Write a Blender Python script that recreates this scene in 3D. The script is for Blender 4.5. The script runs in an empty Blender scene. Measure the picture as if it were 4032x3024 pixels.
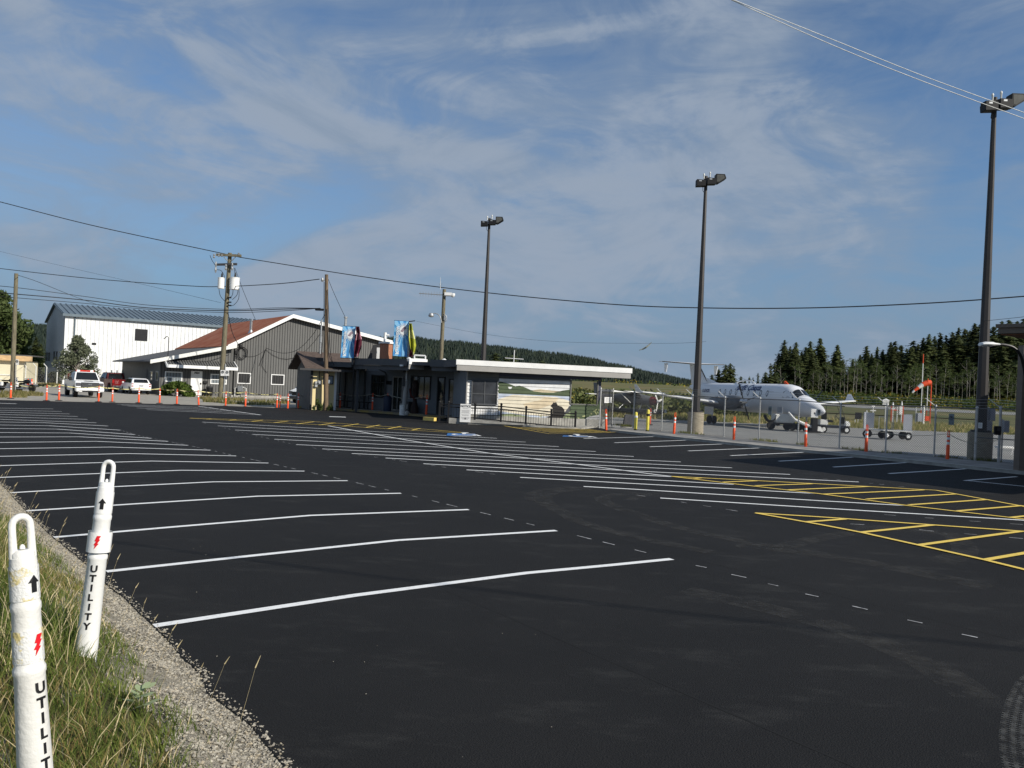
import bpy, math, random
from mathutils import Vector, Matrix
R = random.Random(7)
C = bpy.context.scene.collection
# ------------------------------------------------------------------ camera geometry
CX, CY, F = 2016.0, 1512.0, 3145.0
TH = math.atan(.0437); PI = math.pi
PIT = math.atan(6/3145)
CAM = Vector((0, 0, 2.1))
ct, st = math.cos(TH), math.sin(TH)
def ray(x, y):
    u, v = x-CX, y-CY
    a = u*ct+v*st; b = u*st-v*ct
    return Vector((a, F*math.cos(PIT)-b*math.sin(PIT), F*math.sin(PIT)+b*math.cos(PIT)))
def G(x, y, z=0.0):
    d = ray(x, y); return CAM+d*((z-CAM.z)/d.z)
def A(x, y, Y):
    d = ray(x, y); return CAM+d*(Y/d.y)
def topz(x, yb, yt, z=0.0):
    P = G(x, yb, z); return A(x+.0437*(yb-yt), yt, P.y).z
def V(*a): return Vector(a)
def P2(x, D):          # plan position on the pixel column x at the horizon, depth D
    p = A(x, 1518+.0437*(x-CX), D); return V(p.x, p.y, 0)
# ------------------------------------------------------------------ materials
MATS = {}
def M(name, col, rough=.75, metal=0.0, var=.12, vs=3.0, bump=0.0, bs=40.0, spec=.3, col2=None, sx=(1, 1, 1), lo=.35, hi=.65, detail=5):
    if name in MATS: return MATS[name]
    m = bpy.data.materials.new(name); m.use_nodes = True; nt = m.node_tree; N = nt.nodes; L = nt.links
    b = N['Principled BSDF']; b.inputs['Roughness'].default_value = rough; b.inputs['Metallic'].default_value = metal
    b.inputs['Specular IOR Level'].default_value = spec
    tc = N.new('ShaderNodeTexCoord'); mp = N.new('ShaderNodeMapping'); mp.inputs['Scale'].default_value = sx
    L.new(tc.outputs['Object'], mp.inputs[0])
    if var > 0 or col2:
        n = N.new('ShaderNodeTexNoise'); n.inputs['Scale'].default_value = vs; n.inputs['Detail'].default_value = detail; n.inputs['Roughness'].default_value = .6
        L.new(mp.outputs[0], n.inputs['Vector'])
        r = N.new('ShaderNodeValToRGB')
        c2 = col2 if col2 else tuple(min(1, c*(1+var)) for c in col)
        c1 = col if col2 else tuple(c*(1-var) for c in col)
        r.color_ramp.elements[0].color = (*c1, 1); r.color_ramp.elements[1].color = (*c2, 1)
        r.color_ramp.elements[0].position = lo; r.color_ramp.elements[1].position = hi
        L.new(n.outputs['Fac'], r.inputs[0]); L.new(r.outputs[0], b.inputs['Base Color'])
    else:
        b.inputs['Base Color'].default_value = (*col, 1)
    if bump > 0:
        n2 = N.new('ShaderNodeTexNoise'); n2.inputs['Scale'].default_value = bs; n2.inputs['Detail'].default_value = 3
        L.new(mp.outputs[0], n2.inputs['Vector'])
        bp = N.new('ShaderNodeBump'); bp.inputs['Strength'].default_value = min(1, bump); bp.inputs['Distance'].default_value = .02
        L.new(n2.outputs['Fac'], bp.inputs['Height']); L.new(bp.outputs[0], b.inputs['Normal'])
    MATS[name] = m; return m
def leafmat(name, c1, c2, vs=1.5, trans=.25):
    m = M(name, c1, .65, 0, .1, vs, col2=c2, spec=.15, lo=.3, hi=.7)
    nt = m.node_tree; N = nt.nodes; L = nt.links
    b = N['Principled BSDF']; src = b.inputs['Base Color'].links[0].from_socket
    oi = N.new('ShaderNodeObjectInfo'); mr = N.new('ShaderNodeMapRange'); mr.inputs['To Min'].default_value = .72; mr.inputs['To Max'].default_value = 1.45; L.new(oi.outputs['Random'], mr.inputs['Value'])
    mu = N.new('ShaderNodeMix'); mu.data_type = 'RGBA'; mu.blend_type = 'MULTIPLY'; mu.inputs[0].default_value = 1; L.new(src, mu.inputs[6]); L.new(mr.outputs[0], mu.inputs[7]); L.new(mu.outputs[2], b.inputs['Base Color'])
    if trans:
        b = N['Principled BSDF']; t = N.new('ShaderNodeBsdfTranslucent'); mx = N.new('ShaderNodeMixShader')
        mx.inputs[0].default_value = trans
        src = b.inputs['Base Color'].links[0].from_socket
        L.new(src, t.inputs[0]); L.new(b.outputs[0], mx.inputs[1]); L.new(t.outputs[0], mx.inputs[2])
        L.new(mx.outputs[0], N['Material Output'].inputs[0])
    return m
white = M('white_paint', (.8, .8, .78), .45, var=.05, vs=2)
offwhite = M('dirty_white', (.72, .72, .68), .6, var=.15, vs=9)
black = M('black', (.012, .012, .013), .5, var=.2)
rubber = M('rubber', (.018, .018, .018), .85, var=.2)
darkglass = M('dark_glass', (.012, .014, .016), .06, var=0, spec=.6)
greymetal = M('galvanised', (.42, .43, .43), .42, .6, .15, 12)
steel = M('steel', (.5, .5, .5), .3, .9, .1, 6)
orange = M('orange_plastic', (.85, .1, .025), .45, var=.1, vs=6)
reflect = M('reflective_white', (.85, .85, .83), .3, var=.04)
conc = M('concrete', (.34, .33, .30), .9, var=.2, vs=3, bump=.4, bs=30)
wood = M('pole_wood', (.17, .15, .10), .9, var=.35, vs=6, sx=(4, 4, .4), bump=.5, bs=25)
wood2 = M('pole_wood_brown', (.165, .12, .08), .9, var=.3, vs=6, sx=(4, 4, .4), bump=.5, bs=25)
wire_m = M('cable', (.02, .02, .022), .6, var=0)
# ------------------------------------------------------------------ mesh builder
class MB:
    def __init__(s): s.v = []; s.f = []; s.m = []; s.mi = 0
    def add(s, vs, fs):
        o = len(s.v); s.v += [tuple(p) for p in vs]; s.f += [tuple(i+o for i in f) for f in fs]; s.m += [s.mi]*len(fs); return s
    def box8(s, p): return s.add(p, [(0, 3, 2, 1), (4, 5, 6, 7), (0, 1, 5, 4), (1, 2, 6, 5), (2, 3, 7, 6), (3, 0, 4, 7)])
    def box(s, c, d, rz=0.0):
        x, y, z = d[0]/2, d[1]/2, d[2]/2; c = Vector(c); a, b = math.cos(rz), math.sin(rz)
        q = [(-x, -y, -z), (x, -y, -z), (x, y, -z), (-x, y, -z), (-x, -y, z), (x, -y, z), (x, y, z), (-x, y, z)]
        return s.box8([c+Vector((i*a-j*b, i*b+j*a, k)) for i, j, k in q])
    def cyl(s, p0, p1, r0, r1=None, n=10, cap=True):
        r1 = r0 if r1 is None else r1; p0 = Vector(p0); p1 = Vector(p1); d = (p1-p0).normalized()
        a = d.orthogonal().normalized(); b = d.cross(a); vs = []
        for p, r in ((p0, r0), (p1, r1)):
            for i in range(n):
                t = 2*PI*i/n; vs.append(p+a*math.cos(t)*r+b*math.sin(t)*r)
        fs = [(i, (i+1) % n, n+(i+1) % n, n+i) for i in range(n)]
        if cap: fs += [tuple(range(n-1, -1, -1)), tuple(range(n, 2*n))]
        return s.add(vs, fs)
    def tube(s, pts, r, n=6, cap=True, closed=False):
        pts = [Vector(p) for p in pts]; rs = r if isinstance(r, (list, tuple)) else [r]*len(pts); vs = []; m = len(pts)
        up = None
        for i, p in enumerate(pts):
            q0 = pts[i-1] if (i > 0 or closed) else p; q1 = pts[(i+1) % m] if (i < m-1 or closed) else p
            d = (q1-q0).normalized()
            if up is None: up = d.orthogonal().normalized()
            a = (up-d*up.dot(d)).normalized(); up = a; b = d.cross(a)
            for k in range(n):
                t = 2*PI*k/n; vs.append(p+a*math.cos(t)*rs[i]+b*math.sin(t)*rs[i])
        fs = []
        for i in range(m if closed else m-1):
            for k in range(n):
                j = (i+1) % m; fs.append((i*n+k, i*n+(k+1) % n, j*n+(k+1) % n, j*n+k))
        if cap and not closed: fs += [tuple(range(n-1, -1, -1)), tuple(range((m-1)*n, m*n))]
        return s.add(vs, fs)
    def lathe(s, prof, c, n=16, axis='z'):
        c = Vector(c); vs = []
        for r, h in prof:
            for k in range(n):
                t = 2*PI*k/n; x, y = r*math.cos(t), r*math.sin(t)
                vs.append(c+(Vector((x, y, h)) if axis == 'z' else Vector((h, x, y)) if axis == 'x' else Vector((x, h, y))))
        m = len(prof); fs = [(i*n+k, i*n+(k+1) % n, (i+1)*n+(k+1) % n, (i+1)*n+k) for i in range(m-1) for k in range(n)]
        fs += [tuple(range(n-1, -1, -1)), tuple(range((m-1)*n, m*n))]
        return s.add(vs, fs)
    def prism(s, poly, ex):           # poly: list of 3-D points, ex: extrusion vector
        n = len(poly); poly = [Vector(p) for p in poly]; ex = Vector(ex)
        return s.add(poly+[p+ex for p in poly], [tuple(range(n-1, -1, -1)), tuple(range(n, 2*n))]+[(i, (i+1) % n, n+(i+1) % n, n+i) for i in range(n)])
    def loft(s, secs, cap=True):
        n = len(secs[0]); vs = [p for q in secs for p in q]
        fs = [(i*n+k, i*n+(k+1) % n, (i+1)*n+(k+1) % n, (i+1)*n+k) for i in range(len(secs)-1) for k in range(n)]
        if cap: fs += [tuple(range(n-1, -1, -1)), tuple(range((len(secs)-1)*n, len(secs)*n))]
        return s.add(vs, fs)
    def quad(s, *p): return s.add(p, [tuple(range(len(p)))])
    def build(s, name, mat, parent=None, smooth=False, bevel=0.0, angle=True):
        base = Vector((0, 0, 0)); q = parent
        while q is not None: base += q.location; q = q.parent
        me = bpy.data.meshes.new(name); me.from_pydata([(p[0]-base.x, p[1]-base.y, p[2]-base.z) for p in s.v], [], s.f)
        for k in (mat if isinstance(mat, (list, tuple)) else [mat]): me.materials.append(k)
        if isinstance(mat, (list, tuple)): me.polygons.foreach_set('material_index', s.m)
        me.validate()
        if len(me.polygons) < 20000:
            import bmesh
            b = bmesh.new(); b.from_mesh(me)
            if not s.__dict__.get('keep'): bmesh.ops.recalc_face_normals(b, faces=b.faces)
            if bevel:
                bmesh.ops.bevel(b, geom=[e for e in b.edges if len(e.link_faces) == 2 and e.calc_face_angle(0) > .5], offset=bevel, segments=2, affect='EDGES', clamp_overlap=True)
            b.to_mesh(me); b.free()
        if smooth:
            me.polygons.foreach_set('use_smooth', [True]*len(me.polygons))
            try: me.set_sharp_from_angle(angle=.7)
            except Exception: pass
        me.update()
        o = bpy.data.objects.new(name, me); C.objects.link(o)
        if parent is not None: o.parent = parent
        return o
def thing(name, label, cat, loc=(0, 0, 0), group=None):
    o = bpy.data.objects.new(name, None); C.objects.link(o); o.location = loc; o.empty_display_size = .2
    o['label'] = label; o['category'] = cat
    if group: o['group'] = group
    return o
def tag(o, label, cat, group=None, kind=None):
    o['label'] = label; o['category'] = cat
    if group: o['group'] = group
    if kind: o['kind'] = kind
    return o
def stuff(o, label, cat):
    return tag(o, label, cat, kind='stuff')
def struct(o, label=None):
    o['kind'] = 'structure'
    if label: o['label'] = label
    return o
def dup(root, loc, rz=0.0, label=None, sc=None, group=None, cat=None):
    r = root.copy(); C.objects.link(r); r.location = loc; r.rotation_euler = (0, 0, rz)
    if label: r['label'] = label
    if cat: r['category'] = cat
    if group: r['group'] = group
    if sc is not None: r.scale = (sc, sc, sc) if not isinstance(sc, (tuple, list)) else sc
    for ch in list(root.children):
        c = ch.copy(); C.objects.link(c); c.parent = r
        for g in ch.children:
            d = g.copy(); C.objects.link(d); d.parent = c
    return r
def textmesh(body, size=1.0, shear=0.0, bold=0.0, align='CENTER', ext=0.0, space=1.0):
    cu = bpy.data.curves.new('t', 'FONT'); cu.body = body; cu.size = size; cu.shear = shear; cu.offset = bold
    cu.align_x = align; cu.align_y = 'CENTER'; cu.extrude = ext; cu.space_character = space; cu.resolution_u = 3
    o = bpy.data.objects.new('t', cu); C.objects.link(o)
    dg = bpy.context.evaluated_depsgraph_get(); dg.update()
    me = bpy.data.meshes.new_from_object(o.evaluated_get(dg))
    vs = [tuple(v.co) for v in me.vertices]; fs = [tuple(p.vertices) for p in me.polygons]
    bpy.data.objects.remove(o); bpy.data.curves.remove(cu); bpy.data.meshes.remove(me)
    return vs, fs
def put_text(mb, body, org, ux, uz, size, **k):   # text in the plane ux,uz at org
    vs, fs = textmesh(body, size, **k); org = Vector(org); ux = Vector(ux); uz = Vector(uz); n = ux.cross(uz)
    mb.add([org+ux*v[0]+uz*v[1]+n*v[2] for v in vs], fs); mb.keep = True; return mb
class Wall:                                       # a vertical plane, features are put on it by where they stand on it
    def __init__(s, p0, p1):
        s.p = Vector((p0[0], p0[1], 0)); d = Vector((p1[0]-p0[0], p1[1]-p0[1], 0)); s.L = d.length; s.u = d.normalized()
        n = Vector((s.u.y, -s.u.x, 0)); s.n = n if n.dot(CAM-s.p) > 0 else -n
    def at(s, x, y):
        d = ray(x, y); t = (s.p-CAM).dot(s.n)/d.dot(s.n); q = CAM+d*t
        return ((q-s.p).dot(s.u), q.z)
    def P(s, t, z, o=0.0): return s.p+s.u*t+s.n*o+Vector((0, 0, z))
    def box(s, mb, t0, t1, z0, z1, o0, o1):
        return mb.box8([s.P(t0, z0, o0), s.P(t1, z0, o0), s.P(t1, z0, o1), s.P(t0, z0, o1), s.P(t0, z1, o0), s.P(t1, z1, o0), s.P(t1, z1, o1), s.P(t0, z1, o1)])
    def rect(s, x0, x1, y0, y1):                  # seen bounds -> wall bounds
        ym = (y0+y1)/2; xm = (x0+x1)/2
        t0 = s.at(x0, ym)[0]; t1 = s.at(x1, ym)[0]; za = s.at(xm, y1)[1]; zb = s.at(xm, y0)[1]
        return min(t0, t1), max(t0, t1), za, zb
    def window(s, bnd, parent, frame=None, glass=None, fw=.07, mull=(), trans=(), o=.0):
        t0, t1, z0, z1 = bnd; frame = frame or white; glass = glass or darkglass
        f = MB(); s.box(f, t0, t1, z0, z0+fw, o+.002, o+.06); s.box(f, t0, t1, z1-fw, z1, o+.002, o+.06)
        s.box(f, t0, t0+fw, z0+fw, z1-fw, o+.002, o+.06); s.box(f, t1-fw, t1, z0+fw, z1-fw, o+.002, o+.06)
        for k in mull: q = t0+(t1-t0)*k; s.box(f, q-fw/3, q+fw/3, z0+fw, z1-fw, o+.004, o+.05)
        for k in trans: q = z0+(z1-z0)*k; s.box(f, t0+fw, t1-fw, q-fw/3, q+fw/3, o+.006, o+.047)
        w = f.build('window', frame, parent)
        g = MB(); s.box(g, t0+fw*.9, t1-fw*.9, z0+fw*.9, z1-fw*.9, o+.005, o+.022); g.build('pane', glass, w)
        return w
ORD = 'first second third fourth fifth sixth seventh eighth ninth tenth eleventh twelfth thirteenth fourteenth fifteenth sixteenth seventeenth eighteenth nineteenth twentieth'.split()
# ------------------------------------------------------------------ world, sun, camera
SUN = Vector((.84*.866, -.54*.866, .5)).normalized()
el = math.asin(SUN.z); az = math.atan2(SUN.x, SUN.y)
w = bpy.data.worlds.new('World'); bpy.context.scene.world = w; w.use_nodes = True
nt = w.node_tree; N = nt.nodes; L = nt.links; bg = N['Background']
sky = N.new('ShaderNodeTexSky'); sky.sky_type = 'NISHITA'; sky.sun_disc = False
sky.sun_elevation = el; sky.sun_rotation = az; sky.air_density = 1.0; sky.dust_density = 0; sky.ozone_density = 3.0
tc = N.new('ShaderNodeTexCoord'); mp = N.new('ShaderNodeMapping'); mp.inputs['Rotation'].default_value = (0, .5, .3); mp.inputs['Scale'].default_value = (1.0, .8, 2.3)
L.new(tc.outputs['Generated'], mp.inputs[0])
def noise(sc, det, rou, dist=0.0, vec=None):
    n = N.new('ShaderNodeTexNoise'); n.inputs['Scale'].default_value = sc; n.inputs['Detail'].default_value = det
    n.inputs['Roughness'].default_value = rou; n.inputs['Distortion'].default_value = dist; L.new(vec or mp.outputs[0], n.inputs['Vector']); return n
n1 = noise(1.9, 5, .55, 1.0); n2 = noise(5.5, 9, .62, 1.6)
ad = N.new('ShaderNodeMath'); ad.operation = 'MULTIPLY_ADD'; L.new(n2.outputs['Fac'], ad.inputs[0]); ad.inputs[1].default_value = .45; L.new(n1.outputs['Fac'], ad.inputs[2])
rp = N.new('ShaderNodeMapRange'); rp.interpolation_type = 'SMOOTHSTEP'; L.new(ad.outputs[0], rp.inputs['Value'])
rp.inputs['From Min'].default_value = .48; rp.inputs['From Max'].default_value = .92; rp.inputs['To Max'].default_value = .92
gm = N.new('ShaderNodeMix'); gm.data_type = 'RGBA'; gm.blend_type = 'MULTIPLY'; gm.inputs[0].default_value = 1
L.new(sky.outputs[0], gm.inputs[6]); gm.inputs[7].default_value = (.68, .80, .90, 1)
mx = N.new('ShaderNodeMix'); mx.data_type = 'RGBA'; L.new(rp.outputs[0], mx.inputs[0]); L.new(gm.outputs[2], mx.inputs[6]); mx.inputs[7].default_value = (2.15, 2.75, 3.6, 1)
n3 = noise(3.2, 10, .62, 2.2); m3 = N.new('ShaderNodeMath'); m3.operation = 'MULTIPLY'; L.new(n3.outputs['Fac'], m3.inputs[0]); L.new(rp.outputs[0], m3.inputs[1])
r3 = N.new('ShaderNodeMapRange'); r3.interpolation_type = 'SMOOTHSTEP'; L.new(m3.outputs[0], r3.inputs['Value']); r3.inputs['From Min'].default_value = .22; r3.inputs['From Max'].default_value = .52; r3.inputs['To Max'].default_value = .48
mx3 = N.new('ShaderNodeMix'); mx3.data_type = 'RGBA'; L.new(r3.outputs[0], mx3.inputs[0]); L.new(mx.outputs[2], mx3.inputs[6]); mx3.inputs[7].default_value = (3.2, 3.7, 4.5, 1)
L.new(mx3.outputs[2], bg.inputs[0]); bg.inputs[1].default_value = .116
sx_ = N.new('ShaderNodeSeparateXYZ'); L.new(tc.outputs['Generated'], sx_.inputs[0])
hz = N.new('ShaderNodeMapRange'); L.new(sx_.outputs['Z'], hz.inputs['Value']); hz.interpolation_type = 'SMOOTHSTEP'; hz.inputs['From Min'].default_value = .32; hz.inputs['From Max'].default_value = -.02; hz.inputs['To Max'].default_value = .92
h2 = N.new('ShaderNodeMix'); h2.data_type = 'RGBA'; L.new(hz.outputs[0], h2.inputs[0]); L.new(gm.outputs[2], h2.inputs[6]); h2.inputs[7].default_value = (1.3, 2.1, 3.3, 1); L.new(h2.outputs[2], mx.inputs[6])
sl = bpy.data.lights.new('sun', 'SUN'); sl.energy = 5.0; sl.angle = math.radians(.53); sl.color = (1, .94, .84)
so = bpy.data.objects.new('sun', sl); C.objects.link(so); so.rotation_euler = SUN.to_track_quat('Z', 'Y').to_euler(); so.location = (30, -30, 40)
sc = bpy.context.scene
sc.view_settings.view_transform = 'Standard'; sc.view_settings.look = 'None'; sc.view_settings.exposure = 0; sc.view_settings.gamma = 1
cam = bpy.data.cameras.new('camera'); co = bpy.data.objects.new('camera', cam); C.objects.link(co); sc.camera = co
cam.sensor_width = 36; cam.lens = F/4032*36; cam.clip_end = 8000; cam.clip_start = .1
r_ = (ray(CX+1, CY)-ray(CX, CY)).normalized(); u_ = (ray(CX, CY-1)-ray(CX, CY)).normalized(); f_ = ray(CX, CY).normalized()
mtx = Matrix((r_, u_, -f_)).transposed().to_4x4(); mtx.translation = CAM; co.matrix_world = mtx
sc.cycles.use_adaptive_sampling = True; sc.cycles.max_bounces = 6; sc.cycles.transparent_max_bounces = 12
# ------------------------------------------------------------------ terrain
def sm(t): t = max(0, min(1, t)); return t*t*(3-2*t)
def zt(x, y): return .0095*max(0, min(y, 260)-62)*sm((x+3)/14)
EDGE = [G(*p) for p in [(-420, 1600), (-200, 1730), (0, 1907), (35, 1942), (104, 2019), (211, 2124), (288, 2184), (342, 2230), (430, 2318), (492, 2364), (553, 2426), (607, 2476), (660, 2526), (714, 2595), (799, 2669), (816, 2741), (906, 2805), (988, 2868), (1051, 2949), (1114, 3024), (1180, 3130), (1300, 3500), (1420, 4200)]]
def grid(x0, x1, y0, y1, nx, ny, fz, keep=None):
    mb = MB(); vs = []; idx = {}
    for j in range(ny+1):
        for i in range(nx+1):
            x = x0+(x1-x0)*i/nx; y = y0+(y1-y0)*j/ny; vs.append((x, y, fz(x, y)))
    fs = [(j*(nx+1)+i, j*(nx+1)+i+1, (j+1)*(nx+1)+i+1, (j+1)*(nx+1)+i) for j in range(ny) for i in range(nx)]
    if keep: fs = [f for f in fs if keep(*(sum(vs[k][c] for k in f)/4 for c in (0, 1)))]
    mb.add(vs, fs); return mb
# base ground out to the horizon: dry grassy field
gm_ = M('field_grass', (.085, .10, .03), .95, col2=(.21, .18, .075), vs=.06, bump=.3, bs=3, lo=.35, hi=.62, detail=9)
xs = [-2500, -1200, -600, -300, -150, -80, -50, -30, -15, -8, -3, 0, 3, 6, 9, 12, 16, 25, 40, 70, 110, 160, 240, 360, 600, 1200, 2500]
ys = [-200, -50, -10, 0, 10, 20, 30, 45, 62, 80, 110, 150, 200, 260, 400, 700, 1500, 3500]
mb = MB(); vs = [(x, y, zt(x, y)-.05) for y in ys for x in xs]; n = len(xs)
mb.add(vs, [(j*n+i, j*n+i+1, (j+1)*n+i+1, (j+1)*n+i) for j in range(len(ys)-1) for i in range(n-1)])
struct(mb.build('ground', gm_, smooth=True), 'dry green field stretching away beyond the aprons')
def sheet(name, pts, z, mat, label, parent=None, sub=None):
    mb = MB(); mb.add([(p[0], p[1], z+(zt(p[0], p[1]))) for p in pts], [tuple(range(len(pts)))]); o = mb.build(name, mat, parent)
    if parent is None: struct(o, label)
    return o
# gravel yard at the left and behind the parking lot
grav = M('yard_gravel', (.27, .25, .21), .95, col2=(.43, .40, .34), vs=2.5, bump=.8, bs=18, lo=.3, hi=.7, detail=8)
sheet('gravel_yard', [(-140, 30, 0), (-10, 44, 0), (-9, 80, 0), (-32, 99, 0), (-150, 110, 0)], .0, grav, 'pale dusty gravel yard in front of the hangar')
apron_m = M('apron_asphalt', (.24, .238, .225), .93, col2=(.33, .325, .30), vs=.6, bump=.4, bs=25, lo=.3, hi=.7, detail=10)
mb = grid(-8, 60, 14, 64, 34, 25, lambda x, y: -.03+zt(x, y), lambda x, y: y > 44 or x > -2+ (44-y)*.8)
struct(mb.build('apron', apron_m), 'grey weathered aircraft apron behind the chain link fence')
mb = MB()
for i in range(24):
    x0, x1 = -40+i*14, -26+i*14
    a0, a1 = 150-(x0*.10), 150-(x1*.10); b0, b1 = a0+32, a1+32
    mb.quad((x0, a0, zt(x0, a0)+.02), (x1, a1, zt(x1, a1)+.02), (x1, b1, zt(x1, b1)+.02), (x0, b0, zt(x0, b0)+.02))
struct(mb.build('runway', apron_m), 'grey runway strip crossing the field below the gorse')
# ------------------------------------------------------------------ parking lot
def asphalt_material():
    m = M('new_asphalt', (.0105, .0103, .0102), .82, col2=(.0175, .0169, .0164), vs=.35, bump=.55, bs=90, spec=.2, lo=.3, hi=.75, detail=12)
    nt = m.node_tree; N = nt.nodes; L = nt.links; b = N['Principled BSDF']
    src = b.inputs['Base Color'].links[0].from_socket
    tc = N.new('ShaderNodeTexCoord'); mp = N.new('ShaderNodeMapping'); mp.inputs['Rotation'].default_value = (0, 0, .6); mp.inputs['Scale'].default_value = (.7, 1.7, 1)
    L.new(tc.outputs['Object'], mp.inputs[0])
    n = N.new('ShaderNodeTexNoise'); n.inputs['Scale'].default_value = 1.3; n.inputs['Detail'].default_value = 10; n.inputs['Roughness'].default_value = .72; L.new(mp.outputs[0], n.inputs['Vector'])
    r = N.new('ShaderNodeMapRange'); L.new(n.outputs['Fac'], r.inputs['Value']); r.inputs['From Min'].default_value = .53; r.inputs['From Max'].default_value = .82; r.inputs['To Max'].default_value = .6
    x = N.new('ShaderNodeMix'); x.data_type = 'RGBA'; L.new(r.outputs[0], x.inputs[0]); L.new(src, x.inputs[6]); x.inputs[7].default_value = (.055, .054, .050, 1)
    g = N.new('ShaderNodeTexNoise'); g.inputs['Scale'].default_value = 140; g.inputs['Detail'].default_value = 2; L.new(tc.outputs['Object'], g.inputs['Vector'])
    gr = N.new('ShaderNodeMapRange'); L.new(g.outputs['Fac'], gr.inputs['Value']); gr.inputs['From Min'].default_value = .35; gr.inputs['From Max'].default_value = .75; gr.inputs['To Min'].default_value = .72; gr.inputs['To Max'].default_value = 1.5
    ml = N.new('ShaderNodeMix'); ml.data_type = 'RGBA'; ml.blend_type = 'MULTIPLY'; ml.inputs[0].default_value = 1; L.new(x.outputs[2], ml.inputs[6]); L.new(gr.outputs[0], ml.inputs[7])
    L.new(ml.outputs[2], b.inputs['Base Color']); return m
asph = asphalt_material()
KERB = [G(*p) for p in [(1189, 1607), (1400, 1622), (1600, 1637), (1745, 1649)]]
farL = [G(*p) for p in [(-600, 1553), (0, 1576), (500, 1588), (1000, 1603), (1089, 1607.5)]]
fenceK = [G(*p) for p in [(2440, 1706), (2700, 1735), (3000, 1767), (3400, 1806), (4003, 1869), (4300, 1900)]]
poly = [(p.x, p.y) for p in EDGE]+[(3, -6), (60, -6), (60, 10)]+[(p.x, p.y) for p in reversed(fenceK)]+[(4.5, 46), (-3, 47.5)]+[(p.x, p.y+.3) for p in reversed(KERB)]+[(p.x, p.y) for p in reversed(farL)]
o = MB().add([(x, y, 0.02) for x, y in poly], [tuple(range(len(poly)))]).build('parking_lot', asph)
lot = struct(o, 'fresh black asphalt parking lot with painted stalls')
wl = M('line_white', (.50, .50, .49), .6, col2=(.86, .86, .84), vs=22, bump=.2, bs=60, lo=.26, hi=.42, detail=8)
yl = M('line_yellow', (.50, .36, .08), .6, col2=(.84, .60, .12), vs=16, bump=.2, bs=60, lo=.28, hi=.44, detail=8)
bl = M('paint_blue', (.04, .16, .42), .6, var=.15, vs=3)
def ribbon(mb, pts, w, z):
    pts = [Vector((p[0], p[1], 0)) for p in pts]; n = len(pts); vs = []
    for i, p in enumerate(pts):
        d = (pts[min(i+1, n-1)]-pts[max(i-1, 0)]).normalized(); s = Vector((-d.y, d.x, 0))*w/2
        vs += [(p.x+s.x, p.y+s.y, z), (p.x-s.x, p.y-s.y, z)]
    mb.add(vs, [(2*i, 2*i+1, 2*i+3, 2*i+2) for i in range(n-1)])
def line(px, w=.10, mat=wl, z=.024, name='stall_line'):
    mb = MB(); ribbon(mb, [G(*p) for p in px], w, z); return mb.build(name, mat, lot)
left = [[(606, 2475), (1400, 2353), (2073, 2264), (2400, 2233), (2645, 2208)], [(419, 2259), (1000, 2195), (1566, 2134), (2190, 2095)], [(212, 2123), (700, 2080), (1221, 2035.5), (1845, 2011.8)],
 [(104, 2018), (560, 1988), (1016, 1959), (1579, 1947)], [(41, 1946), (440, 1922), (840, 1902), (1369, 1897)], [(-150, 1893), (0, 1885), (712, 1856), (1199, 1859)],
 [(-150, 1844), (0, 1838), (597, 1819.4), (1057, 1827)], [(-200, 1807), (0, 1801), (506, 1789.6), (930, 1798.7)], [(-250, 1776), (0, 1770.6), (434, 1763.8), (829, 1776)],
 [(-250, 1750), (0, 1746), (380, 1741), (741, 1756.6)], [(-250, 1727), (0, 1724), (316, 1723), (662, 1741)], [(-250, 1708), (0, 1706), (276, 1708), (597, 1729)],
 [(-250, 1691), (0, 1690), (226, 1692.4), (531, 1714)], [(-250, 1676), (0, 1676), (194, 1679), (475, 1696.5)], [(-250, 1662), (0, 1664), (167, 1666.6), (425, 1680)],
 [(-250, 1650), (0, 1653.5), (380, 1667)], [(-250, 1639), (0, 1644), (344, 1653.5)], [(-250, 1628), (0, 1634), (307, 1642)], [(-250, 1619), (0, 1625.5), (274, 1632)],
 [(-250, 1611), (0, 1617.5), (244, 1622)], [(-250, 1601), (0, 1608.8), (210, 1612)]]
for l in left: line(l)
line([(-80, 1587), (65, 1591.6)], .22)
line([(2300-1.5, 1729), (2576, 1721)]); line([(2420, 1745.5), (2706, 1735)]); line([(2559.5, 1761.4), (2846, 1750.3)]); line([(2710, 1777.8), (2999.5, 1765.6)])
line([(2877.5, 1796.3), (3170, 1782.7)]); line([(3067, 1818.4), (3358, 1802.6)]); line([(3281, 1841.8), (3568, 1823.8)]); line([(3500, 1867.5), (3803, 1848.4)])
line([(3798, 1895.4), (4004, 1879.5)]); line([(3807, 1895), (4032, 1918), (4250, 1942)])
for l in [[(797, 1664), (1957, 1728)], [(858, 1679), (2070, 1743)], [(926, 1695.6), (2201, 1761)], [(994, 1712.8), (2346, 1780.4)], [(1080, 1732.2), (2496, 1800)],
          [(1166, 1753.5), (2681, 1821.6)], [(1269, 1770.7), (2882, 1845)], [(1385, 1788.8), (3111, 1871.3)], [(1518, 1806.8), (2500, 1858), (3381, 1901)],
          [(1667, 1829.4), (2645, 1880.6)], [(1837, 1853.6), (2500, 1889.5), (2889, 1911)], [(2048, 1883.5), (2500, 1908), (3223, 1947.7)],
          [(2298, 1919.6), (2500, 1930.6), (3232, 1976), (3586, 1996)], [(2600, 1965.4), (3232, 2005), (4032, 2053), (4200, 2063)]]: line(l)
line([(1292, 1679), (1600, 1735.6), (1925, 1787.6), (2278, 1832.8), (2600, 1874.9), (2650, 1880.6)], .1, z=.028, name='diagonal_line')
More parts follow.
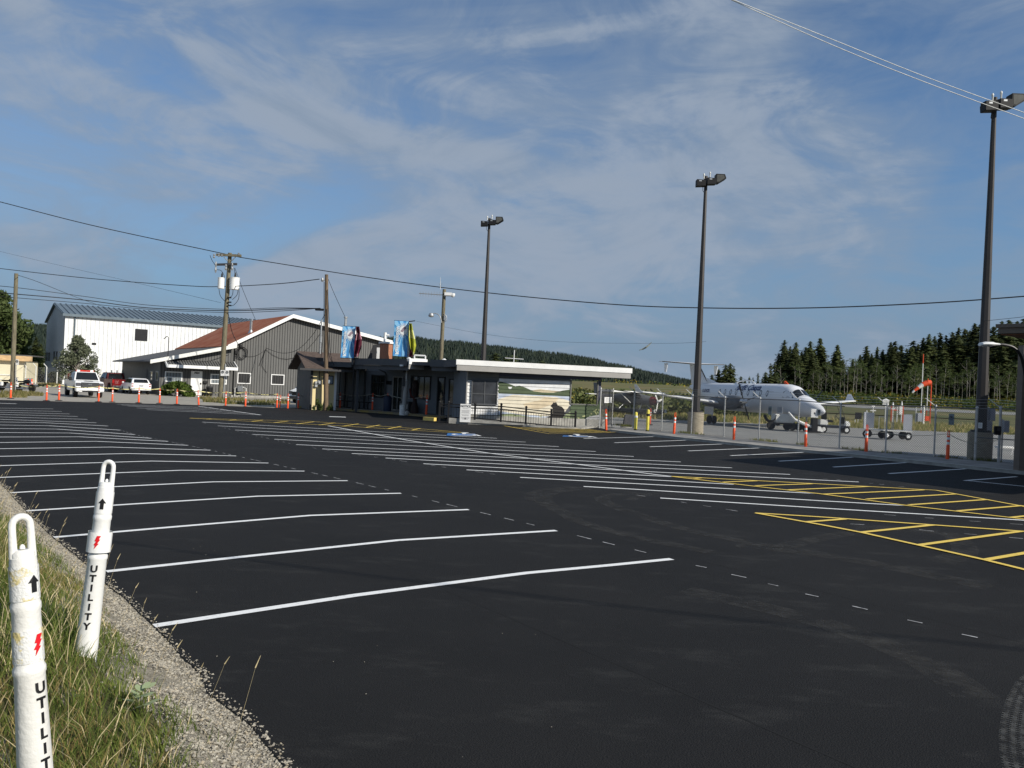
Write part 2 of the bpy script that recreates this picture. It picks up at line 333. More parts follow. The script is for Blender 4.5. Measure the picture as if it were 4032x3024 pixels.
for l in [[(579, 1614.6), (1028, 1635.5)], [(540, 1608), (971, 1627.8)], [(504, 1600.6), (926, 1620)], [(479, 1596.6), (881, 1613)], [(461, 1593), (836, 1606.6)], [(781, 1600.7), (1028, 1635.5)]]: line(l)
line([(1297, 1642), (1362, 1644)], .5, name='white_bar')
def S_(x, y): return (3232+x/2.765, 1750+y/2.765)
def Q_(x, y): return (2500+x/2.212, 1700+y/2.212)
def U_(x, y): return (700+x/2.212, 1560+y/2.212)
def W_(x, y): return (2400+x/1.3554, 2100+y/1.3554)
isl1 = MB()
for l in [[(2645, 1880.3), (3110, 1904), S_(500, 470), S_(1255, 512), S_(2212, 690), (4200, 2040)], [(2645, 1880.6), (2961, 1918.4), (3223, 1948.6), (3572, 1996), (4032, 2050), (4200, 2068)],
          [Q_(520, 418), Q_(590, 411)], [Q_(770, 449), Q_(1060, 438)], [Q_(1050, 481), Q_(1540, 464)], [Q_(1340, 517), Q_(2030, 488)], [(3241, 1951), (3637, 1933.7)],
          [S_(500, 610), S_(1470, 553)], [S_(960, 673), S_(1820, 613)], [S_(1490, 740), S_(2200, 680)], [S_(2070, 812), S_(2600, 755)]]: ribbon(isl1, [G(*p) for p in l], .1, .032+.0015*R.random())
isl1.build('yellow_hatched_island', yl, lot)
isl2 = MB()
for l in [[(2975, 2026.4), (3232, 2042), (4032, 2099), (4200, 2111)], [(2975, 2026.4), S_(0, 892), S_(430, 975), S_(1060, 1116), S_(1790, 1280), S_(2212, 1385), S_(2600, 1480)],
          [(3178, 2062), (3327, 2050.4)], [S_(430, 978), S_(1240, 893)], [S_(1060, 1118), S_(2190, 962)], [S_(1790, 1280), S_(2700, 1120)]]: ribbon(isl2, [G(*p) for p in l], .1, .032+.0015*R.random())
isl2.build('yellow_hatched_island', yl, lot)
isl3 = MB()
for l in [[(747, 1649), (1220, 1661.7), (1700, 1694.7), (1825, 1706)], [(747, 1649.3), (989, 1662), (1288, 1676.6), (1700, 1701.5), (1825, 1708)],
          *[[U_(a, b), U_(c, d)] for a, b, c, d in [(250, 207, 290, 203), (440, 216, 510, 210), (640, 226, 740, 215), (840, 237, 960, 223), (1035, 248, 1185, 229), (1230, 257, 1370, 238), (1435, 268, 1575, 246), (1635, 279, 1760, 257), (1830, 290, 1945, 268), (2035, 303, 2110, 287)]]]:
    ribbon(isl3, [G(*p) for p in l], .09, .032+.0015*R.random())
isl3.build('yellow_ladder_strip', yl, lot)
isl4 = MB()
def T3(x, y): return (1600+x/2.212, 1600+y/2.212)
for l in [[T3(855, 175), T3(1245, 245), T3(1830, 230)]]+[[T3(930+k*52, 187+k*7.5), T3(1600+k*30, 205+k*4)] for k in range(7)]: ribbon(isl4, [G(*p) for p in l], .09, .034+.0015*R.random())
isl4.build('yellow_hatched_walkway', yl, lot)
for (x0, x1, y0, y1) in [(1763, 1871, 1708, 1718), (2219, 2323, 1717, 1721.5)]:
    mb = MB(); mb.quad(*[(q.x, q.y, .03) for q in (G(x0, y0), G(x1, y0+3), G(x1+5, y1+1), G(x0-5, y1))]); o = mb.build('accessible_stall_square', bl, lot)
    mb = MB(); c = G((x0+x1)/2+12, (y0+y1)/2+1)                # simple wheelchair mark
    ribbon(mb, [(c.x+.45*math.cos(t), c.y-.2+.45*math.sin(t)) for t in [PI*.75+k*PI*.14 for k in range(11)]], .14, .038)
    ribbon(mb, [(c.x-.05, c.y+.9), (c.x-.05, c.y+.1), (c.x+.45, c.y+.1), (c.x+.65, c.y-.55)], .16, .040)
    ribbon(mb, [(c.x-.05, c.y+.45), (c.x+.4, c.y+.45)], .12, .042)
    mb.cyl((c.x-.05, c.y+1.15, .038), (c.x-.05, c.y+1.15, .042), .17, n=12); mb.build('wheelchair_mark', wl, lot)
# layout dashes left between stalls
dm = MB()
ends = [(2645, 2208), (2190, 2095), (1845, 2011.8), (1579, 1947), (1369, 1897), (1199, 1859), (1057, 1827), (930, 1798.7), (829, 1776), (741, 1756.6), (662, 1741), (597, 1729), (531, 1714), (475, 1696.5)]
for i in range(len(ends)-1):
    a, b = G(*ends[i]), G(*ends[i+1])
    for k in range(1, 4):
        t = k/4+R.uniform(-.05, .05); q = a.lerp(b, t); d = (b-a).normalized()*R.uniform(.07, .16); ribbon(dm, [q-d, q+d], .022, .0245)
for a in [((460, 182), (518, 193)), ((650, 230), (730, 247)), ((845, 280), (900, 292)), ((1045, 335), (1115, 350)), ((1295, 400), (1378, 419)), ((1590, 475), (1670, 492)), ((1880, 552), (1965, 570))]:
    ribbon(dm, [G(*W_(*a[0])), G(*W_(*a[1]))], .022, .0245)
e2 = [(797, 1664), (858, 1679), (926, 1695.6), (994, 1712.8), (1080, 1732.2), (1166, 1753.5), (1269, 1770.7), (1385, 1788.8), (1518, 1806.8), (1667, 1829.4), (1837, 1853.6), (2048, 1883.5), (2298, 1919.6), (2600, 1965.4), (2975, 2026)]
for i in range(len(e2)-1):
    a, b = G(*e2[i]), G(*e2[i+1])
    for k in range(1, 4):
        if R.random() < .7: q = a.lerp(b, k/4)+Vector((0, -.12, 0)); d = (b-a).normalized()*R.uniform(.06, .15); ribbon(dm, [q-d, q+d], .022, .0245)
for a in [((25, 385), (70, 387)), ((170, 390), (215, 394)), ((530, 433), (570, 434)), ((640, 445), (690, 446)), ((850, 468), (905, 470)), ((320, 880), (475, 888)), ((1130, 812), (1230, 817)), ((1620, 847), (1740, 853)), ((2060, 877), (2200, 885)), ((1070, 943), (1230, 960)), ((1560, 987), (1700, 998)), ((2050, 1028), (2200, 1040)), ((690, 777), (820, 787))]:
    ribbon(dm, [G(*S_(*a[0])), G(*S_(*a[1]))], .025, .0245)
dm.build('layout_dashes', M('chalk_white', (.22, .22, .22), .8, col2=(.6, .6, .6), vs=9), lot)['kind'] = 'stuff'
# paving seams between laid strips
sm_ = M('seam', (.0085, .0085, .0085), .9, var=.2)
for k in range(-3, 9):
    a = G(2073, 2264)+V(.816, .578, 0)*(k*3.6-1.2); dd = V(-.6, .8, 0); mb = MB(); pts = [a+dd*(-14), a+dd*(-4)+V(.02, 0, 0), a+dd*6, a+dd*18+V(-.02, 0, 0), a+dd*34]; ribbon(mb, pts, .022, .0212)
    mb.build('paving_seam', sm_, lot)
# tyre scuffs
def scuffmat(name, col, dens, vs, sx):
    m = bpy.data.materials.new(name); m.use_nodes = True; nt = m.node_tree; N = nt.nodes; L = nt.links; b = N['Principled BSDF']
    b.inputs['Base Color'].default_value = (*col, 1); b.inputs['Roughness'].default_value = .9
    tc = N.new('ShaderNodeTexCoord'); mp = N.new('ShaderNodeMapping'); mp.inputs['Scale'].default_value = sx; L.new(tc.outputs['Object'], mp.inputs[0])
    n = N.new('ShaderNodeTexNoise'); n.inputs['Scale'].default_value = vs; n.inputs['Detail'].default_value = 6; n.inputs['Roughness'].default_value = .75; L.new(mp.outputs[0], n.inputs['Vector'])
    r = N.new('ShaderNodeMapRange'); L.new(n.outputs['Fac'], r.inputs['Value']); r.inputs['From Min'].default_value = .4; r.inputs['From Max'].default_value = .72; r.inputs['To Max'].default_value = dens
    t = N.new('ShaderNodeBsdfTransparent'); x = N.new('ShaderNodeMixShader'); L.new(r.outputs[0], x.inputs[0]); L.new(t.outputs[0], x.inputs[1]); L.new(b.outputs[0], x.inputs[2]); L.new(x.outputs[0], N['Material Output'].inputs[0])
    return m
scuff = scuffmat('tyre_scuff', (.055, .053, .048), .6, 3.5, (1, 1, 1)); scuff2 = scuffmat('tyre_tread', (.16, .16, .15), .9, 9, (1, 1, 1))
def smooth(pts, n=8):
    out = []
    for i in range(len(pts)-1):
        p0, p1, p2, p3 = pts[max(i-1, 0)], pts[i], pts[i+1], pts[min(i+2, len(pts)-1)]
        for k in range(n):
            t = k/n; out.append(tuple(.5*(2*p1[c]+(p2[c]-p0[c])*t+(2*p0[c]-5*p1[c]+4*p2[c]-p3[c])*t*t+(3*p1[c]-p0[c]-3*p2[c]+p3[c])*t**3) for c in (0, 1)))
    return out+[pts[-1]]
for pts, ww in [([(2345, 1927), (2220, 1935), (2150, 1952), (2140, 1975), (2165, 1998)], .35), ([(2280, 1922), (2150, 1932), (2090, 1950), (2090, 1975)], .2), ([(2150, 1990), (2230, 2030), (2290, 2062), (2500, 2120), (2800, 2180)], .3),
                ([(2600, 1948), (2450, 1950), (2375, 1966), (2400, 1990), (2480, 2020), (2700, 2090), (3100, 2170)], .3), ([(2700, 1950), (2540, 1955), (2475, 1975)], .2), ([(3080, 2160), (3250, 2120), (3480, 2090), (3780, 2110)], .3),
                ([(3360, 2080), (3700, 2100), (3800, 2170), (3700, 2220)], .35), ([(2700, 2330), (3200, 2450), (3600, 2600), (3850, 2760)], .35), ([(2900, 2150), (3300, 2200), (3900, 2320)], .4)]:
    g = [G(*p) for p in pts]; mb = MB(); ribbon(mb, smooth([(q.x, q.y) for q in g], 10), ww, .0225+.001*R.random()); mb.build('tyre_scuff', scuff, lot)
g = [G(*p) for p in [(4200, 2590), (4032, 2660), (3965, 2740), (3930, 2850), (3925, 2960), (3950, 3100)]]
mb = MB(); c = smooth([(q.x, q.y) for q in g], 30); nn = len(c)
for i in range(0, nn-1):
    a = Vector((*c[i], 0)); b = Vector((*c[i+1], 0)); d = b-a; s = Vector((d.y, -d.x, 0)).normalized()
    if s.x < 0: s = -s
    for k in range(9):
        o0 = .012+k*.052+(.0 if (i+k) % 2 else .012); mb.quad(*[(q.x, q.y, .0245) for q in (a+s*o0, a+s*(o0+.036), a+d*.6+s*(o0+.036), a+d*.6+s*o0)])
mb.build('tyre_tread_mark', scuff2, lot)
# overhead cable behind the viewer whose shadow falls on the lot
mb = MB(); off = Vector((SUN.x/SUN.z*8, SUN.y/SUN.z*8, 8)); pa, pb = G(-300, 2050), G(4300, 2635)
mb.tube([pa+off+(pb-pa)*t+Vector((0, 0, .5*(2*t-1)**2)) for t in [-.3, -.1, .1, .3, .5, .7, .9, 1.1, 1.3]], .022, 6)
tag(mb.build('overhead_cable', wire_m), 'thick cable strung high above the near end of the asphalt', 'cable')
# ------------------------------------------------------------------ verge: bank, gravel shoulder, grass
import bisect
def edge_dist(x, y):
    best = 1e9; side = 1
    for i in range(len(EDGE)-1):
        a, b = EDGE[i], EDGE[i+1]; dx, dy = b.x-a.x, b.y-a.y; l2 = dx*dx+dy*dy
        t = max(0, min(1, ((x-a.x)*dx+(y-a.y)*dy)/l2)); qx, qy = a.x+dx*t, a.y+dy*t; d = math.hypot(x-qx, y-qy)
        if d < best: best = d; side = 1 if (dx*(y-a.y)-dy*(x-a.x)) < 0 else -1
    return best*side
def bump_(x, y): return .02*math.sin(7*x+3*y)+.015*math.sin(11*y-5*x)+.012*math.sin(23*x+17*y)
def bank(x, y):
    d = edge_dist(x, y); return .005+(.17+.16*sm((y-3.4)/1.2))*sm((d+.02)/.85)+(bump_(x, y) if d > .05 else 0)*min(1, max(0, d-.05)*3)
mb = MB(); vs = []; 
cols = [-.03, .02, .08, .16, .25, .35, .45, .6, .75, .95, 1.3, 1.8, 2.6, 4, 7, 12]
path = []
for i in range(len(EDGE)-1):
    a, b = EDGE[i], EDGE[i+1]; m = max(1, int((b-a).length/.25))
    for k in range(m): path.append(a.lerp(b, k/m))
path.append(EDGE[-1]); nrm = Vector((-.787, -.617, 0))
for p in path:
    for c in cols:
        q = p+nrm*(c+(R.uniform(-.04, .04) if c < .1 else R.uniform(-.01, .01))); vs.append((q.x, q.y, bank(q.x, q.y) if c > 0 else .012))
nc = len(cols); mb.add(vs, [(i*nc+k, i*nc+k+1, (i+1)*nc+k+1, (i+1)*nc+k) for i in range(len(path)-1) for k in range(nc-1)])
soil = M('shoulder_gravel', (.16, .142, .105), .95, col2=(.36, .325, .255), vs=22, bump=1, bs=60, lo=.3, hi=.7, detail=8)
verge = struct(mb.build('gravel_shoulder', soil, smooth=True), 'sandy gravel bank sloping down to the asphalt')
verts = vs
# loose stones
mb = MB(); mb.keep = True
def stone(x, y, z, s):
    a = R.uniform(0, 6.28); ca, sa = math.cos(a), math.sin(a); sx, sy, sz = s*R.uniform(.7, 1.3), s*R.uniform(.5, 1), s*R.uniform(.4, .8)
    pts = [(1, 0, 0), (0, 1, 0), (-1, 0, 0), (0, -1, 0), (.2, .1, 1), (-.1, 0, -1)]
    o = []
    for p in pts:
        px, py, pz = (p[0]+R.uniform(-.25, .25))*sx, (p[1]+R.uniform(-.25, .25))*sy, p[2]*sz
        o.append((x+px*ca-py*sa, y+px*sa+py*ca, z+pz))
    mb.mi = R.choice((0, 0, 0, 1, 1, 2)); mb.add(o, [(0, 1, 4), (1, 2, 4), (2, 3, 4), (3, 0, 4), (1, 0, 5), (2, 1, 5), (3, 2, 5), (0, 3, 5)])
cum = [0]
for i in range(len(path)-1): cum.append(cum[-1]+(path[i+1]-path[i]).length)
def along(s):
    i = max(0, min(len(path)-2, bisect.bisect(cum, s)-1)); t = (s-cum[i])/(cum[i+1]-cum[i]); return path[i].lerp(path[i+1], t)
total = cum[-1]
for _i, _p in enumerate(path):
    if _p.y < 1.0: total = cum[_i]; break
s_hi = total
for k in range(46000):
    s = total-(R.random()**1.5)*18 if k % 5 else R.uniform(0, total)
    if s < 0 or s > total: continue
    p = along(s); c = R.choice((abs(R.gauss(.1, .3)), R.uniform(0, .6))) if R.random() < .96 else -abs(R.gauss(0, .035)); q = p+nrm*c
    z = bank(q.x, q.y)+.006 if c > 0 else .022
    stone(q.x, q.y, z, R.choice((.004, .005, .006, .008, .010, .014)))
for k in range(26):
    p = along(total-R.uniform(0, 9)); q = p-nrm*abs(R.gauss(0, 1.3)); stone(q.x, q.y, .024, R.choice((.003, .004, .006)))
stuff(mb.build('loose_gravel', [M('stone_pale', (.38, .35, .285), .9, var=.2, vs=20), M('stone_grey', (.24, .22, .185), .9, var=.2, vs=20), M('stone_tan', (.36, .31, .225), .9, var=.2, vs=20)]), 'loose pale gravel spilled along the asphalt edge', 'gravel')
# grass
mb = MB(); mb.keep = True
def blade(x, y, z, h, w, lean, mi):
    a = R.uniform(0, 6.28); dx, dy = math.cos(a), math.sin(a); b = R.uniform(0, 6.28); lx, ly = math.cos(b)*lean*h, math.sin(b)*lean*h
    w2 = w/2; mb.mi = mi
    mb.add([(x-dx*w2, y-dy*w2, z-.01), (x+dx*w2, y+dy*w2, z-.01), (x+lx*.4+dx*w2*.8, y+ly*.4+dy*w2*.8, z+h*.55), (x+lx*.4-dx*w2*.8, y+ly*.4-dy*w2*.8, z+h*.55), (x+lx, y+ly, z+h*.93)], [(0, 1, 2, 3), (3, 2, 4)])
def gp(d): return sm((d-.20)/.34)
for k in range(95000):
    s = total-(R.random()**1.4)*15; c = R.uniform(.2, 3.6) if R.random() < .8 else abs(R.gauss(.8, .4))
    if s < 0: continue
    p = along(min(s, total)); q = p+nrm*c
    wob = .12*math.sin(q.x*5+q.y*3)+.1*math.sin(q.y*9)
    if R.random() > gp(c+wob) : continue
    if q.y < 1.9: continue
    h = R.uniform(.06, .20)*(1.2 if c > .8 else .8)*(.8+.5*math.sin(q.x*3+1)*math.sin(q.y*2.3)); br = .24+.26*math.sin(q.x*2.1+q.y*3.3)
    mi = 0 if R.random() > br*.9 else 1
    if R.random() < .05: mi = 2; h *= 1.5
    blade(q.x, q.y, bank(q.x, q.y), h, R.uniform(.003, .007), R.uniform(.2, .9), mi)
for k in range(9000):      # farther tufts
    s = R.uniform(0, total-14); p = along(s); c = R.uniform(.4, 9); q = p+nrm*c
    blade(q.x, q.y, bank(q.x, q.y), R.uniform(.08, .2), .012, R.uniform(.2, .8), R.choice((0, 0, 1)))
for k in range(130):        # seed stalks
    p = along(total-R.uniform(2, 14)); q = p+nrm*R.uniform(.15, 1.6); z = bank(q.x, q.y); h = R.uniform(.2, .42); a = R.uniform(-.6, 1.2); lx, ly = .35*h*math.cos(a), .35*h*math.sin(a)
    mb.mi = 2; mb.cyl((q.x, q.y, z), (q.x+lx, q.y+ly, z+h), .0012, .0008, 3, False); mb.cyl((q.x+lx, q.y+ly, z+h), (q.x+lx*1.25, q.y+ly*1.25, z+h*1.14), .004, .001, 4, False)
stuff(mb.build('verge_grass', [leafmat('grass_green', (.055, .09, .018), (.145, .175, .04), 3), leafmat('grass_dry', (.19, .145, .055), (.29, .23, .095), 3), leafmat('grass_straw', (.5, .42, .24), (.6, .5, .3), 3)]), 'rough green and straw coloured grass on the bank', 'grass')
# turf below the blades
gs = M('turf_soil', (.06, .065, .022), .95, col2=(.12, .10, .045), vs=6, bump=.8, bs=40)
mb = MB(); n0 = 7
vs2 = []
for i, p in enumerate(path):
    for c in [.62, .8, 1.0, 1.3, 1.8, 2.6, 4, 7, 12]:
        q = p+nrm*(c+.06*math.sin(i*.9)); vs2.append((q.x, q.y, bank(q.x, q.y)+.004))
mb.add(vs2, [(i*9+k, i*9+k+1, (i+1)*9+k+1, (i+1)*9+k) for i in range(len(path)-1) for k in range(8)])
struct(mb.build('verge', gs, smooth=True), 'dark turf of the grassy bank')
# broad leaved weed
wp = G(545, 2830, .25); t = thing('broadleaf_weed', 'small pale broad leaved weed at the edge of the gravel bank', 'plant', (wp.x, wp.y, .2))
mb = MB(); st_ = MB()
for k in range(16):
    a = k*2.4; r = .03+.045*R.random(); h = .05+.13*R.random(); c = Vector((wp.x+r*math.cos(a), wp.y+r*math.sin(a), .24+h)); d = Vector((math.cos(a), math.sin(a), .3)).normalized(); s = Vector((-d.y, d.x, .2)).normalized()
    mb.add([c-d*.03, c-d*.01+s*.014, c+d*.015+s*.016, c+d*.035, c+d*.015-s*.016, c-d*.01-s*.014], [(0, 1, 2, 3, 4, 5)]); st_.cyl((wp.x, wp.y, .22), c, .0025, .0015, 4)
mb.keep = True; mb.build('leaf', leafmat('weed_leaf', (.20, .26, .14), (.30, .34, .2), 4), t)['kind'] = 'stuff'; st_.build('stem', MATS['grass_green'], t)
# ------------------------------------------------------------------ shared site directions
E_ = V(.82, .57, 0).normalized(); B_ = V(-.57, .82, 0).normalized()
grey_side = M('grey_siding', (.125, .125, .12), .6, var=.06, vs=1)
dark_trim = M('dark_trim', (.05, .05, .052), .6, var=.1)
hang_w = M('hangar_white', (.80, .81, .80), .5, var=.03, vs=.4)
hang_r = M('hangar_roof_blue', (.14, .18, .21), .45, .1, .12, .8)
# white hangar
C0 = P2(258-.0437*-0, 93); C0 = A(246, 1505, 93); C0.z = 0
zE = 8.1
t = thing('hangar', 'large white metal hangar with a blue grey ribbed roof and a shade-darkened gable end', 'building', (C0.x, C0.y, 0))
Lh, Wh, zr = 29.0, 23.0, 9.95
def HP(a, b, z): return C0+E_*a+B_*b+V(0, 0, z)
mb = MB(); mb.prism([HP(0, 0, -.1), HP(0, Wh, -.1), HP(0, Wh, zE), HP(0, Wh/2, zr-.1), HP(0, 0, zE)], E_*Lh)
wl_ = mb.build('wall', hang_w, t)
mb = MB(); mb.prism([HP(-.004, .02, -.1), HP(-.004, Wh-.02, -.1), HP(-.004, Wh-.02, zE), HP(-.004, Wh/2, zr-.12), HP(-.004, .02, zE)], E_*-.015); mb.build('gable_wall', M('gable_shade_grey', (.30, .33, .36), .5, var=.04), t)  # shade of the gable end put into its colour; the siding is white
mb = MB()
k = .35
while k < Lh: mb.box8([HP(k, -.035, .3), HP(k+.09, -.035, .3), HP(k+.09, -.002, .3), HP(k, -.002, .3), HP(k, -.035, zE), HP(k+.09, -.035, zE), HP(k+.09, -.002, zE), HP(k, -.002, zE)]); k += .46
k = .4
while k < Wh:
    zz = zE+(zr-.1-zE)*(1-abs(k-Wh/2)/(Wh/2)); mb.box8([HP(-.03, k, .3), HP(-.03, k+.08, .3), HP(-.002, k+.08, .3), HP(-.002, k, .3), HP(-.03, k, zz-.1), HP(-.03, k+.08, zz-.1), HP(-.002, k+.08, zz-.1), HP(-.002, k, zz-.1)]); k += .6
mb.build('siding_rib', M('hangar_rib', (.60, .61, .61), .5), t)['kind'] = 'stuff'
mb = MB()
for sgn in (0, 1):
    b0, b1 = (-.35, Wh/2) if sgn == 0 else (Wh+.35, Wh/2)
    z0 = zE-.02-.06; z1 = zr
    mb.prism([HP(-.3, b0, z0), HP(-.3, b1, z1), HP(-.3, b1, z1+.14), HP(-.3, b0, z0+.14)], E_*(Lh+.6))
    kk = 0
    while kk < Lh+.4:
        mb.prism([HP(-.2+kk, b0, z0+.142), HP(-.2+kk, b1, z1+.142), HP(-.2+kk, b1, z1+.23), HP(-.2+kk, b0, z0+.23)], E_*.16); kk += .62
rf = mb.build('roof', hang_r, t)
mb = MB(); mb.box8([HP(-.3, -.42, zE-.2), HP(Lh+.3, -.42, zE-.2), HP(Lh+.3, -.352, zE-.2), HP(-.3, -.352, zE-.2), HP(-.3, -.42, zE+.1), HP(Lh+.3, -.42, zE+.1), HP(Lh+.3, -.352, zE+.1), HP(-.3, -.352, zE+.1)]); mb.build('gutter', hang_r, t)
mb = MB(); mb.cyl(HP(1.0, -.12, 0), HP(1.0, -.12, zE), .08, n=8); mb.build('downpipe', hang_r, t)
WH = Wall(C0, C0+E_*Lh)
for b in [(532, 581, 1296, 1342), (362, 379, 1350, 1358)]:
    q = WH.rect(*b); m2 = MB(); WH.box(m2, q[0], q[1], q[2], q[3], .04, .06); m2.build('window_opening', black, t)
WG = Wall(C0+B_*Wh, C0)
for b in [(181, 188, 1388, 1421), (191, 198, 1388, 1421), (212, 218, 1384, 1420), (222, 228, 1384, 1420)]: WG.window(WG.rect(*b), t, dark_trim, darkglass, fw=.08, mull=(.5,))
# grey workshop barn
L0 = V(-25.1, 71.5, 0); FP = lambda a, b, z: L0+E_*a+B_*b+V(0, 0, z)
t = thing('workshop', 'grey metal clad workshop with a rusty red roof and white gable trim', 'building', tuple(L0))
WB = Wall(L0-E_*6.2, L0+E_*15.2)
pk = 5.2; rt = 14.9; D = 20
zl, zp, zrr = 4.7, 7.62, 5.95
mb = MB(); mb.prism([FP(0, 0, 0), FP(rt, 0, 0), FP(rt, 0, zrr), FP(pk, 0, zp), FP(0, 0, zl)], B_*D); mb.build('wall', grey_side, t)
mb = MB(); k = .1
while k < rt-.1:
    zz = zl+(zp-zl)*k/pk if k < pk else zp+(zrr-zp)*(k-pk)/(rt-pk)
    mb.box8([FP(k, -.03, .1), FP(k+.045, -.03, .1), FP(k+.045, -.002, .1), FP(k, -.002, .1), FP(k, -.03, zz-.05), FP(k+.045, -.03, zz-.05), FP(k+.045, -.002, zz-.05), FP(k, -.002, zz-.05)]); k += .24
mb.build('siding_rib', dark_trim, t)['kind'] = 'stuff'
rust = M('rusty_roof', (.30, .070, .022), .8, col2=(.42, .17, .09), vs=.7, lo=.3, hi=.7, detail=7, bump=.3, bs=6)
def slab(mb, a0, z0, a1, z1, th, b0, b1): mb.prism([FP(a0, b0, z0), FP(a1, b0, z1), FP(a1, b0, z1+th), FP(a0, b0, z0+th)], B_*(b1-b0))
sl_ = (zp-zl)/pk; sr_ = (zp-zrr)/(rt-pk)
mb = MB(); slab(mb, -.55, zl-.55*sl_+.02, pk, zp+.02, .12, -.5, D+.6); slab(mb, rt+.5, zrr-.5*sr_+.02, pk, zp+.02, .12, -.5, D+.6)
rf = mb.build('roof', rust, t)
mb = MB(); mb.prism([FP(-.58, -.56, zl-.55*sl_-.13), FP(pk, -.56, zp-.14), FP(pk, -.56, zp+.2), FP(-.58, -.56, zl-.55*sl_+.21)], B_*.055)
mb.prism([FP(pk, -.56, zp-.14), FP(rt+.55, -.56, zrr-.5*sr_-.13), FP(rt+.55, -.56, zrr-.5*sr_+.21), FP(pk, -.56, zp+.2)], B_*.055); mb.build('gable_trim', white, t)
mb = MB(); q = A(988, 1306, 74); mb.cyl((q.x, q.y, q.z-.4), (q.x, q.y, q.z+1.0), .13, n=10); mb.cyl((q.x, q.y, q.z+1.0), (q.x, q.y, q.z+1.12), .2, n=10); mb.lathe([(.3, -.1), (.14, .25)], (q.x, q.y, q.z-.1), 10); mb.build('flue_pipe', steel, rf)
mb = MB(); WB.box(mb, 6.2, 21, -.02, .16, .04, .10); mb.build('foundation_strip', conc, t)
# lean-to office
LW = 6.0; ld = 19
mb = MB(); mb.prism([FP(-LW, 0, 0), FP(-.02, 0, 0), FP(-.02, 0, 4.45), FP(-LW, 0, 2.95)], B_*ld); office = mb.build('annex_wall', grey_side, t)
mb = MB(); k = -LW+.1
while k < -.1:
    zz = 2.95+(4.45-2.95)*(k+LW)/LW; mb.box8([FP(k, -.03, .1), FP(k+.045, -.03, .1), FP(k+.045, -.002, .1), FP(k, -.002, .1), FP(k, -.03, zz-.05), FP(k+.045, -.03, zz-.05), FP(k+.045, -.002, zz-.05), FP(k, -.002, zz-.05)]); k += .24
mb.build('siding_rib', dark_trim, t)['kind'] = 'stuff'
mb = MB(); mb.prism([FP(-LW-.9, -.7, 2.75), FP(.1, -.7, 4.5), FP(.1, -.7, 4.62), FP(-LW-.9, -.7, 2.87)], B_*(ld+1)); mb.build('annex_roof', M('grey_roof', (.11, .11, .108), .8, var=.2), t)
mb = MB(); mb.prism([FP(-LW-.92, -.76, 2.62), FP(.15, -.76, 4.38), FP(.15, -.76, 4.70), FP(-LW-.92, -.76, 2.94)], B_*.055); mb.build('annex_trim', offwhite, t)
for b in [(648.5, 718, 1463, 1504), (828, 893, 1473, 1513)]: WB.window(WB.rect(*b), t, white, M('blind_glass', (.22, .25, .27), .25, var=.1), fw=.09, trans=(.45,))
for b in [(934.6, 987, 1468, 1511), (1067, 1119, 1474.5, 1515.4)]: WB.window(WB.rect(*b), t, white, black, fw=.07)
q = WB.rect(750, 795, 1461, 1556); mb = MB(); WB.box(mb, q[0], q[1], q[2], q[3], .035, .08); d = mb.build('door', white, t)
mb = MB(); WB.box(mb, q[1]-.16, q[1]-.06, q[2]+.95, q[2]+1.1, .081, .12); mb.build('handle', black, d)
mb = MB(); put_text(mb, '7524', WB.P((q[0]+q[1])/2, q[3]-.17, .085), WB.u, V(0, 0, 1), .22, bold=.012); mb.build('house_number', black, d)
mb = MB()
q = WB.rect(800, 816, 1500, 1509); WB.box(mb, *q, .03, .2); mb.build('letter_box', black, t)
# porch canopy
a0, za = WB.at(648, 1440); a1, zb = WB.at(916, 1452)
mb = MB(); n = 26
for i in range(n):
    s0 = a0+(a1-a0)*i/n; s1 = a0+(a1-a0)*(i+.62)/n
    mb.box8([WB.P(s0, 2.52, 1.35), WB.P(s1, 2.52, 1.35), WB.P(s1, 3.02, .04), WB.P(s0, 3.02, .04), WB.P(s0, 2.60, 1.35), WB.P(s1, 2.60, 1.35), WB.P(s1, 3.12, .04), WB.P(s0, 3.12, .04)])
mb.box8([WB.P(a0, 2.49, 1.35), WB.P(a1, 2.49, 1.35), WB.P(a1, 2.99, .04), WB.P(a0, 2.99, .04), WB.P(a0, 2.53, 1.35), WB.P(a1, 2.53, 1.35), WB.P(a1, 3.05, .04), WB.P(a0, 3.05, .04)])
mb.build('porch_roof', grey_side, t)
mb = MB(); WB.box(mb, a0-.06, a1+.06, 2.36, 2.62, 1.355, 1.41)
for s in (a0-.1, a1+.04): mb.box8([WB.P(s, 2.36, 1.35), WB.P(s+.06, 2.36, 1.35), WB.P(s+.06, 2.96, .04), WB.P(s, 2.96, .04), WB.P(s, 2.64, 1.35), WB.P(s+.06, 2.64, 1.35), WB.P(s+.06, 3.2, .04), WB.P(s, 3.2, .04)])
mb.build('porch_trim', white, t)
